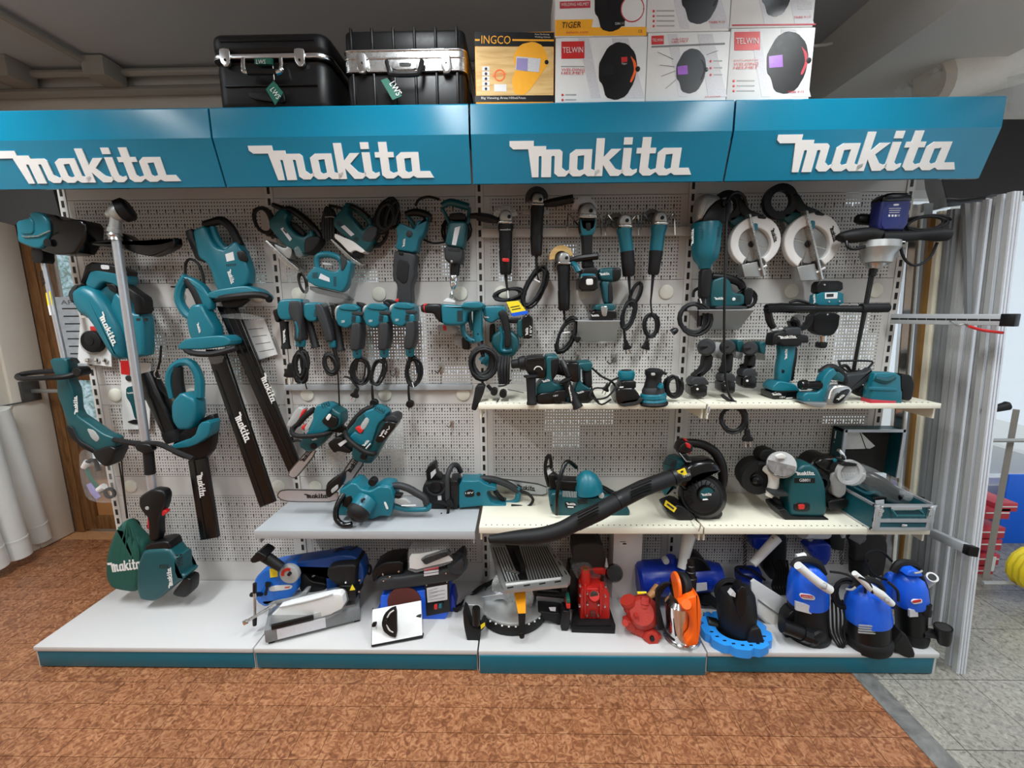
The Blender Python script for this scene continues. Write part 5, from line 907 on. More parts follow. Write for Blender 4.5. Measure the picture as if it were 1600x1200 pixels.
for k in range(2): U('handwriting', f'{945+14*k},{182+22*k} {1030+12*k},{166+22*k}', 4, .0936, 'dgrey', 0, n=4)
def peg(label, x, y):
    RD(); thing('peg_hook', label, 'hook', P(x, y, .01), 'empty peg hooks'); E('plate', f'{x-20},{y-40} {x+24},{y-40} {x+20},{y+40} {x-16},{y+42}', .0, .008, 'steel', 2, 0); U('prong', f'{x},{y},6,.01 {x-30},{y+50},6,.06 {x-60},{y+30},6,.075', 6, .03, 'darksteel')
peg('empty hook right of the fifth drill', 295, 745); V(*e4) if 0 else V(420, 610, 6.154); peg('empty hook above the electric chainsaws', 1015 if 0 else 1290/1, 640) if 0 else None
V(600, 620, 8); peg('empty hook high above the corded chainsaw', 845, 330); V(*d7); peg('empty hook between the fourth and fifth drill cords', 1260, 820); V(*e1); peg('empty hook above the palm sander', 905, 155); peg('empty hook above the second rotary hammer', 605, 140)

# ================================================================== on the upper cream shelf
V(*e1)
T('rotary_hammer', 'black-nosed cordless rotary hammer at the left end of the upper shelf', 'hammer', 300, 515, .2, rest=(300,525,US,.24))
E('gear_case', '150,150 215,145 300,130 335,170 330,310 230,310 170,260', .12, .28, 'gloss', 18); L('chuck', (45, 210, .2), (165, 195, .2), '0,30 .1,38 .5,40 .6,55 1,62', 'rubber'); E('front_cover', '160,150 310,130 320,160 180,170', .13, .29, 'black', 6); E('body', '320,130 420,125 440,150 430,250 380,330 400,350 490,370 490,440 380,450 250,440 250,380 330,310', .11, .27, 'teal2', 16); E('rear_grip', '370,150 440,140 430,260 380,330 370,260', .12, .275, 'black', 10); E('base_shell', '245,430 490,400 490,490 300,525 250,500', .10, .29, 'gloss', 10)
L('side_handle', (210, 300, .3), (218, 545, .31), '0,60 .05,62 .1,42 .5,38 .88,38 .93,44 1,42', 'rubber'); ring('light_arch', 272, 262, 38, 7, .28, .287, 'white', a0=10, a1=170); G(305, 362, 372, 348, 20, .272); E('battery', '385,410 490,395 490,490 390,500', .12, .30, 'black', 8); TX('18V', 398, 480, 440, 474, 14, .301)
T('rotary_hammer', 'second cordless rotary hammer, its side handle slanting to the shelf edge', 'hammer', 600, 520, .22, rest=(520,520,US,.24))
E('gear_case', '480,195 520,180 605,185 610,340 560,345 500,330', .15, .27, 'gloss', 14); L('chuck', (375, 245, .24), (490, 250, .22), '0,30 .1,46 .6,50 1,58', 'rubber'); E('body', '580,190 700,175 712,200 700,250 640,260 615,220 615,350 700,400 700,420 600,480 500,520 490,470 560,420 580,340', .13, .26, 'teal2', 12); E('rear_grip', '640,250 705,220 712,390 655,395', .14, .25, 'rubber', 14); E('base_shell', '560,420 700,395 730,470 640,520 500,520', .12, .28, 'black', 10); L('side_handle', (490, 330, .30), (605, 570, .31), '0,30 .06,62 .12,36 .5,34 .9,36 .95,44 1,44', 'rubber'); U('side_strap', '470,180,24,.28 500,250,26,.3 520,310,26,.3', 25, .3, 'black'); G(598, 458, 655, 440, 16, .281); G(520, 385, 548, 520, 14, .336)
U('cord', '720,240,9 800,310,9 880,350,9 920,400,9', 9, .2, 'black'); U('cord', '715,390,8 730,460,8 790,540,8 860,550,8 920,520,8', 8, .25, 'black')
T('palm_sander', 'small teal sheet sander with black dust bag beside its plug', 'sander', 1000, 500, .2, rest=(940,533,US,.24))
L('top_knob', (1005, 260, .2), (1005, 345, .2), '0,50 .1,66 .4,72 .8,66 1,56', 'teal'); L('knob_pad', (1003, 255, .2), (1003, 275, .2), '0,40 1,54', 'rubber'); E('waist', '950,330 1065,330 1065,400 940,405', .14, .26, 'black', 14); E('dust_box', '895,410 925,385 1040,385 1085,440 1080,500 920,525 895,490', .12, .28, 'gloss', 12); E('base_pad', '920,490 1110,460 1110,480 1060,520 930,535', .10, .28, 'dgrey', 4); E('logo_spot', '950,395 985,393 980,405 948,406', .281, .283, 'white', 0)
U('cord', '940,320,9 880,350,9 860,390,9', 9, .22, 'black'); plug(855, 370, 115, 42, .24); U('cord', '920,400,8,.26 850,480,8,.27 760,500,8,.27 700,470,8,.27 740,410,8,.26 820,410,8,.26', 8, .27, 'black'); U('cord', '880,500,8,.28 800,545,8,.28 740,500,8,.28', 8, .28, 'black')
T('orbital_sander', 'round random orbit sander with a bright teal collar', 'sander', 1230, 530, .22, rest=(1232,553,US,.27))
L('sanding_pad', (1232, 545, .22), (1232, 515, .22), '0,112 .5,118 1,108', 'rubber', 28); L('collar', (1232, 520, .22), (1230, 445, .22), '0,104 .15,108 .4,100 .5,107 .85,104 1,92', 'teal', 28); L('skirt', (1230, 450, .22), (1228, 395, .22), '0,92 .5,92 1,78', 'dgrey', 24); L('grip', (1228, 400, .22), (1238, 245, .22), '0,76 .3,66 .55,62 .7,74 .9,74 1,46', 'rubber', 24); E('switch', '1212,282 1245,280 1245,302 1214,304', .285, .295, 'lgrey', 3); E('teal_wing', '1262,395 1300,360 1305,400 1270,410', .24, .30, 'teal', 4); K('cord', 1400, 385, 88, 100, 4, .18, 12, seed=81, jit=.4); U('cord_lead', '1290,270,12 1340,290,12', 12, .2, 'rubber', 0); U('cord_tie', '1440,300 1455,330', 4, .2, 'white', 0)
# three small drivers seen end-on
def driver(label, x, y, s, hb, wd, teal=0):
    V(*e2); T('small_driver', label, 'driver', x, y, .2, 'small drivers')
    L('motor_end', (x, y, .10), (x, y, .24), f'0,{50*s} .6,{60*s} .9,{58*s} 1,{44*s}', 'dgrey', 20); E('end_seam', f'{x-54*s},{y-4} {x+54*s},{y-8} {x+54*s},{y+2} {x-54*s},{y+6}', .236, .243, 'black', 0); E('handle', f'{x-24*s},{y+50*s} {x+34*s},{y+46*s} {x+26*s},{y+140*s} {x+wd+22},{hb-140} {x+wd-50},{hb-140} {x-34*s},{y+140*s}', .12, .20, 'rubber', 18); E('foot', f'{x+wd-66*s},{hb-112} {x+wd-40*s},{hb-140} {x+wd+34*s},{hb-140} {x+wd+62*s},{hb-100} {x+wd+60*s},{hb-84} {x+wd-62*s},{hb-80}', .13, .215, 'dgrey', 8); E('battery', f'{x+wd-66*s},{hb-88} {x+wd+50*s},{hb-92} {x+wd+44*s},{hb} {x+wd-68*s},{hb-8}', .125, .22, 'gloss', 6); D('button', x+wd+2, hb-48, 8, .22, .225, 'white', n=10)
    if teal: E('side_shell', f'{x+40*s},{y-60*s} {x+100*s},{y-60*s} {x+95*s},{y+40*s} {x+50*s},{y+30*s}', .05, .16, 'teal2', 10)
    E('bracket', f'{x+46*s},{y-40} {x+112*s},{y-30} {x+110*s},{y+80} {x+52*s},{y+75}', .02, .07, 'lgrey', 2)
driver('leftmost of the three small drivers, with a wide flat end', 238, 500, 1.0, 840, -62); driver('middle of the three small drivers, behind the hanging cord', 385, 500, .86, 815, -10, 1); driver('rightmost and smallest of the three drivers', 540, 510, .84, 782, -18, 1)
V(*e3)
T('caulking_gun', 'cordless teal caulking gun on its battery, black barrel pointing right', 'caulking gun', 220, 1060, .2, rest=(200,1062,US,.26))
E('handle', '180,610 320,600 310,700 290,800 275,930 165,930 170,800 190,700', .17, .235, 'teal', 22); E('grip_edge', '285,640 325,630 320,740 295,850 282,925 265,800', .165, .23, 'rubber', 10); E('front_plate', '115,545 130,520 320,480 335,530 400,540 405,600 340,600 330,630 180,625 165,595 105,630', .17, .265, 'rubber', 14); G(188, 572, 340, 566, 26, .2665); E('neck', '200,485 330,470 330,540 205,540', .15, .27, 'dgrey', 10); E('foot', '95,950 150,900 280,925 325,985 300,1000 100,985', .13, .26, 'teal', 12); E('battery', '90,985 300,975 332,1000 332,1060 110,1062 90,1040', .12, .27, 'gloss', 10); G(135, 1032, 215, 1030, 18, .271); TX('18V', 200, 1056, 245, 1054, 16, .271); E('label_line', '250,1052 305,1048 305,1056 250,1060', .27, .272, 'white', 0); G(258, 742, 262, 650, 20, .236); E('trigger_lock', '215,820 240,825 235,850 215,848', .23, .238, 'black', 3)
L('barrel_rod', (135, 505, .22), (215, 495, .22), '0,14 .5,14 .6,24 1,24', 'brushed', 12); U('yoke', '100,330,30,.2 120,430,30,.2 150,480,26,.2', 28, .2, 'black'); U('trigger_loop', '300,410,22,.2 340,430,22,.2 350,480,20,.2', 22, .2, 'black'); U('barrel', '90,325,38,.22 200,318,40,.22 300,322,40,.22 470,322,36,.22', 38, .22, 'gloss', 0, n=14); U('barrel_tube', '470,324,30,.22 860,328,30,.22', 30, .22, 'black', 0, n=14); U('barrel_end', '860,320,38,.22 1080,318,38,.22', 38, .22, 'rubber', 0, n=14)
U('top_bow', '280,275,10 340,258,12 420,275,12 440,290,10', 11, .2, 'black'); ring('reel', 380, 410, 95, 36, .13, .17, 'black', a0=190, a1=380); D('window', 350, 410, 40, .14, .16, 'lgrey')
T('trim_router', 'laminate trimmer with a teal cap hanging behind the caulking gun barrel', 'router', 560, 300, .12)
E('top_cap', '480,130 510,98 685,100 690,180 560,200 475,200', .07, .14, 'black', 6); E('teal_band', '475,195 690,185 690,300 460,300', .07, .145, 'teal', 5); E('rating_label', '568,195 672,192 668,242 568,245', .145, .1475, 'paper', 0, 0); E('rating_print', '582,205 640,203 638,228 582,230', .1475, .149, 'dgrey', 0, 0); vents('vent', 635, 143, 72, 44, 5, 1, .141); E('body', '450,350 665,360 650,480 600,545 500,540 440,500', .07, .15, 'rubber', 10); L('collet', (550, 545, .09), (548, 600, .09), '0,34 1,30', 'chrome'); E('collet_nut', '512,595 562,592 560,645 505,645', .06, .12, 'black', 5); G(492, 285, 486, 205, 18, .1455)
for a, b in ((568, 130), (605, 268), (690, 265), (592, 372)): D('screw', a, b, 8, .14, .152, 'steel', n=8)
T('planer', 'teal planer with a black knob and silver belt cover on the upper shelf', 'planer', 530, 1080, .22, rest=(600,1106,US,.28))
E('body', '360,1030 385,1000 500,1000 520,900 560,830 610,800 640,850 590,900 570,960 600,1040 560,1080 365,1080', .17, .25, 'teal', 14); U('handle', '540,850,34,.18 600,810,36,.18 660,825,36,.18 705,880,36,.18 715,930,34,.18', 35, .18, 'rubber', n=12); L('front_knob', (365, 945, .22), (525, 950, .22), '0,36 .1,42 .3,42 .4,30 .7,34 1,40', 'gloss'); E('dust_spout', '700,860 880,840 930,800 920,880 830,960 740,1000 690,960', .13, .2, 'dgrey', 16); E('handle_arch', '590,860 650,830 700,870 690,920 640,900 610,905', .17, .24, 'teal2', 6)
E('belt_cover', '565,1080 590,980 640,940 740,950 775,990 700,1090 640,1105 575,1102', .23, .29, 'steel', 14); E('cover_black', '630,1090 660,1010 765,975 772,1000 700,1090 650,1102', .285, .297, 'gloss', 8); G(672, 1078, 732, 1032, 20, .298); U('cover_line', '600,1060,6 630,980,6 720,960,6', 6, .291, 'white'); E('sole', '340,1075 560,1078 500,1118 440,1110', .17, .28, 'brushed', 2, 0); E('stand_foot', '780,1000 860,930 900,1040 880,1050 840,1030', .06, .16, 'rubber', 8); vents('vent', 440, 1068, 6, 6, 1, 1, .251, 'amber')
T('sander_block', 'teal finishing tool with a black dust box at the shelf right end', 'sander', 1080, 1090, .22, rest=(1000,1092,US,.26))
E('housing', '935,850 960,838 1145,845 1150,980 1160,1000 1155,1100 1095,1098 905,1080 915,960', .18, .27, 'teal', 12); U('grip_hollow', '965,890,26 1050,910,34 1130,880,24', 30, .258, 'teald'); E('dust_box', '1150,850 1240,860 1265,940 1245,1050 1220,1070 1160,1060', .17, .25, 'rubber', 12); E('base_plate', '900,1055 1105,1068 1105,1098 900,1085', .18, .274, 'boxred', 3, 0); vents('vent', 1190, 925, 40, 110, 2, 9, .251); E('step', '920,960 1150,970 1150,1000 920,990', .262, .276, 'teal', 6)
# ================================================================== hanging chainsaws and the lower shelf
e4 = (420, 610, 6.154); e5 = (390, 700, 6.154); e6 = (620, 690, 6.154); e7 = (760, 680, 4); e8 = (1140, 650, 4.706)
def bar(s, txt, d, edge):                              # guide bar with its chain as a dark toothed rim
    E('chain', edge, d-.004, d+.004, 'darksteel', 0, 1); E('guide_bar', s, d-.006, d+.0065, 'steel' if 0 else 'alu', 0, 1); G(*txt, d+.007, 'black')
V(*e4)
T('chainsaw', 'left hanging battery chainsaw with a red lever and grey hand guard', 'chainsaw', 470, 400, .12, 'hanging chainsaws')
bar('415,545 210,770 195,815 240,838 280,815 455,590', (330, 700, 425, 580, 42), .10, '405,535 200,765 185,818 240,848 288,820 465,600')
E('body', '470,190 500,130 580,115 640,140 690,180 730,200 735,300 690,350 610,370 590,440 470,560 400,560 340,520 330,480 400,400 420,360 455,270', .06, .19, 'teal2', 24); E('top_cover', '470,180 490,130 560,115 640,150 600,220 580,270 620,350 560,390 460,420 390,410 430,340 450,260', .10, .205, 'teal', 14); U('rear_grip', '440,180,26 370,230,28 320,280,28 280,330,26', 27, .15, 'rubber', n=12); U('front_handle', '230,370,24,.14 225,410,24,.2 280,440,24,.23 400,440,24,.235 520,425,24,.22 600,400,22,.18', 24, .2, 'rubber', n=12); U('handle_side', '290,320,22 250,350,24 232,380,24', 23, .14, 'rubber')
E('battery', '530,285 590,210 690,250 680,330 620,350', .12, .215, 'black', 10); E('battery_label', '545,265 580,220 605,240 570,295', .214, .217, 'white', 2); E('hand_guard', '290,150 365,170 300,320 240,340 180,335', .06, .12, 'lgrey', 10); E('red_lever', '330,185 370,180 315,265 290,280', .11, .14, 'red', 6); E('trigger', '330,340 360,320 375,350 345,375', .12, .18, 'red', 6); E('handle_gap', '365,340 440,240 450,260 400,370 365,380', .15, .206, 'lgrey', 5); D('cap', 425, 540, 32, .15, .20, 'black'); vents('vent', 545, 140, 90, 50, 4, 1, .206, 'teald', ang=-25); G(415, 485, 465, 470, 16, .2055)
U('cord_hole', '230,490,12 280,480,12 330,500,12', 12, .1, 'black')
T('chainsaw', 'right hanging battery chainsaw with a white battery label', 'chainsaw', 1000, 450, .14, 'hanging chainsaws')
bar('830,630 730,780 740,820 720,900 780,880 925,670', (775, 810, 885, 650, 48), .12, '820,622 712,775 725,830 700,910 790,890 935,680')
E('body', '880,230 960,170 1050,140 1150,190 1160,260 1200,300 1180,400 1110,500 1050,600 1020,670 960,670 850,640 830,580 850,480 770,430 800,340 860,280', .08, .22, 'teal2', 26); E('top_cover', '940,190 1050,145 1150,200 1140,250 1080,300 1040,420 1000,520 900,500 800,430 860,370 920,400 970,300 960,260', .12, .24, 'teal', 16); U('rear_grip', '1010,160,28 930,190,30 860,250,30 800,320,28 770,370,26', 29, .2, 'rubber', n=12); U('front_handle', '740,400,24,.2 760,460,24,.25 830,530,24,.27 920,590,24,.27 1000,610,24,.26 1025,600,22,.22', 24, .24, 'rubber', n=12); E('hand_guard', '600,480 680,430 740,430 760,520 830,560 800,585 700,560 660,580 610,520', .10, .20, 'black', 10); E('guard_label', '665,515 735,472 755,490 690,542', .20, .203, 'sticker', 0, 0); E('guard_tip', '565,910 590,860 725,780 740,800 730,870 600,960', .08, .14, 'black', 8)
E('battery', '1045,450 1150,270 1250,290 1240,330 1130,470 1080,480', .14, .255, 'gloss', 10); G(1075, 450, 1118, 380, 18, .256); TX('18V', 1108, 452, 1175, 350, 20, .256); E('battery_arm', '1110,250 1220,210 1265,240 1260,300 1215,280 1120,280', .10, .22, 'dgrey', 10); E('handle_gap', '880,340 940,250 975,285 930,370 900,380', .225, .243, 'lgrey', 5); E('trigger', '840,350 880,335 920,380 890,410', .2, .25, 'red', 6); E('red_lever', '815,260 855,220 865,240 820,290', .15, .18, 'red', 4); D('cap', 905, 640, 32, .2, .24, 'black'); vents('vent', 1065, 190, 110, 50, 6, 1, .241, 'teald', ang=25); G(915, 545, 970, 485, 26, .2415); U('badge_line', '935,560 978,512', 7, .241, 'white', 0, n=4)
V(*e5)
T('chainsaw', 'electric chainsaw lying on the grey shelf, bar pointing left', 'chainsaw', 1100, 640, .25, None, (1000, 752, GS, .33))
bar('275,455 300,415 380,405 850,415 850,510 400,508 310,490', (525, 482, 752, 482, 42), .18, '262,455 292,405 380,396 850,405 850,520 400,518 300,500')
E('body', '900,360 960,330 1020,290 1070,300 1110,350 1200,370 1280,320 1390,330 1420,430 1400,560 1380,610 1300,600 1200,640 1130,590 1000,600 870,600 870,540 940,470', .12, .28, 'teal', 18); L('motor', (1130, 500, .26), (1010, 660, .36), '0,110 .3,108 .5,104 1,98', 'teal', 24); L('motor_cap', (1060, 595, .33), (1000, 680, .38), '0,112 .4,112 .8,92 1,60', 'rubber', 24); E('motor_stripe', '1065,500 1100,475 1120,490 1075,530', .35, .353, 'dgrey', 2)
U('front_handle', '1020,345,30,.2 960,400,30,.24 890,470,28,.28 835,580,28,.32 835,680,28,.34 900,740,28,.35 980,735,28,.35', 28, .3, 'gloss', n=14); E('hand_guard', '750,380 765,340 900,230 915,260 910,320 860,400 790,460 755,450', .20, .27, 'black', 10); E('guard_panel', '780,400 850,345 855,390 790,440', .27, .273, 'lgrey', 3)
U('rear_grip', '1340,370,26 1430,360,34 1530,390,36 1600,430,36 1680,480,34 1705,540,30', 34, .22, 'dgrey', n=12); U('rear_frame', '1400,560,28 1500,590,24 1640,592,24 1715,580,28 1725,540,26', 25, .22, 'teal', n=12); E('handle_gap', '1390,470 1500,480 1560,530 1400,530', .22, .25, 'lgrey', 4); E('trigger', '1380,430 1480,440 1450,480 1385,465', .2, .25, 'black', 6); E('shoulder', '1290,310 1400,335 1360,380 1330,410 1280,380', .14, .27, 'teal', 10); D('oil_cap', 1175, 335, 40, .22, .27, 'black'); E('window', '1288,520 1310,518 1338,585 1315,592', .279, .283, 'white', 3); U('rating_line', '1460,555 1600,550', 5, .252, 'white', 0, n=4); E('inner_dark', '905,470 990,430 1010,480 960,560 905,540', .22, .283, 'black', 8)
V(*e6)
T('chainsaw', 'electric chainsaw at the join of grey and cream shelves, bar pointing right', 'chainsaw', 700, 560, .24, None, (700, 604, .618, .24))
E('chain', '800,340 990,350 1440,415 1450,520 1200,505 1180,460', .13, .138, 'darksteel', 0, 1); E('guide_bar', '800,350 990,360 1440,425 1440,510 1200,495', .129, .1405, 'alu', 0, 1); G(1150, 455, 1332, 478, 46, .141, 'black')
E('body', '610,340 760,345 800,335 860,380 960,400 960,440 880,440 870,470 920,560 1050,570 1060,600 880,605 820,580 640,600 605,600', .16, .29, 'teal', 14); E('motor_cover', '510,340 615,335 610,600 510,600', .14, .29, 'black', 12); E('sprocket_cover', '270,380 330,350 480,350 515,400 515,600 290,598 265,540', .13, .28, 'rubber', 14); D('cover_knob', 372, 440, 55, .27, .295, 'black'); ring('cover_ridge', 372, 430, 95, 14, .275, .29, 'dgrey', a0=190, a1=350); E('hand_guard', '290,240 370,185 385,220 385,290 440,330 440,380 330,380 300,360', .15, .24, 'black', 8); E('guard_label', '325,300 372,262 378,300 330,358', .24, .243, 'sticker', 0, 0)
U('front_handle', '490,560,24,.3 485,430,24,.3 490,320,24,.28 530,235,26,.24 580,230,26,.2 615,290,24,.17', 25, .25, 'dgrey', n=12); U('rear_grip', '800,355,26 900,360,34 1000,385,34 1100,430,34 1170,480,32', 33, .22, 'dgrey', n=12); U('rear_frame', '1165,440,26 1165,540,28 1120,585,26 1000,590,24 900,580,28', 26, .22, 'teal', n=12); E('trigger', '920,480 960,465 1000,520 1050,560 1020,580', .2, .24, 'black', 8); E('name_plate', '645,485 700,455 745,470 745,530 660,535', .29, .293, 'black', 3); TX('18V', 660, 505, 740, 498, 18, .294); D('cap', 785, 505, 20, .29, .295, 'black', n=12); D('screw', 893, 398, 12, .29, .293, 'black', n=8); E('spot_label', '393,520 428,518 430,560 396,562', .28, .283, 'sticker', 0, 0); vents('vent', 555, 500, 70, 150, 1, 9, .291, 'slot')
U('cord', '1180,470,14,.22 1260,500,14,.26 1310,560,14,.28 1270,620,14,.28 1200,635,14,.28', 14, .25, 'rubber'); L('cord_end', (1230, 630, .28), (1100, 625, .28), '0,14 .3,20 1,24', 'black', 12)
U('cord_front', '300,560,20,.26 430,580,22,.28 500,600,24,.3', 22, .28, 'black'); D('cord_boss', 505, 600, 38, .28, .33, 'black'); plug(490, 690, 110, 62, .335); U('cord_drop', '500,620,14,.33 490,700,14,.335', 14, .33, 'black', 0); E('chain_hook', '375,800 385,730 430,680 440,700 405,760 395,815', .33, .345, 'black', 4)
V(*e7)
T('chainsaw', 'petrol chainsaw with a black wrap handle behind the blower tube', 'chainsaw', 540, 480, .18, None, (450, 500, LS, .22))
E('body', '385,340 470,330 540,345 640,370 700,360 790,350 870,430 885,450 880,490 700,490 520,490 430,480 395,440', .08, .22, 'teal2', 18); L('engine_dome', (640, 350, .17), (620, 222, .17), '0,90 .3,88 .7,66 .92,36 1,10', 'teal', 24); E('air_cover', '420,260 540,270 590,270 660,300 700,330 640,350 440,320', .10, .20, 'black', 12); U('front_handle', '440,495,13,.26 440,400,13,.27 455,290,13,.26 485,190,14,.22 515,165,14,.18 560,200,14,.12', 13, .2, 'gloss', n=12); U('hand_guard_frame', '390,320,11 370,240,11 370,170,11 390,125,12 402,150,11 405,220,11', 11, .14, 'black'); U('guard_bar', '375,200,8 400,190,8', 8, .14, 'black', 0); E('guard_label', '378,225 410,205 410,230 385,250', .145, .15, 'sticker', 0, 0); E('guard_base', '385,240 420,230 470,270 460,330 390,320', .10, .17, 'black', 8)
vents('vent', 520, 370, 90, 40, 9, 1, .223, 'lgrey', ang=4); vents('vent', 600, 415, 70, 36, 1, 4, .223, ang=-8); E('badge', '490,415 560,418 562,440 545,460 500,455 492,440', .22, .225, 'black', 3); G(498, 435, 560, 438, 14, .226); U('badge_line', '508,449 545,450', 4, .226, 'white', 0, n=4); U('rear_handle', '715,320,14 770,350,15 830,400,15 870,450,14', 14, .18, 'black'); D('cap', 720, 380, 18, .2, .225, 'lgrey'); U('knob', '656,295 656,320', 7, .2, 'lgrey', 0)
for a, b in ((400, 340), (405, 440), (470, 340)): D('screw', a, b, 6, .22, .224, 'black', n=8)
T('petrol_blower', 'petrol leaf blower with a long black tube slanting across the shelf', 'blower', 1340, 480, .2, None, (1230, 522, LS, .28))
L('fan_housing', (1350, 375, .10), (1345, 378, .27), '0,120 .3,140 .8,138 1,118', 'black', 32); L('recoil_cover', (1345, 378, .26), (1345, 380, .30), '0,112 .7,104 1,84', 'rubber', 28)
for k in range(20):
    g = 2*math.pi*k/20; U('fin', f'{1345+60*math.cos(g):.0f},{380+60*math.sin(g):.0f},3 {1345+102*math.cos(g):.0f},{380+102*math.sin(g):.0f},3', 3, .30, 'gloss', 0, n=5)
D('hub', 1378, 370, 48, .295, .315, 'teal2'); ring('hub_ring', 1378, 370, 54, 8, .29, .316, 'gloss'); G(1342, 380, 1410, 376, 16, .316); U('badge_line', '1352,404 1396,400', 5, .316, 'white', 0, n=4)
E('engine_cover', '1115,200 1150,140 1210,130 1260,180 1200,230 1170,300 1100,360 1095,340 1130,300', .06, .20, 'teal2', 16); vents('vent', 1155, 170, 80, 50, 1, 4, .205, ang=15); E('volute', '1180,220 1270,150 1400,140 1450,200 1420,220 1330,230 1260,260 1220,330 1180,290', .12, .27, 'gloss', 26)
U('handle', '1210,50,28 1280,48,26 1360,62,28 1430,110,30 1470,190,30 1478,280,28 1460,350,26', 28, .16, 'black', n=14); E('throttle_box', '1180,95 1195,50 1235,22 1275,50 1270,90 1215,105', .12, .22, 'gloss', 10); E('red_trigger', '1235,40 1268,48 1270,80 1245,72', .18, .23, 'red', 6); E('red_switch', '1232,20 1252,25 1250,38 1235,35', .16, .2, 'red', 3); E('lower_trigger', '1245,92 1270,95 1272,112 1250,108', .15, .19, 'red', 3); E('bracket', '1195,105 1240,105 1285,170 1250,175', .14, .23, 'black', 6); U('choke_rod', '1205,110 1250,165 1278,165', 4, .235, 'steel', 0)
U('blower_tube', '1250,240,46,.3 1130,275,50,.35 980,330,52,.40 850,395,54,.45 700,480,54,.51 560,545,54,.54', 52, .35, 'rubber', 0, n=18); U('tube_nozzle', '565,542,52,.54 470,590,50,.56 350,625,50,.57 200,640,46,.57 20,650,26,.57', 48, .41, 'rubber', 3, n=18); U('nozzle_lip', '12,640,3,.57 20,670,3,.575', 3, .42, 'black', 0)
for k in range(4): U('tube_rib', f'{905},{335+20*k},5,{.48+.004*k} {1030},{285+20*k},5,{.435+.004*k}', 5, .39, 'gloss', 0, n=5); U('tube_rib', f'{570},{495+20*k},5,{.59+.003*k} {700},{430+20*k},5,{.56+.003*k}', 5, .43, 'gloss', 0, n=5)
L('tube_clamp', (1160, 265, .335), (1185, 255, .33), '0,58 1,58', 'black'); L('tube_clamp', (812, 415, .465), (835, 402, .456), '0,58 1,58', 'black'); E('warning_label', '1188,225 1240,205 1255,245 1205,262', .355, .36, 'yellow', 0, 0); E('label_mark', '1212,225 1230,218 1232,232 1216,238', .36, .362, 'dgrey', 2); TX('UB1101', 1210, 275, 1275, 250, 18, .362)
E('foot', '1100,430 1180,400 1280,470 1240,520 1210,525 1105,450', .14, .30, 'black', 8); E('foot', '1280,490 1330,470 1440,430 1450,470 1420,500 1290,505', .14, .28, 'gloss', 8); E('foot_label', '1122,405 1190,455 1172,482 1110,438', .30, .303, 'yellow', 0, 0); U('label_print', '1130,430 1170,460', 6, .3035, 'dgrey', 0, n=4)
thing('shelf_clip', 'bent steel clip on the lower shelf edge beneath the blower', 'clip', P(1330, 580, .37)); U('clip', '1280,505,3,.30 1325,545,4,.38 1338,560,5,.385 1325,600,5,.385', 4, .38, 'chrome')
V(1040, 600, 8); thing('shelf_clip', 'bright steel clip on the upper shelf edge at the bay joint', 'clip', P(520, 320, .32)); U('clip', '540,280,8,.32 545,310,9,.325 535,370,9,.325 500,370,7,.325 520,320,7,.325 520,285,7,.32', 8, .32, 'chrome')
V(*e8)
T('bench_grinder', 'teal bench grinder with two wheels and clear eye shields', 'grinder', 520, 720, .22, None, (520, 758, LS, .29))
E('motor_body', '400,690 395,480 450,370 500,335 560,332 610,370 660,480 672,700 600,715 400,705', .14, .28, 'teal2', 24); E('base', '300,650 360,640 400,700 665,705 665,755 380,758', .12, .30, 'black', 8); D('wheel_guard', 230, 455, 122, .02, .16, 'rubber', .25, 28); E('guard_spark', '190,290 210,240 270,225 330,250 345,300 280,330 200,310', .04, .14, 'rubber', 12); D('wheel_hub', 200, 475, 48, .16, .175, 'black'); D('wheel', 232, 480, 112, .10, .165, 'stone', .08, 28) if 0 else None
U('grinding_wheel', '262,385,26 310,420,34 325,480,36 310,540,34 285,590,26', 34, .19, 'stone', n=12); ring('guard_rim', 215, 460, 125, 60, .14, .19, 'rubber', a0=95, a1=300); D('guard_nut', 195, 475, 26, .175, .2, 'gloss'); D('wheel_guard', 690, 400, 110, .06, .20, 'gloss', .25, 28); E('grinding_wheel', '735,410 780,390 815,400 840,480 838,560 790,600 740,570 725,480', .16, .22, 'lgrey', 14); ring('guard_rim', 680, 500, 62, 22, .18, .25, 'black', a0=-100, a1=150); E('guard_cover', '580,330 640,290 780,290 850,330 800,400 640,380', .10, .22, 'gloss', 16)
E('tool_rest', '280,545 400,548 400,570 305,575', .2, .29, 'dgrey', 3, 0); E('rest_arm', '310,600 360,600 385,690 330,660', .14, .22, 'black', 5); E('rest_arm', '680,600 830,580 820,640 780,660 690,665', .12, .24, 'black', 6); L('shield_rim', (378, 362, .25), (382, 352, .29), '0,96 .5,98 1,92', 'lgrey', 28); L('shield', (381, 358, .285), (382, 355, .292), '0,92 1,90', 'chrome', 28); E('shield_clip', '330,290 380,272 412,290 405,312 340,312', .28, .30, 'white', 5); L('lens_rim', (885, 422, .25), (888, 415, .28), '0,92 .5,94 1,90', 'clear', 28); ring('lens_ring', 887, 418, 94, 24, .26, .285, 'lgrey'); D('lens', 887, 418, 56, .262, .28, 'clear'); E('lens_clip', '800,350 840,330 930,345 920,365 830,365', .26, .29, 'black', 4); U('lens_arm', '830,350,16 840,300,14 800,250,14', 14, .22, 'chrome')
G(478, 436, 628, 434, 28, .2815); E('model_plate', '478,455 628,455 628,492 478,492', .279, .283, 'black', 3, 0); TX('GB801', 512, 482, 590, 482, 22, .284); E('switch_box', '468,635 588,635 585,700 468,698', .27, .285, 'black', 5); E('switch', '502,650 552,648 550,685 505,686', .283, .29, 'redpaint', 3); D('screw', 778, 328, 14, .2, .226, 'teal', n=10)
T('aluminium_case', 'open aluminium tool case with teal sides overhanging the shelf end', 'case', 1250, 800, .3)
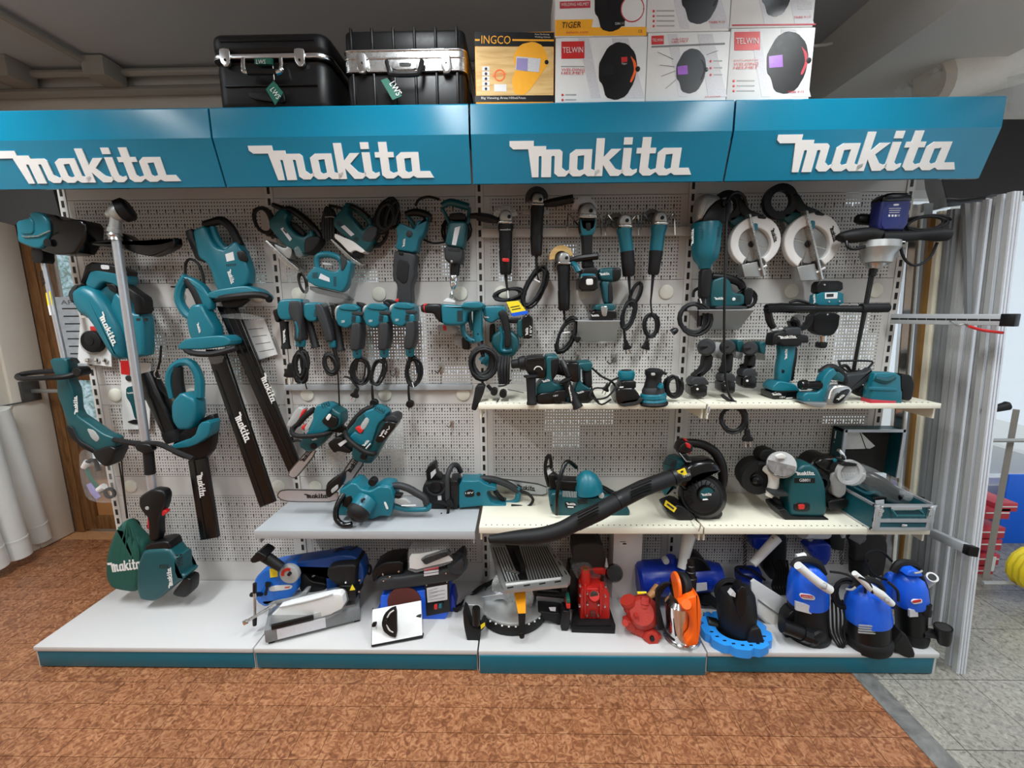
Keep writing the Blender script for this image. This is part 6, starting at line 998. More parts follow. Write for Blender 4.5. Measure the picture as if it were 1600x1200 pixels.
# the case: an open tray with a lid standing up behind it
q0 = PZ(1040, 838, LS+.004); W_, H_ = P(1500, 740, .38).x-q0.x, .11
ca = q0.x; ya = -.39; yb = -.06
RD(); zb = LS+.003; xa, xb = P(1058, 740, .39).x, P(1500, 740, .39).x; zt = P(1270, 655, .39).z; dp = .33
for n, a in (('tray_front', (xa, xb, ya, ya+.008, zb, zt)), ('tray_back', (xa, xb, ya+dp-.008, ya+dp, zb, zt)), ('tray_side', (xa, xa+.008, ya+.008, ya+dp-.008, zb, zt)), ('tray_side', (xb-.008, xb, ya+.008, ya+dp-.008, zb, zt)), ('tray_floor', (xa+.008, xb-.008, ya+.008, ya+dp-.008, zb, zb+.008))): box(n, *a, 'teald')
for z0, z1 in ((zt-.008, zt+.002), (zb-.001, zb+.006)):
    box('edge_rail', xa-.004, xb+.004, ya-.004, ya+.008, z0, z1, 'alu'); box('edge_rail', xa-.004, xa+.008, ya, ya+dp, z0, z1, 'alu'); box('edge_rail', xb-.008, xb+.004, ya, ya+dp, z0, z1, 'alu')
zm = zb+(zt-zb)*.36
box('drawer_rail', xa, xb, ya-.005, ya+.004, zm-.004, zm+.012, 'alu'); box('drawer_front', xa+.012, xb-.012, ya-.003, ya+.004, zb+.012, zm-.010, 'teald'); box('drawer_rail', xa, xb, ya-.005, ya+.004, zb+.004, zb+.014, 'alu')
for x in (xa, xb-.03): box('corner_post', x, x+.03, ya-.006, ya+.006, zb, zt, 'alu', bev=.004)
xm = (xa+xb)/2; obj('handle', *tubevf([Vector((xm-.06, ya-.006, zt-.02)), Vector((xm-.058, ya-.03, zt-.035)), Vector((xm+.058, ya-.03, zt-.035)), Vector((xm+.06, ya-.006, zt-.02))], [.006]*4, 8), 'teal2')
box('handle_plate', xm-.065, xm+.065, ya-.008, ya-.002, zt-.022, zt-.006, 'chrome')
for s in (-1, 1): obj('latch', *lathevf((xm+s*.105, ya-.002, zt-.022), (xm+s*.105, ya-.012, zt-.022), [(0, .012), (1, .009)], 12), 'chrome'); box('latch_plate', xm+s*.105-.008, xm+s*.105+.008, ya-.009, ya-.001, zt-.05, zt, 'chrome', bev=.003)
box('drawer_lock', xm-.012, xm+.012, ya-.014, ya-.002, zb+.02, zb+.032, 'chrome', bev=.004)
yl = -.014; zl = P(1100, 75, -yl).z; lx0, lx1 = P(760, 150, -yl).x, P(1190, 150, -yl).x
box('lid_back', lx0, lx1, yl, yl+.008, zt, zl, 'hardboard'); 
for a in ((lx0, lx0+.012, yl-.07, yl, zt, zl), (lx1-.012, lx1, yl-.07, yl, zt, zl), (lx0, lx1, yl-.07, yl, zl-.012, zl)): box('lid_side', *a, 'teald')
for a in ((lx0-.003, lx0+.012, yl-.076, yl-.068, zt, zl+.003), (lx1-.012, lx1+.003, yl-.076, yl-.068, zt, zl+.003), (lx0, lx1, yl-.076, yl-.068, zl-.010, zl+.004)): box('lid_rail', *a, 'alu')
T('papers', 'folded white manuals tucked in the lid of the aluminium case', 'paper', 900, 200, -yl+.07) if 0 else thing('papers', 'folded white manuals tucked in the lid of the aluminium case', 'paper', P(900, 240, -yl+.02))
E('sheet', '765,190 950,88 1000,180 1000,240 820,244', -yl+.012, -yl+.016, 'paper', 0, 0); E('sheet', '770,160 780,110 900,82 925,100 790,180', -yl+.017, -yl+.019, 'paper', 0, 0); E('sheet', '975,130 1068,220 1030,240 990,236', -yl+.012, -yl+.015, 'paper', 0, 0); U('crease', '950,95 1003,240', 3, -yl+.0165, 'dgrey', 0, n=4)
T('bagged_tool', 'black power tool in a clear plastic bag lying in the aluminium case', 'tool', 1150, 560, .25)
U('tool_body', '930,420,50,.12 1000,450,55,.16 1100,490,50,.2 1200,560,44,.25 1260,600,36,.28', 48, .2, 'gloss', n=14); E('film_bag', '900,360 1000,355 1150,440 1230,480 1330,560 1370,630 1250,645 1100,600 960,520', .18, .30, 'film', 14); L('spindle', (1240, 560, .28), (1330, 600, .31), '0,20 .5,34 1,30', 'clear', 14)
for a in (1100, 1380): E('hand_label', f'{a-60},600 {a+50},590 {a+45},625 {a-35},630', .29, .31, 'black', 3); E('label_print', f'{a-28},622 {a+35},616 {a+35},650 {a-28},652', .31, .314, 'sticker', 0, 0)
U('hose', '900,520,14 1000,570,16 1080,560,14 1120,600,14', 15, .22, 'teald')
# ================================================================== machines on the white deck
f1 = (370, 830, 6); f2 = (560, 830, 6); f3 = (710, 830, 6); f4 = (950, 840, 6); f5 = (1080, 820, 5.217); f6 = (1260, 810, 4.8)
def Q(name, s, th, mt, parent='cur', bev=0, **k):       # plate through points (x, y, d) with a thickness vector
    q = [P(*p) for p in pts(s)]; n = len(q); t = Vector(th); v = q+[p+t for p in q]
    return obj(name, v, [tuple(range(n)), tuple(range(2*n-1, n-1, -1))]+[(i, n+i, n+(i+1) % n, (i+1) % n) for i in range(n)], mt, parent, smooth=0, **k)
def S(name, s, z, th, mt, parent='cur', sm=0, **k):     # horizontal slab traced at height z
    p = chaikin(pts(s), sm) if sm else pts(s); q = [PZ(x, y, z) for x, y in p]; n = len(q); v = q+[p_-Vector((0, 0, th)) for p_ in q]
    return obj(name, v, [tuple(range(n))[::-1], tuple(range(n, 2*n))]+[(i, (i+1) % n, n+(i+1) % n, n+i) for i in range(n)], mt, parent, smooth=0, **k)
def DR(x, y, z=DKZ): return -PZ(x, y, z).y              # depth at which a traced point touches height z
V(*f1); RD()
A, B = PZ(270, 1078, DKZ), PZ(1165, 852, DKZ); u = (B-A); u.z = 0; ul = u.length; u.normalize(); w = Vector((-u.y, u.x, 0)); hb = P(270, 935, -A.y).z-DKZ
thing('band_saw', 'blue portable band saw on a grey base, papers lying on it', 'band saw', A); dA, dB = -A.y, -B.y
def bs(name, a0, a1, b0, b1, z0, z1, mt, **k): return obox(name, A+u*(a0+a1)/2+w*(b0+b1)/2+Vector((0, 0, (z0+z1)/2)), u*(a1-a0)/2, w*(b1-b0)/2, Vector((0, 0, (z1-z0)/2)), mt, **k)
bs('base_box', 0, ul, 0, .17, .012, hb, 'grey', bev=.006); bs('base_plate', .05, ul*.62, -.003, .0, .02, hb-.008, 'sticker')
for a in (.01, ul-.03):
    for b in (.01, .14): bs('foot', a, a+.025, b, b+.025, 0, .014, 'black')
bs('vise_bar', .03, ul*.5, -.004, .01, hb-.004, hb+.018, 'black', bev=.003); bs('vise_jaw', ul*.5, ul*.7, .0, .02, hb, hb+.026, 'lgrey', bev=.003); bs('vise_bed', .02, ul-.02, .02, .15, hb, hb+.01, 'brushed')
TX('CE', 740, 905, 785, 893, 42, dA-.07, 'dgrey') if 0 else None
E('manual_bag', '340,760 400,720 420,680 880,570 1000,560 1025,690 860,770 600,810 345,885', dA-.13, dA-.09, 'paper', 8); E('manual_film', '330,765 410,690 900,555 1010,580 1035,700 870,790 600,830 340,890', dA-.14, dA-.08, 'film', 10); U('fold', '400,715 700,650 900,590', 5, dA-.088, 'lgrey')
E('saw_head', '200,470 230,380 300,310 400,280 540,260 582,275 602,310 610,500 545,575 420,600 320,655 240,610', .20, .30, 'sawblue', 20); E('saw_arm', '410,275 560,250 850,210 1000,175 1130,185 1205,270 1225,380 1190,460 1120,470 1120,400 1000,330 870,300 600,350', .18, .27, 'shadeblue', 18); E('column', '870,310 960,320 975,470 985,560 1020,620 1130,600 1130,690 1040,690 960,560 880,560', .18, .27, 'shadeblue', 12); E('motor', '905,270 1010,245 1165,240 1160,330 1150,460 990,430 900,350', .18, .32, 'rubber', 18); E('motor_plate', '980,450 1150,450 1155,590 1000,590', .22, .325, 'black', 10); E('warning_mark', '1058,555 1082,500 1110,548', .325, .328, 'yellow', 0, 0)  # arm and column: saw blue darkened in the colour for their shade
for a, b in ((1020, 483), (1148, 462), (1018, 595), (1145, 570)): D('bolt', a, b, 10, .32, .33, 'chrome', n=10)
U('hand_grip', '215,210,52 300,260,52 420,340,44', 50, .34, 'rubber', 0, n=12); E('grip_cap', '165,230 240,145 320,190 310,220 200,260', .30, .38, 'black', 8); D('dial', 485, 412, 92, .30, .325, 'lgrey', n=28); ring('dial_arc', 485, 412, 70, 26, .325, .328, 'redpaint', a0=70, a1=190); D('dial_knob', 485, 410, 16, .325, .34, 'black', n=12); E('yellow_label', '308,350 380,355 385,425 315,435', .30, .303, 'yellow', 0, 0); E('white_label', '300,530 340,510 500,500 525,515 505,545 310,568', .30, .304, 'paper', 6); U('red_line', '450,530 495,524', 6, .305, 'red', 0, n=4)
L('clamp_lever', (295, 480, .31), (268, 600, .33), '0,26 .3,22 .35,12 1,14', 'rubber', 12); E('blade_cover', '255,620 400,605 480,590 600,585 650,530 690,525 680,570 600,625 300,655', .24, .30, 'lgrey', 6); U('blade_strap', '240,600 300,650 420,660 560,600', 5, .24, 'darksteel'); E('guide', '610,380 660,360 720,440 860,460 860,520 740,540 620,540', .20, .26, 'black', 8); U('guide_rod', '710,425 865,330', 10, .24, 'steel', 0); U('spring', '780,420 800,390 800,430 830,390 830,430 860,390', 5, .25, 'darksteel', 0)
U('crossbar', '140,595,22,.38 230,590,20,.3', 21, .34, 'black', 0); U('feed_rod', '168,500,14 168,830,13', 13, .38, 'steel', 0); U('feed_grip', '168,490,18 168,575,18', 18, .385, 'black', 0); U('feed_grip', '168,820,20 168,880,18', 19, .385, 'black', 0); U('stop_rod', '370,680,14,.36 85,850,16,.42', 15, .4, 'steel', 0); L('stop_nut', (95, 845, .42), (65, 862, .425), '0,24 1,24', 'chrome', 6); U('cord', '905,200,10 960,165,10 1040,180,10 1130,140,7', 9, .22, 'black'); K('cord', 1240, 360, 24, 50, 2, .2, 8, seed=91)
V(*f2)
dS = DR(610, 822); RD()
T('belt_disc_sander', 'blue belt and disc sander with a tilted work table', 'sander', 500, 700, dS)
RD(); E('housing', '245,520 300,515 400,470 480,470 540,490 860,428 865,745 640,790 610,820 590,700 260,700 205,700 205,665 245,640', dS-.14, dS, 'blue', 12); E('side_panel', '622,490 850,445 862,745 640,788', dS-.01, dS+.006, 'black', 4, 0); E('rating_plate', '640,535 832,500 835,640 650,668', dS+.006, dS+.009, 'sticker', 0, 0)
for k in range(6): U('plate_line', f'655,{560+17*k} {810 if k%2 else 740},{534+17*k}', 2.5, dS+.0095, 'grey', 0, n=4)
E('switch_plate', '692,680 800,665 800,725 695,735', dS+.006, dS+.014, 'black', 4); E('switch_off', '708,690 742,686 742,728 710,730', dS+.014, dS+.022, 'redpaint', 3); E('switch_on', '752,685 782,681 782,716 752,722', dS+.014, dS+.022, 'teal', 3)
for a, b in ((638, 508), (830, 478)): D('screw', a, b, 7, dS+.006, dS+.01, 'steel', n=8)
D('sanding_disc', 428, 672, 158, dS, dS+.012, 'grit', .1, 36); E('top_plate', '372,478 470,474 475,494 375,502', dS, dS+.004, 'sticker', 3); E('rear_foot', '865,540 900,540 930,680 870,710', dS-.14, dS-.05, 'pumpblue', 6)
E('belt_arm', '190,410 240,370 470,350 850,290 980,180 1010,230 1000,330 930,390 820,410 500,460 260,490 210,480', dS-.12, dS+.015, 'dgrey', 30); L('belt_roller', (930, 300, dS-.10), (930, 300, dS-.0), '0,95 1,95', 'rubber', 24); E('belt_hood', '160,300 270,230 450,215 450,340 330,350 230,360 170,420', dS-.13, dS-.01, 'black', 16)
for a, b in ((228, 408), (234, 468), (292, 430), (377, 380), (820, 397)): D('bolt', a, b, 9, dS+.012, dS+.02, 'chrome', n=10)
for k in range(3): E('warning_label', f'614,{352+26*k} 752,{332+26*k} 752,{350+26*k} 616,{370+26*k}', dS+.015, dS+.018, 'sticker' if k else 'boxred', 0, 0)
E('parts_bag', '475,120 480,370 885,270 860,200 830,90 580,140', dS-.03, dS+.04, 'film', 10); E('bag_paper', '478,215 590,210 780,170 880,260 885,275 480,372', dS+.016, dS+.022, 'paper', 2); E('bag_tool', '580,250 840,165 875,210 700,280 630,310', dS+.02, dS+.04, 'dgrey', 8)
a, b, c, e = PZ(125, 1072, DKZ+.012), PZ(600, 985, DKZ+.012), None, None
da, db = -a.y, -b.y; Q('work_table', f'130,735,{da-.10} 585,650,{db-.10} 600,985,{db} 125,1072,{da}', (0, .010, -.010), 'paper'); Q('table_edge', f'122,1072,{da+.002} 603,982,{db+.002} 605,1000,{db+.002} 124,1086,{da+.002}', (0, .02, 0), 'black'); Q('table_edge', f'128,735,{da-.10} 133,735,{da-.10} 128,1080,{da} 120,1080,{da}', (0, .012, 0), 'black')
dm_ = da-.04; E('mitre_gauge', '360,705 365,990 300,975 240,930 220,860 240,780 300,725', dm_-.005, dm_+.012, 'rubber', 6); E('gauge_slot', '330,735 338,745 300,770 272,820 262,810 290,760', dm_+.012, dm_+.014, 'paper', 2); E('gauge_slot', '258,875 270,880 300,930 330,945 325,955 280,930', dm_+.012, dm_+.014, 'paper', 2); D('gauge_knob', 258, 850, 16, dm_+.012, dm_+.03, 'black', n=12); E('table_slot', '130,862 170,855 170,885 132,890', dm_-.01, dm_+.006, 'black', 2); E('table_slot', '540,790 590,780 588,812 542,818', db-.06, db-.05, 'dgrey', 2)
U('cord', '1190,520,14 1100,580,14 1000,640,12 960,690,12', 13, dS-.08, 'black'); plug(960, 690, 140, 48, dS-.06)
V(*f3)
T('mitre_saw', 'mitre saw with a ribbed grey table on top and yellow blade slot', 'saw', 500, 800, .3)
RD(); zt = .33
S('top_table', '330,118 870,100 1000,280 1090,430 1085,470 1060,500 470,560 440,500 380,320', zt, .014, 'cast'); S('table_groove_field', '375,150 470,140 560,450 480,480', zt+.002, .002, 'lgrey')
for k in range(5): S('groove', f'{360+25*k},{150} {368+25*k},{150} {490+26*k},{470-4*k} {478+26*k},{472-4*k}', zt+.0035, .003, 'dgrey')
for k in range(12): S('groove', f'{625+21*k},{140} {632+21*k},{140} {718+27*k},{452-3*k} {707+27*k},{454-3*k}', zt+.0035, .003, 'dgrey')
S('blade_opening', '478,122 600,115 690,450 610,455', zt+.003, .003, 'black'); E('riving_cover', '570,130 610,135 670,270 690,340 640,450 610,400 560,220', .12, .16, 'black', 6) if 0 else S('riving_cover', '545,150 605,145 668,330 630,345', zt+.03, .03, 'rubber'); S('scale', '480,490 1000,428 1000,446 484,508', zt+.003, .003, 'paper')
for a, b in ((525, 522), (680, 502), (825, 485), (970, 467)): S('edge_slot', f'{a-30},{b+4} {a+28},{b-6} {a+28},{b+2} {a-30},{b+12}', zt+.003, .003, 'black')
for a, b in ((940, 230), (985, 300), (1042, 388)): S('edge_slot', f'{a-14},{b-18} {a-8},{b-20} {a+14},{b+14} {a+8},{b+16}', zt+.003, .003, 'black')
dF = DR(640, 985)
E('fence', '92,620 400,560 560,560 570,640 430,600 270,660 240,760 100,700', .20, .25, 'alu', 4); E('fence', '760,570 1010,590 1020,690 860,690 770,640', .20, .25, 'alu', 4)
c0 = PZ(545, 880, DKZ+.02); s0 = mpp(c0)
obj('turntable', *lathevf((c0.x, -.24, DKZ+.002), (c0.x, -.24, DKZ+.05), [(0, .165), (.6, .172), (1, .165)], 40), 'rubber'); obj('turntable_top', *lathevf((c0.x, -.24, DKZ+.05), (c0.x, -.24, DKZ+.066), [(0, .162), (.7, .162), (1, .150)], 40), 'cast'); obj('blade', *lathevf((c0.x-.003, -.26, DKZ+.12), (c0.x+.003, -.245, DKZ+.12), [(0, .11), (1, .11)], 40), 'steel')
E('base_wing', '92,640 265,650 300,790 240,790 120,720', .26, .33, 'cast', 6); E('base_arm', '85,690 125,720 165,860 240,880 290,820 300,850 240,910 238,1040 160,1075 130,1000 95,850', .37, .43, 'rubber', 8); E('base_foot', '130,1000 240,1010 238,1070 220,1085 160,1085', .36, .47, 'black', 8); L('clamp_post', (205, 870, .43), (203, 715, .43), '0,38 .9,40 1,34', 'black'); E('arm_label', '245,880 285,855 288,885 250,918', .43, .433, 'yellow', 0, 0); E('base_side', '760,680 1000,700 1080,760 1070,880 1000,890 960,800 850,760 770,740', .22, .33, 'rubber', 10); E('side_label', '885,715 950,712 948,750 900,745', .33, .333, 'sticker', 0, 0); E('corner_post', '1000,700 1080,710 1075,860 1050,890 985,880', .30, .37, 'black', 8)
Q('yellow_slot', f'555,555,.30 668,550,.30 668,770,.42 598,772,.42', (0, .03, -.01), 'amber'); Q('slot_tongue', f'598,772,.42 668,770,.42 660,960,.455 605,960,.455', (0, .03, -.01), 'black'); E('tongue_tip', '600,940 660,930 655,985 615,990', .43, .46, 'black', 5); E('under_table', '430,560 1000,520 1010,600 720,620 700,700 720,720 460,620', .10, .20, 'black', 12); U('handle_bar', '780,585,22 1000,600,26 1060,590,24', 25, .25, 'rubber', 0); E('switch_red', '1042,648 1082,645 1080,685 1045,688', .30, .36, 'redpaint', 4); E('switch_green', '1045,608 1080,606 1080,640 1047,642', .30, .355, 'green', 4)
U('cord', '415,430,12,.1 330,480,14,.12 230,530,14,.16 150,600,12,.2', 13, .14, 'black'); U('cord', '400,450,12,.1 300,520,12,.14 200,570,12,.18', 12, .14, 'black')
for k in range(14):
    g = math.radians(200+140*k/13); o = Vector((c0.x+.168*math.cos(g), -.24+.168*math.sin(g), DKZ+.052)); obox('scale_tick', o, (.004, 0, 0), (0, .004, 0), (0, 0, .0015), 'paper')
T('red_pump', 'bright red pump block on a black base plate', 'pump', 1300, 800, .3)
RD(); S('base_plate', '1095,880 1130,640 1430,640 1510,880 1505,930 1100,918', DKZ+.018, .017, 'rubber'); S('base_rib', '1160,830 1440,830 1470,880 1140,880', DKZ+.026, .008, 'rubber')
d_ = DR(1290, 815, DKZ+.02); E('pump_block', '1160,475 1190,450 1425,445 1430,760 1380,810 1220,810 1160,770', d_-.15, d_, 'redpaint', 10); E('side_rib', '1215,500 1235,500 1235,790 1215,790', d_, d_+.012, 'redpaint', 5); E('side_rib', '1360,495 1380,495 1380,785 1360,790', d_, d_+.012, 'redpaint', 5); L('port', (1310, 610, d_), (1312, 606, d_+.04), '0,56 .4,48 1,46', 'redpaint'); D('port_bore', 1312, 608, 38, d_+.03, d_+.041, 'darksteel'); L('inlet', (1230, 490, d_-.04), (1230, 350, d_-.04), '0,44 1,42', 'redpaint'); L('inlet_bore', (1230, 362, d_-.04), (1230, 346, d_-.04), '0,44 1,30', 'wood'); D('drain_plug', 1300, 785, 26, d_, d_+.018, 'grit', n=8); L('vent_cap', (1385, 460, d_-.06), (1385, 425, d_-.06), '0,18 1,14', 'black', 12)
for a, b in ((1180, 520), (1180, 610), (1175, 708), (1420, 525), (1418, 615), (1412, 712), (1248, 590), (1248, 690), (1352, 590), (1352, 694), (1245, 800), (1348, 800)): D('bolt', a, b, 10, d_, d_+.014, 'steel', n=8)
E('motor_box', '1100,60 1370,55 1400,200 1395,290 1150,290 1090,200', .10, .22, 'hardboard', 14); E('motor_red', '1260,280 1400,275 1400,340 1300,330', .10, .23, 'redpaint', 6); E('motor_fins', '1050,300 1160,300 1160,760 1080,780', .12, .22, 'black', 8); E('plastic_bag', '1075,280 1240,255 1300,330 1440,440 1530,590 1430,640 1420,460 1300,430 1180,350 1150,430', .16, .23, 'film', 10); L('gauge', (1490, 390, .2), (1505, 395, .26), '0,60 .5,84 1,70', 'gloss'); U('gauge_stem', '1360,360 1440,350 1470,380', 14, .22, 'steel'); L('valve', (1425, 330, .24), (1425, 250, .24), '0,18 .5,10 1,4', 'lgrey', 10)
V(*f4); RD()
o = thing('white_column', 'white column box standing behind the pumps in the third bay', 'column', P(160, 600, .1)); p, q = P(35, 300, .12), P(300, 300, .12); zb = DKZ
box('column_body', p.x, q.x, -.14, -.04, DKZ, .62, 'white', bev=.003); E('price_label', '105,30 172,30 172,80 105,78', .139, .1415, 'paper', 0, 0); U('label_print', '112,40 165,40', 3, .142, 'dgrey', 0, n=4); E('label_print', '138,52 172,52 172,64 138,64', .1415, .143, 'dgrey', 0, 0)
T('surface_pump', 'large dark blue electric pump lying behind the red and orange pumps', 'pump', 600, 450, .17)
L('tank', (270, 390, .17), (700, 360, .17), '0,120 .06,155 .2,165 .9,165 1,150', 'pumpblue', 32); L('motor', (690, 375, .17), (1070, 350, .17), '0,130 .1,140 .7,140 .8,125 .95,110 1,60', 'pumpblue', 28); E('terminal_box', '720,140 790,130 870,160 940,260 930,300 720,300', .10, .24, 'black', 16); D('filler_cap', 548, 228, 30, .26, .30, 'lgrey'); E('rating_plate', '815,430 925,420 930,490 820,505', .30, .304, 'sticker', 0, 0); L('outlet', (590, 240, .17), (590, 175, .17), '0,50 1,44', 'pumpblue')
for k in range(5): U('cooling_fin', f'930,{410+18*k} 970,{406+18*k}', 5, .30, 'pumpblue', 0, n=5)
E('mount_foot', '300,480 420,500 420,540 280,540', .10, .25, 'black', 6); E('foot_block', '840,500 980,520 960,640 850,620', .08, .2, 'black', 8)
T('fluorescent_tube', 'grey tube leaning behind the orange pump, below the lower shelf', 'tube', 690, 290, .22); V(*f4); U('tube', '770,-60,62,.16 690,290,40,.25', 50, .2, 'tube', 0, n=16)
T('cast_pump', 'red cast iron pump body with flanged ports', 'pump', 330, 900, .4)
RD(); d_ = DR(330, 930); L('volute', (330, 690, d_-.11), (318, 705, d_), '0,110 .25,148 .7,150 .85,135 1,105', 'castred', 28); L('neck', (215, 660, d_-.05), (180, 580, d_-.05), '0,70 .5,60 .6,72 1,72', 'castred', 16); L('boss', (345, 660, d_-.02), (350, 560, d_-.04), '0,46 .3,42 .35,52 1,44', 'castred', 8); L('throat', (250, 820, d_-.04), (400, 930, d_+.0), '0,80 .5,66 .8,60 1,66', 'castred', 18); L('flange', (395, 920, d_+.0), (425, 950, d_+.035), '0,80 .3,86 .6,80 1,60', 'castred', 8); D('flange_bore', 418, 958, 22, d_+.02, d_+.045, 'black'); L('foot_boss', (165, 790, d_-.02), (160, 800, d_+.01), '0,34 1,30', 'castred', 14); E('foot_arm', '140,770 200,750 260,820 240,870 160,830', d_-.05, d_-.0, 'castred', 10); L('side_pipe', (380, 560, d_-.06), (470, 470, d_-.10), '0,30 1,44', 'woodl', 14); U('tag', '275,520,14 360,515,10', 12, d_-.06, 'yellow', 0)
for a, b in ((350, 945), (490, 940), (270, 748)): D('bolt', a, b, 18, d_, d_+.025, 'castred', n=6)
T('drainage_pump', 'stainless submersible pump with an orange handle and switch float', 'pump', 700, 1000, .42)
RD(); d_ = DR(690, 930); L('steel_body', (690, 930, d_), (675, 560, d_), '0,150 .03,158 .06,140 .9,136 1,100', 'chrome', 32); L('base_rim', (690, 938, d_), (690, 915, d_), '0,150 .5,168 1,160', 'steel', 32); E('orange_handle', '715,560 740,530 800,520 812,490 840,540 858,660 850,820 830,960 800,980 715,985 720,940 770,880 780,780 740,680 665,630 655,590', d_+.07, d_+.115, 'orange', 12); L('screw_ring', (735, 625, d_+.10), (735, 625, d_+.125), '0,52 1,44', 'orange'); L('hose_tail', (770, 520, d_), (775, 215, d_), '0,52 .35,54 .4,58 .5,58 .52,46 .68,46 .7,38 .85,38 .87,30 1,30', 'black', 20); L('float', (648, 450, d_+.03), (712, 455, d_+.02), '0,112 .2,128 .8,128 1,112', 'rubber', 24); L('float_band', (622, 450, d_+.03), (648, 450, d_+.03), '0,112 .3,122 1,124', 'orange', 24)
for k in range(4): U('cord', f'{600-20*k},420,12 {520-20*k},480,12 {470-5*k},600,12 {500-12*k},760,12 {520-14*k},860,12', 12, d_-.01+.012*k, 'rubber')
U('cord', '520,860,12 570,920,12 620,960,12', 12, d_+.06, 'rubber'); U('cord_band', '440,500 450,470 540,440', 10, d_, 'woodl')
V(*f5)
T('float_pump', 'black submersible pump standing in a scalloped light blue ring', 'pump', 380, 1000, .42)
RD(); zr = DKZ+.035
cc = PZ(385, 960, zr); N = 44
def ringvf(c, ro, ri, z0, z1, n, sc):
    v, f = [], []
    for i in range(n):
        g = 2*math.pi*i/n; k = ro*(1-sc*max(0, math.cos(9*g))**3)
        for r_, z in ((k, z0), (k, z1), (ri, z1), (ri, z0)): v.append((c.x+r_*math.cos(g), c.y+r_*math.sin(g)*.82, z))
    for i in range(n):
        j = (i+1) % n
        for q in range(4): f.append((i*4+q, j*4+q, j*4+(q+1) % 4, i*4+(q+1) % 4))
    return v, f
cr_ = Vector((PZ(385, 960, DKZ).x, -.40, 0)); obj('float_ring', *ringvf(cr_, .150, .085, DKZ, DKZ+.04, 90, .10), 'skyblue', smooth=40)
for k in range(9):
    g = math.radians(190+18*k); o = cr_+Vector((.117*math.cos(g), .117*.82*math.sin(g), DKZ+.041)); obox('ring_slot', o, (.007, 0, 0), (0, .003, 0), (0, 0, .001), 'black')
d_ = .39; L('pump_body', (385, 1000, d_), (360, 520, d_), '0,160 .25,165 .3,130 .6,150 .9,140 1,110', 'rubber', 28); E('front_leg', '440,800 520,780 555,900 550,1010 420,1020 420,900', d_, d_+.09, 'rubber', 12); E('strap', '360,510 385,470 430,480 430,640 400,770 340,640', d_+.03, d_+.085, 'black', 8); E('label', '305,560 330,528 352,545 348,575', d_+.06, d_+.085, 'sticker', 0, 0); K('cord', 310, 540, 120, 100, 5, d_-.04, 13, seed=95, jit=.3); L('outlet', (300, 840, d_-.02), (130, 800, d_-.04), '0,40 .5,42 .55,52 1,52', 'black', 16)
E('warning_tag', '485,460 510,440 820,640 790,660 740,880 720,900 520,720 480,690 490,580', .30, .312, 'paper', 4, 0); E('tag_fold', '545,610 600,640 740,750 720,870 530,720', .312, .318, 'stone', 3, 0); U('tag_crease', '545,610 640,680 735,745', 6, .32, 'grey'); 
for k in range(6): U('bundle_cord', f'{90-4*k},{570+12*k} {150},{575+14*k} {215+2*k},{620+14*k}', 11, .22, 'black')
E('blue_clip', '100,740 150,720 205,760 190,795', .28, .31, 'skyblue', 4); L('bundle', (80, 770, .25), (220, 840, .28), '0,60 1,50', 'black', 14)
def pump(label, V_, base, prof, cap, d_, extra=None):
    V(*V_); RD(); T('submersible_pump', label, 'pump', base[0], base[1], d_, 'blue-capped pumps'); RD()
V(*f5)
d_ = DR(945, 885); thing('submersible_pump', 'blue-capped submersible pump with a white roll on top, beside the open leaflet', 'pump', P(950, 950, d_), 'blue-capped pumps')
L('lower_body', (940, 885, d_), (945, 610, d_), '0,165 .12,170 .2,150 .6,140 1,138', 'rubber', 28); L('cap', (946, 622, d_), (955, 300, d_), '0,146 .05,150 .5,140 .75,120 .92,80 1,30', 'blue', 32); E('maker_badge', '882,575 895,558 990,572 1008,590 1000,612 900,602', d_+.066, d_+.077, 'paper', 5); E('badge_red', '890,578 898,566 988,578 1000,592 994,604 902,594', d_+.076, d_+.0785, 'red', 4); TX('SPERONI', 900, 592, 992, 600, 16, d_+.079); E('rating_plate', '848,622 1005,665 1000,730 848,690', d_+.062, d_+.072, 'sticker', 0, 0); U('handle', '825,340,24 870,295,28 960,285,30 1040,320,28 1085,400,24', 28, d_+.03, 'rubber'); U('paper_roll', '870,330,34 950,400,34 1050,480,36 1130,530,36', 35, d_+.10, 'paper', 0, n=14); L('roll_end', (1065, 492, d_+.11), (1105, 505, d_+.122), '0,30 1,22', 'lgrey', 12); L('small_roll', (860, 265, d_-.02), (930, 250, d_-.02), '0,26 1,26', 'paper', 12)
U('outlet_pipe', '740,820,56,.43 850,860,56,.44 1000,920,60,.45', 57, .44, 'black', 0, n=16); L('elbow', (1000, 900, .44), (1050, 950, .47), '0,70 .5,84 .8,80 1,50', 'rubber', 20); L('pipe_nut', (900, 880, .445), (960, 905, .45), '0,66 1,66', 'black', 10); E('outlet_side', '740,730 800,660 830,700 800,900 770,930 730,880', .34, .40, 'black', 8)
T('cord_bundle', 'bundle of black pump cords in front of the middle blue-capped pump', 'cord', 1150, 900, .4)
V(*f6); RD()
for k in range(5): U('cord_strand', f'{165+26*k},610,7,.40 {165+30*k},720,7,.42 {180+26*k},860,7,.44 {262+9*k},{990-10*k},7,.46', 7, .43, 'rubber')
d_ = DR(458, 940); thing('submersible_pump', 'blue-capped submersible pump in the middle, nearest the deck edge', 'pump', P(460, 940, d_), 'blue-capped pumps')
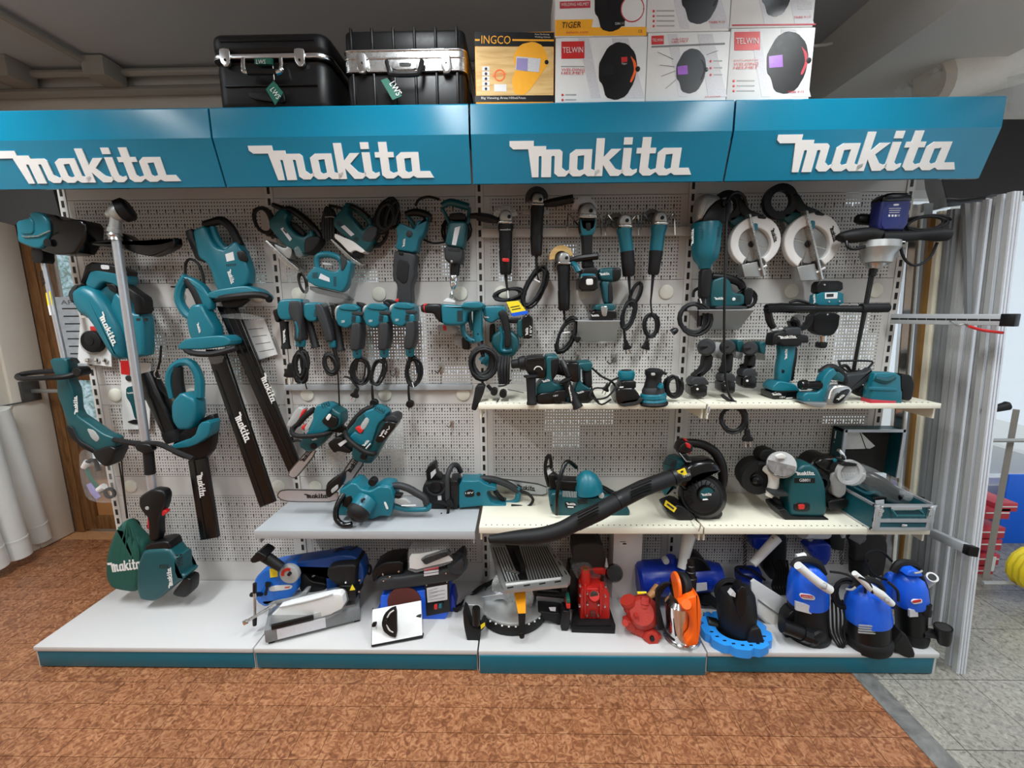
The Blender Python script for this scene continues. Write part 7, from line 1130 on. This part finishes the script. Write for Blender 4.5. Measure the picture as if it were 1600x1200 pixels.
L('foot', (458, 940, d_), (456, 860, d_), '0,146 .5,156 .8,154 1,140', 'rubber', 28); L('lower_body', (456, 870, d_), (453, 720, d_), '0,140 1,140', 'black', 28); L('cap', (455, 740, d_), (452, 500, d_), '0,150 .06,152 .5,136 .8,108 1,50', 'blue', 32); vents('rating_slots', 460, 835, 150, 70, 1, 4, d_+.078, 'lgrey', ang=4); U('handle', '340,510,20 400,468,24 470,458,26 540,490,22 575,540,18', 22, d_+.03, 'rubber'); U('paper_roll', '360,410,20 480,520,28 560,570,30 640,640,24', 27, d_+.09, 'paper', 0, n=12); L('roll_end', (590, 605, d_+.105), (625, 622, d_+.115), '0,22 1,16', 'lgrey', 10)
K('cord', 300, 560, 110, 120, 4, d_-.02, 10, seed=97, jit=.3); U('cord_arc', '180,400,9 300,420,9 430,500,9 440,560,9', 9, d_+.04, 'rubber'); U('cord_arc', '390,440,9 470,480,9 495,560,9', 9, d_+.10, 'rubber'); U('cable_tie', '300,530 340,535 370,515', 8, d_+.06, 'lgrey'); U('float_cord', '600,660,9 640,780,9', 9, d_+.05, 'rubber', 0); E('float', '640,830 660,800 700,830 760,960 755,995 700,1000 600,950 600,880', d_-.02, d_+.06, 'rubber', 14)
d_ = DR(785, 905); thing('submersible_pump', 'blue-capped submersible pump at the right end of the deck', 'pump', P(800, 950, d_), 'blue-capped pumps')
L('foot', (787, 905, d_), (785, 830, d_), '0,98 .5,106 1,94', 'rubber', 24); L('lower_body', (785, 840, d_), (783, 620, d_), '0,92 1,98', 'black', 24); L('cap', (783, 630, d_), (765, 400, d_), '0,104 .06,108 .5,104 .8,88 .95,60 1,30', 'blue', 28); L('side_cap', (640, 640, d_-.08), (635, 410, d_-.08), '0,62 .6,60 .9,40 1,20', 'blue', 20); U('handle', '650,400,24 690,345,28 760,335,30 830,360,28 850,420,22', 27, d_, 'rubber'); E('handle_inset', '700,400 720,360 780,350 820,380 820,405', d_-.02, d_+.05, 'blue', 10); E('maker_badge', '785,625 800,608 862,598 866,630 800,642', d_+.052, d_+.062, 'paper', 4); E('badge_red', '792,625 803,614 860,605 862,624 802,636', d_+.061, d_+.0635, 'red', 3); E('rating_plate', '768,682 858,675 858,730 768,735', d_+.045, d_+.055, 'sticker', 0, 0)
U('cord', '600,460,10 500,420,10 440,320,10 470,250,10 560,245,10 640,320,10', 10, d_-.06, 'rubber'); U('cord', '615,480,10 680,540,10 690,620,10', 10, d_+.09, 'rubber'); U('cord', '840,400,16 890,500,16 910,620,16 895,690,14', 16, d_+.03, 'rubber'); L('cord_end', (905, 640, d_+.05), (890, 720, d_+.05), '0,30 .4,30 .5,36 1,36', 'black', 14); L('paper_roll', (880, 500, d_-.05), (945, 440, d_+.02), '0,34 1,36', 'paper', 16); L('roll_end', (935, 448, d_+.015), (946, 438, d_+.023), '0,24 1,24', 'dgrey', 14); U('outlet', '860,860,34 930,860,34 980,870,36', 34, d_+.04, 'black', 0, n=14); L('outlet_cup', (1030, 935, d_+.06), (1025, 815, d_+.06), '0,36 .3,46 .9,54 1,56', 'black', 20); L('cup_mouth', (1025, 822, d_+.06), (1025, 812, d_+.06), '0,48 1,44', 'hardboard', 20); U('cable_tie', '810,410 850,405 870,390', 7, d_+.07, 'lgrey')
# stock standing in the shade at the back of the deck
V(*f5); RD()
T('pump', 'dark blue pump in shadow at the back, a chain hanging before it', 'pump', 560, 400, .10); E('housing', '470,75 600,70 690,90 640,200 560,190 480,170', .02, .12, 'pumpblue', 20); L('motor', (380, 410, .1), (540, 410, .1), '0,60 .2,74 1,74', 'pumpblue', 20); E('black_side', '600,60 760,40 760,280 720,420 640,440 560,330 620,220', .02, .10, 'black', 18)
for k in range(14): o = ring('chain_link', 440+4*math.sin(k), 40+28*k, 14, 5, .12, .128, 'darksteel', n=10)
T('roll_of_film', 'white rolled sheet leaning in front of the dark stock at the back', 'roll', 600, 230, .2); U('sheet_roll', '700,105,40,.2 500,320,32,.26', 36, .2, 'paper', 0, n=16); L('roll_core', (690, 116, .205), (706, 99, .2), '0,32 1,30', 'grey', 14); U('roll_seam', '655,100,3,.22 735,160,3,.225', 3, .22, 'black', 0)
T('cord_bundle', 'tangle of black cords behind the white roll', 'cord', 700, 400, .16)
for k in range(6): U('cord_strand', f'{650+26*k},290,10 {690+20*k},400,10 {660+24*k},500,10 {700+16*k},570,10', 10, .15+.012*k, 'rubber')
U('cord_strand', '490,440,10 400,400,10 360,360,10 400,340,10 500,370,10 600,450,10', 10, .15, 'rubber')
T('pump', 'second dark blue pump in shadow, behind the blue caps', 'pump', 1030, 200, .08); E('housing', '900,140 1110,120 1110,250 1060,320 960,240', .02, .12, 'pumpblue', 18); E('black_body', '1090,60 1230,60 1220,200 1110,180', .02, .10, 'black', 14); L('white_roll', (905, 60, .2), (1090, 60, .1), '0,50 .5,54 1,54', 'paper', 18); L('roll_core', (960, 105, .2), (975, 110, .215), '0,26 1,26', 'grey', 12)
V(*f6)
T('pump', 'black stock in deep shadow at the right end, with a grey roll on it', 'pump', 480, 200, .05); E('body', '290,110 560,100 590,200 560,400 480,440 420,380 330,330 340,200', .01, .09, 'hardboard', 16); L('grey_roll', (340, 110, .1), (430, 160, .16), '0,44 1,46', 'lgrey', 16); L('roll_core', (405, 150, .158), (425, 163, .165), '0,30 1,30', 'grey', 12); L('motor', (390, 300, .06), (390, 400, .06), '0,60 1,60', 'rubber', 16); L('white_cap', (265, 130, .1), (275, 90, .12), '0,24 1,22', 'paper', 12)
for k in range(9): ring('chain_link', 262+4*math.sin(k), 130+26*k, 12, 4, .10, .108, 'darksteel', n=10)
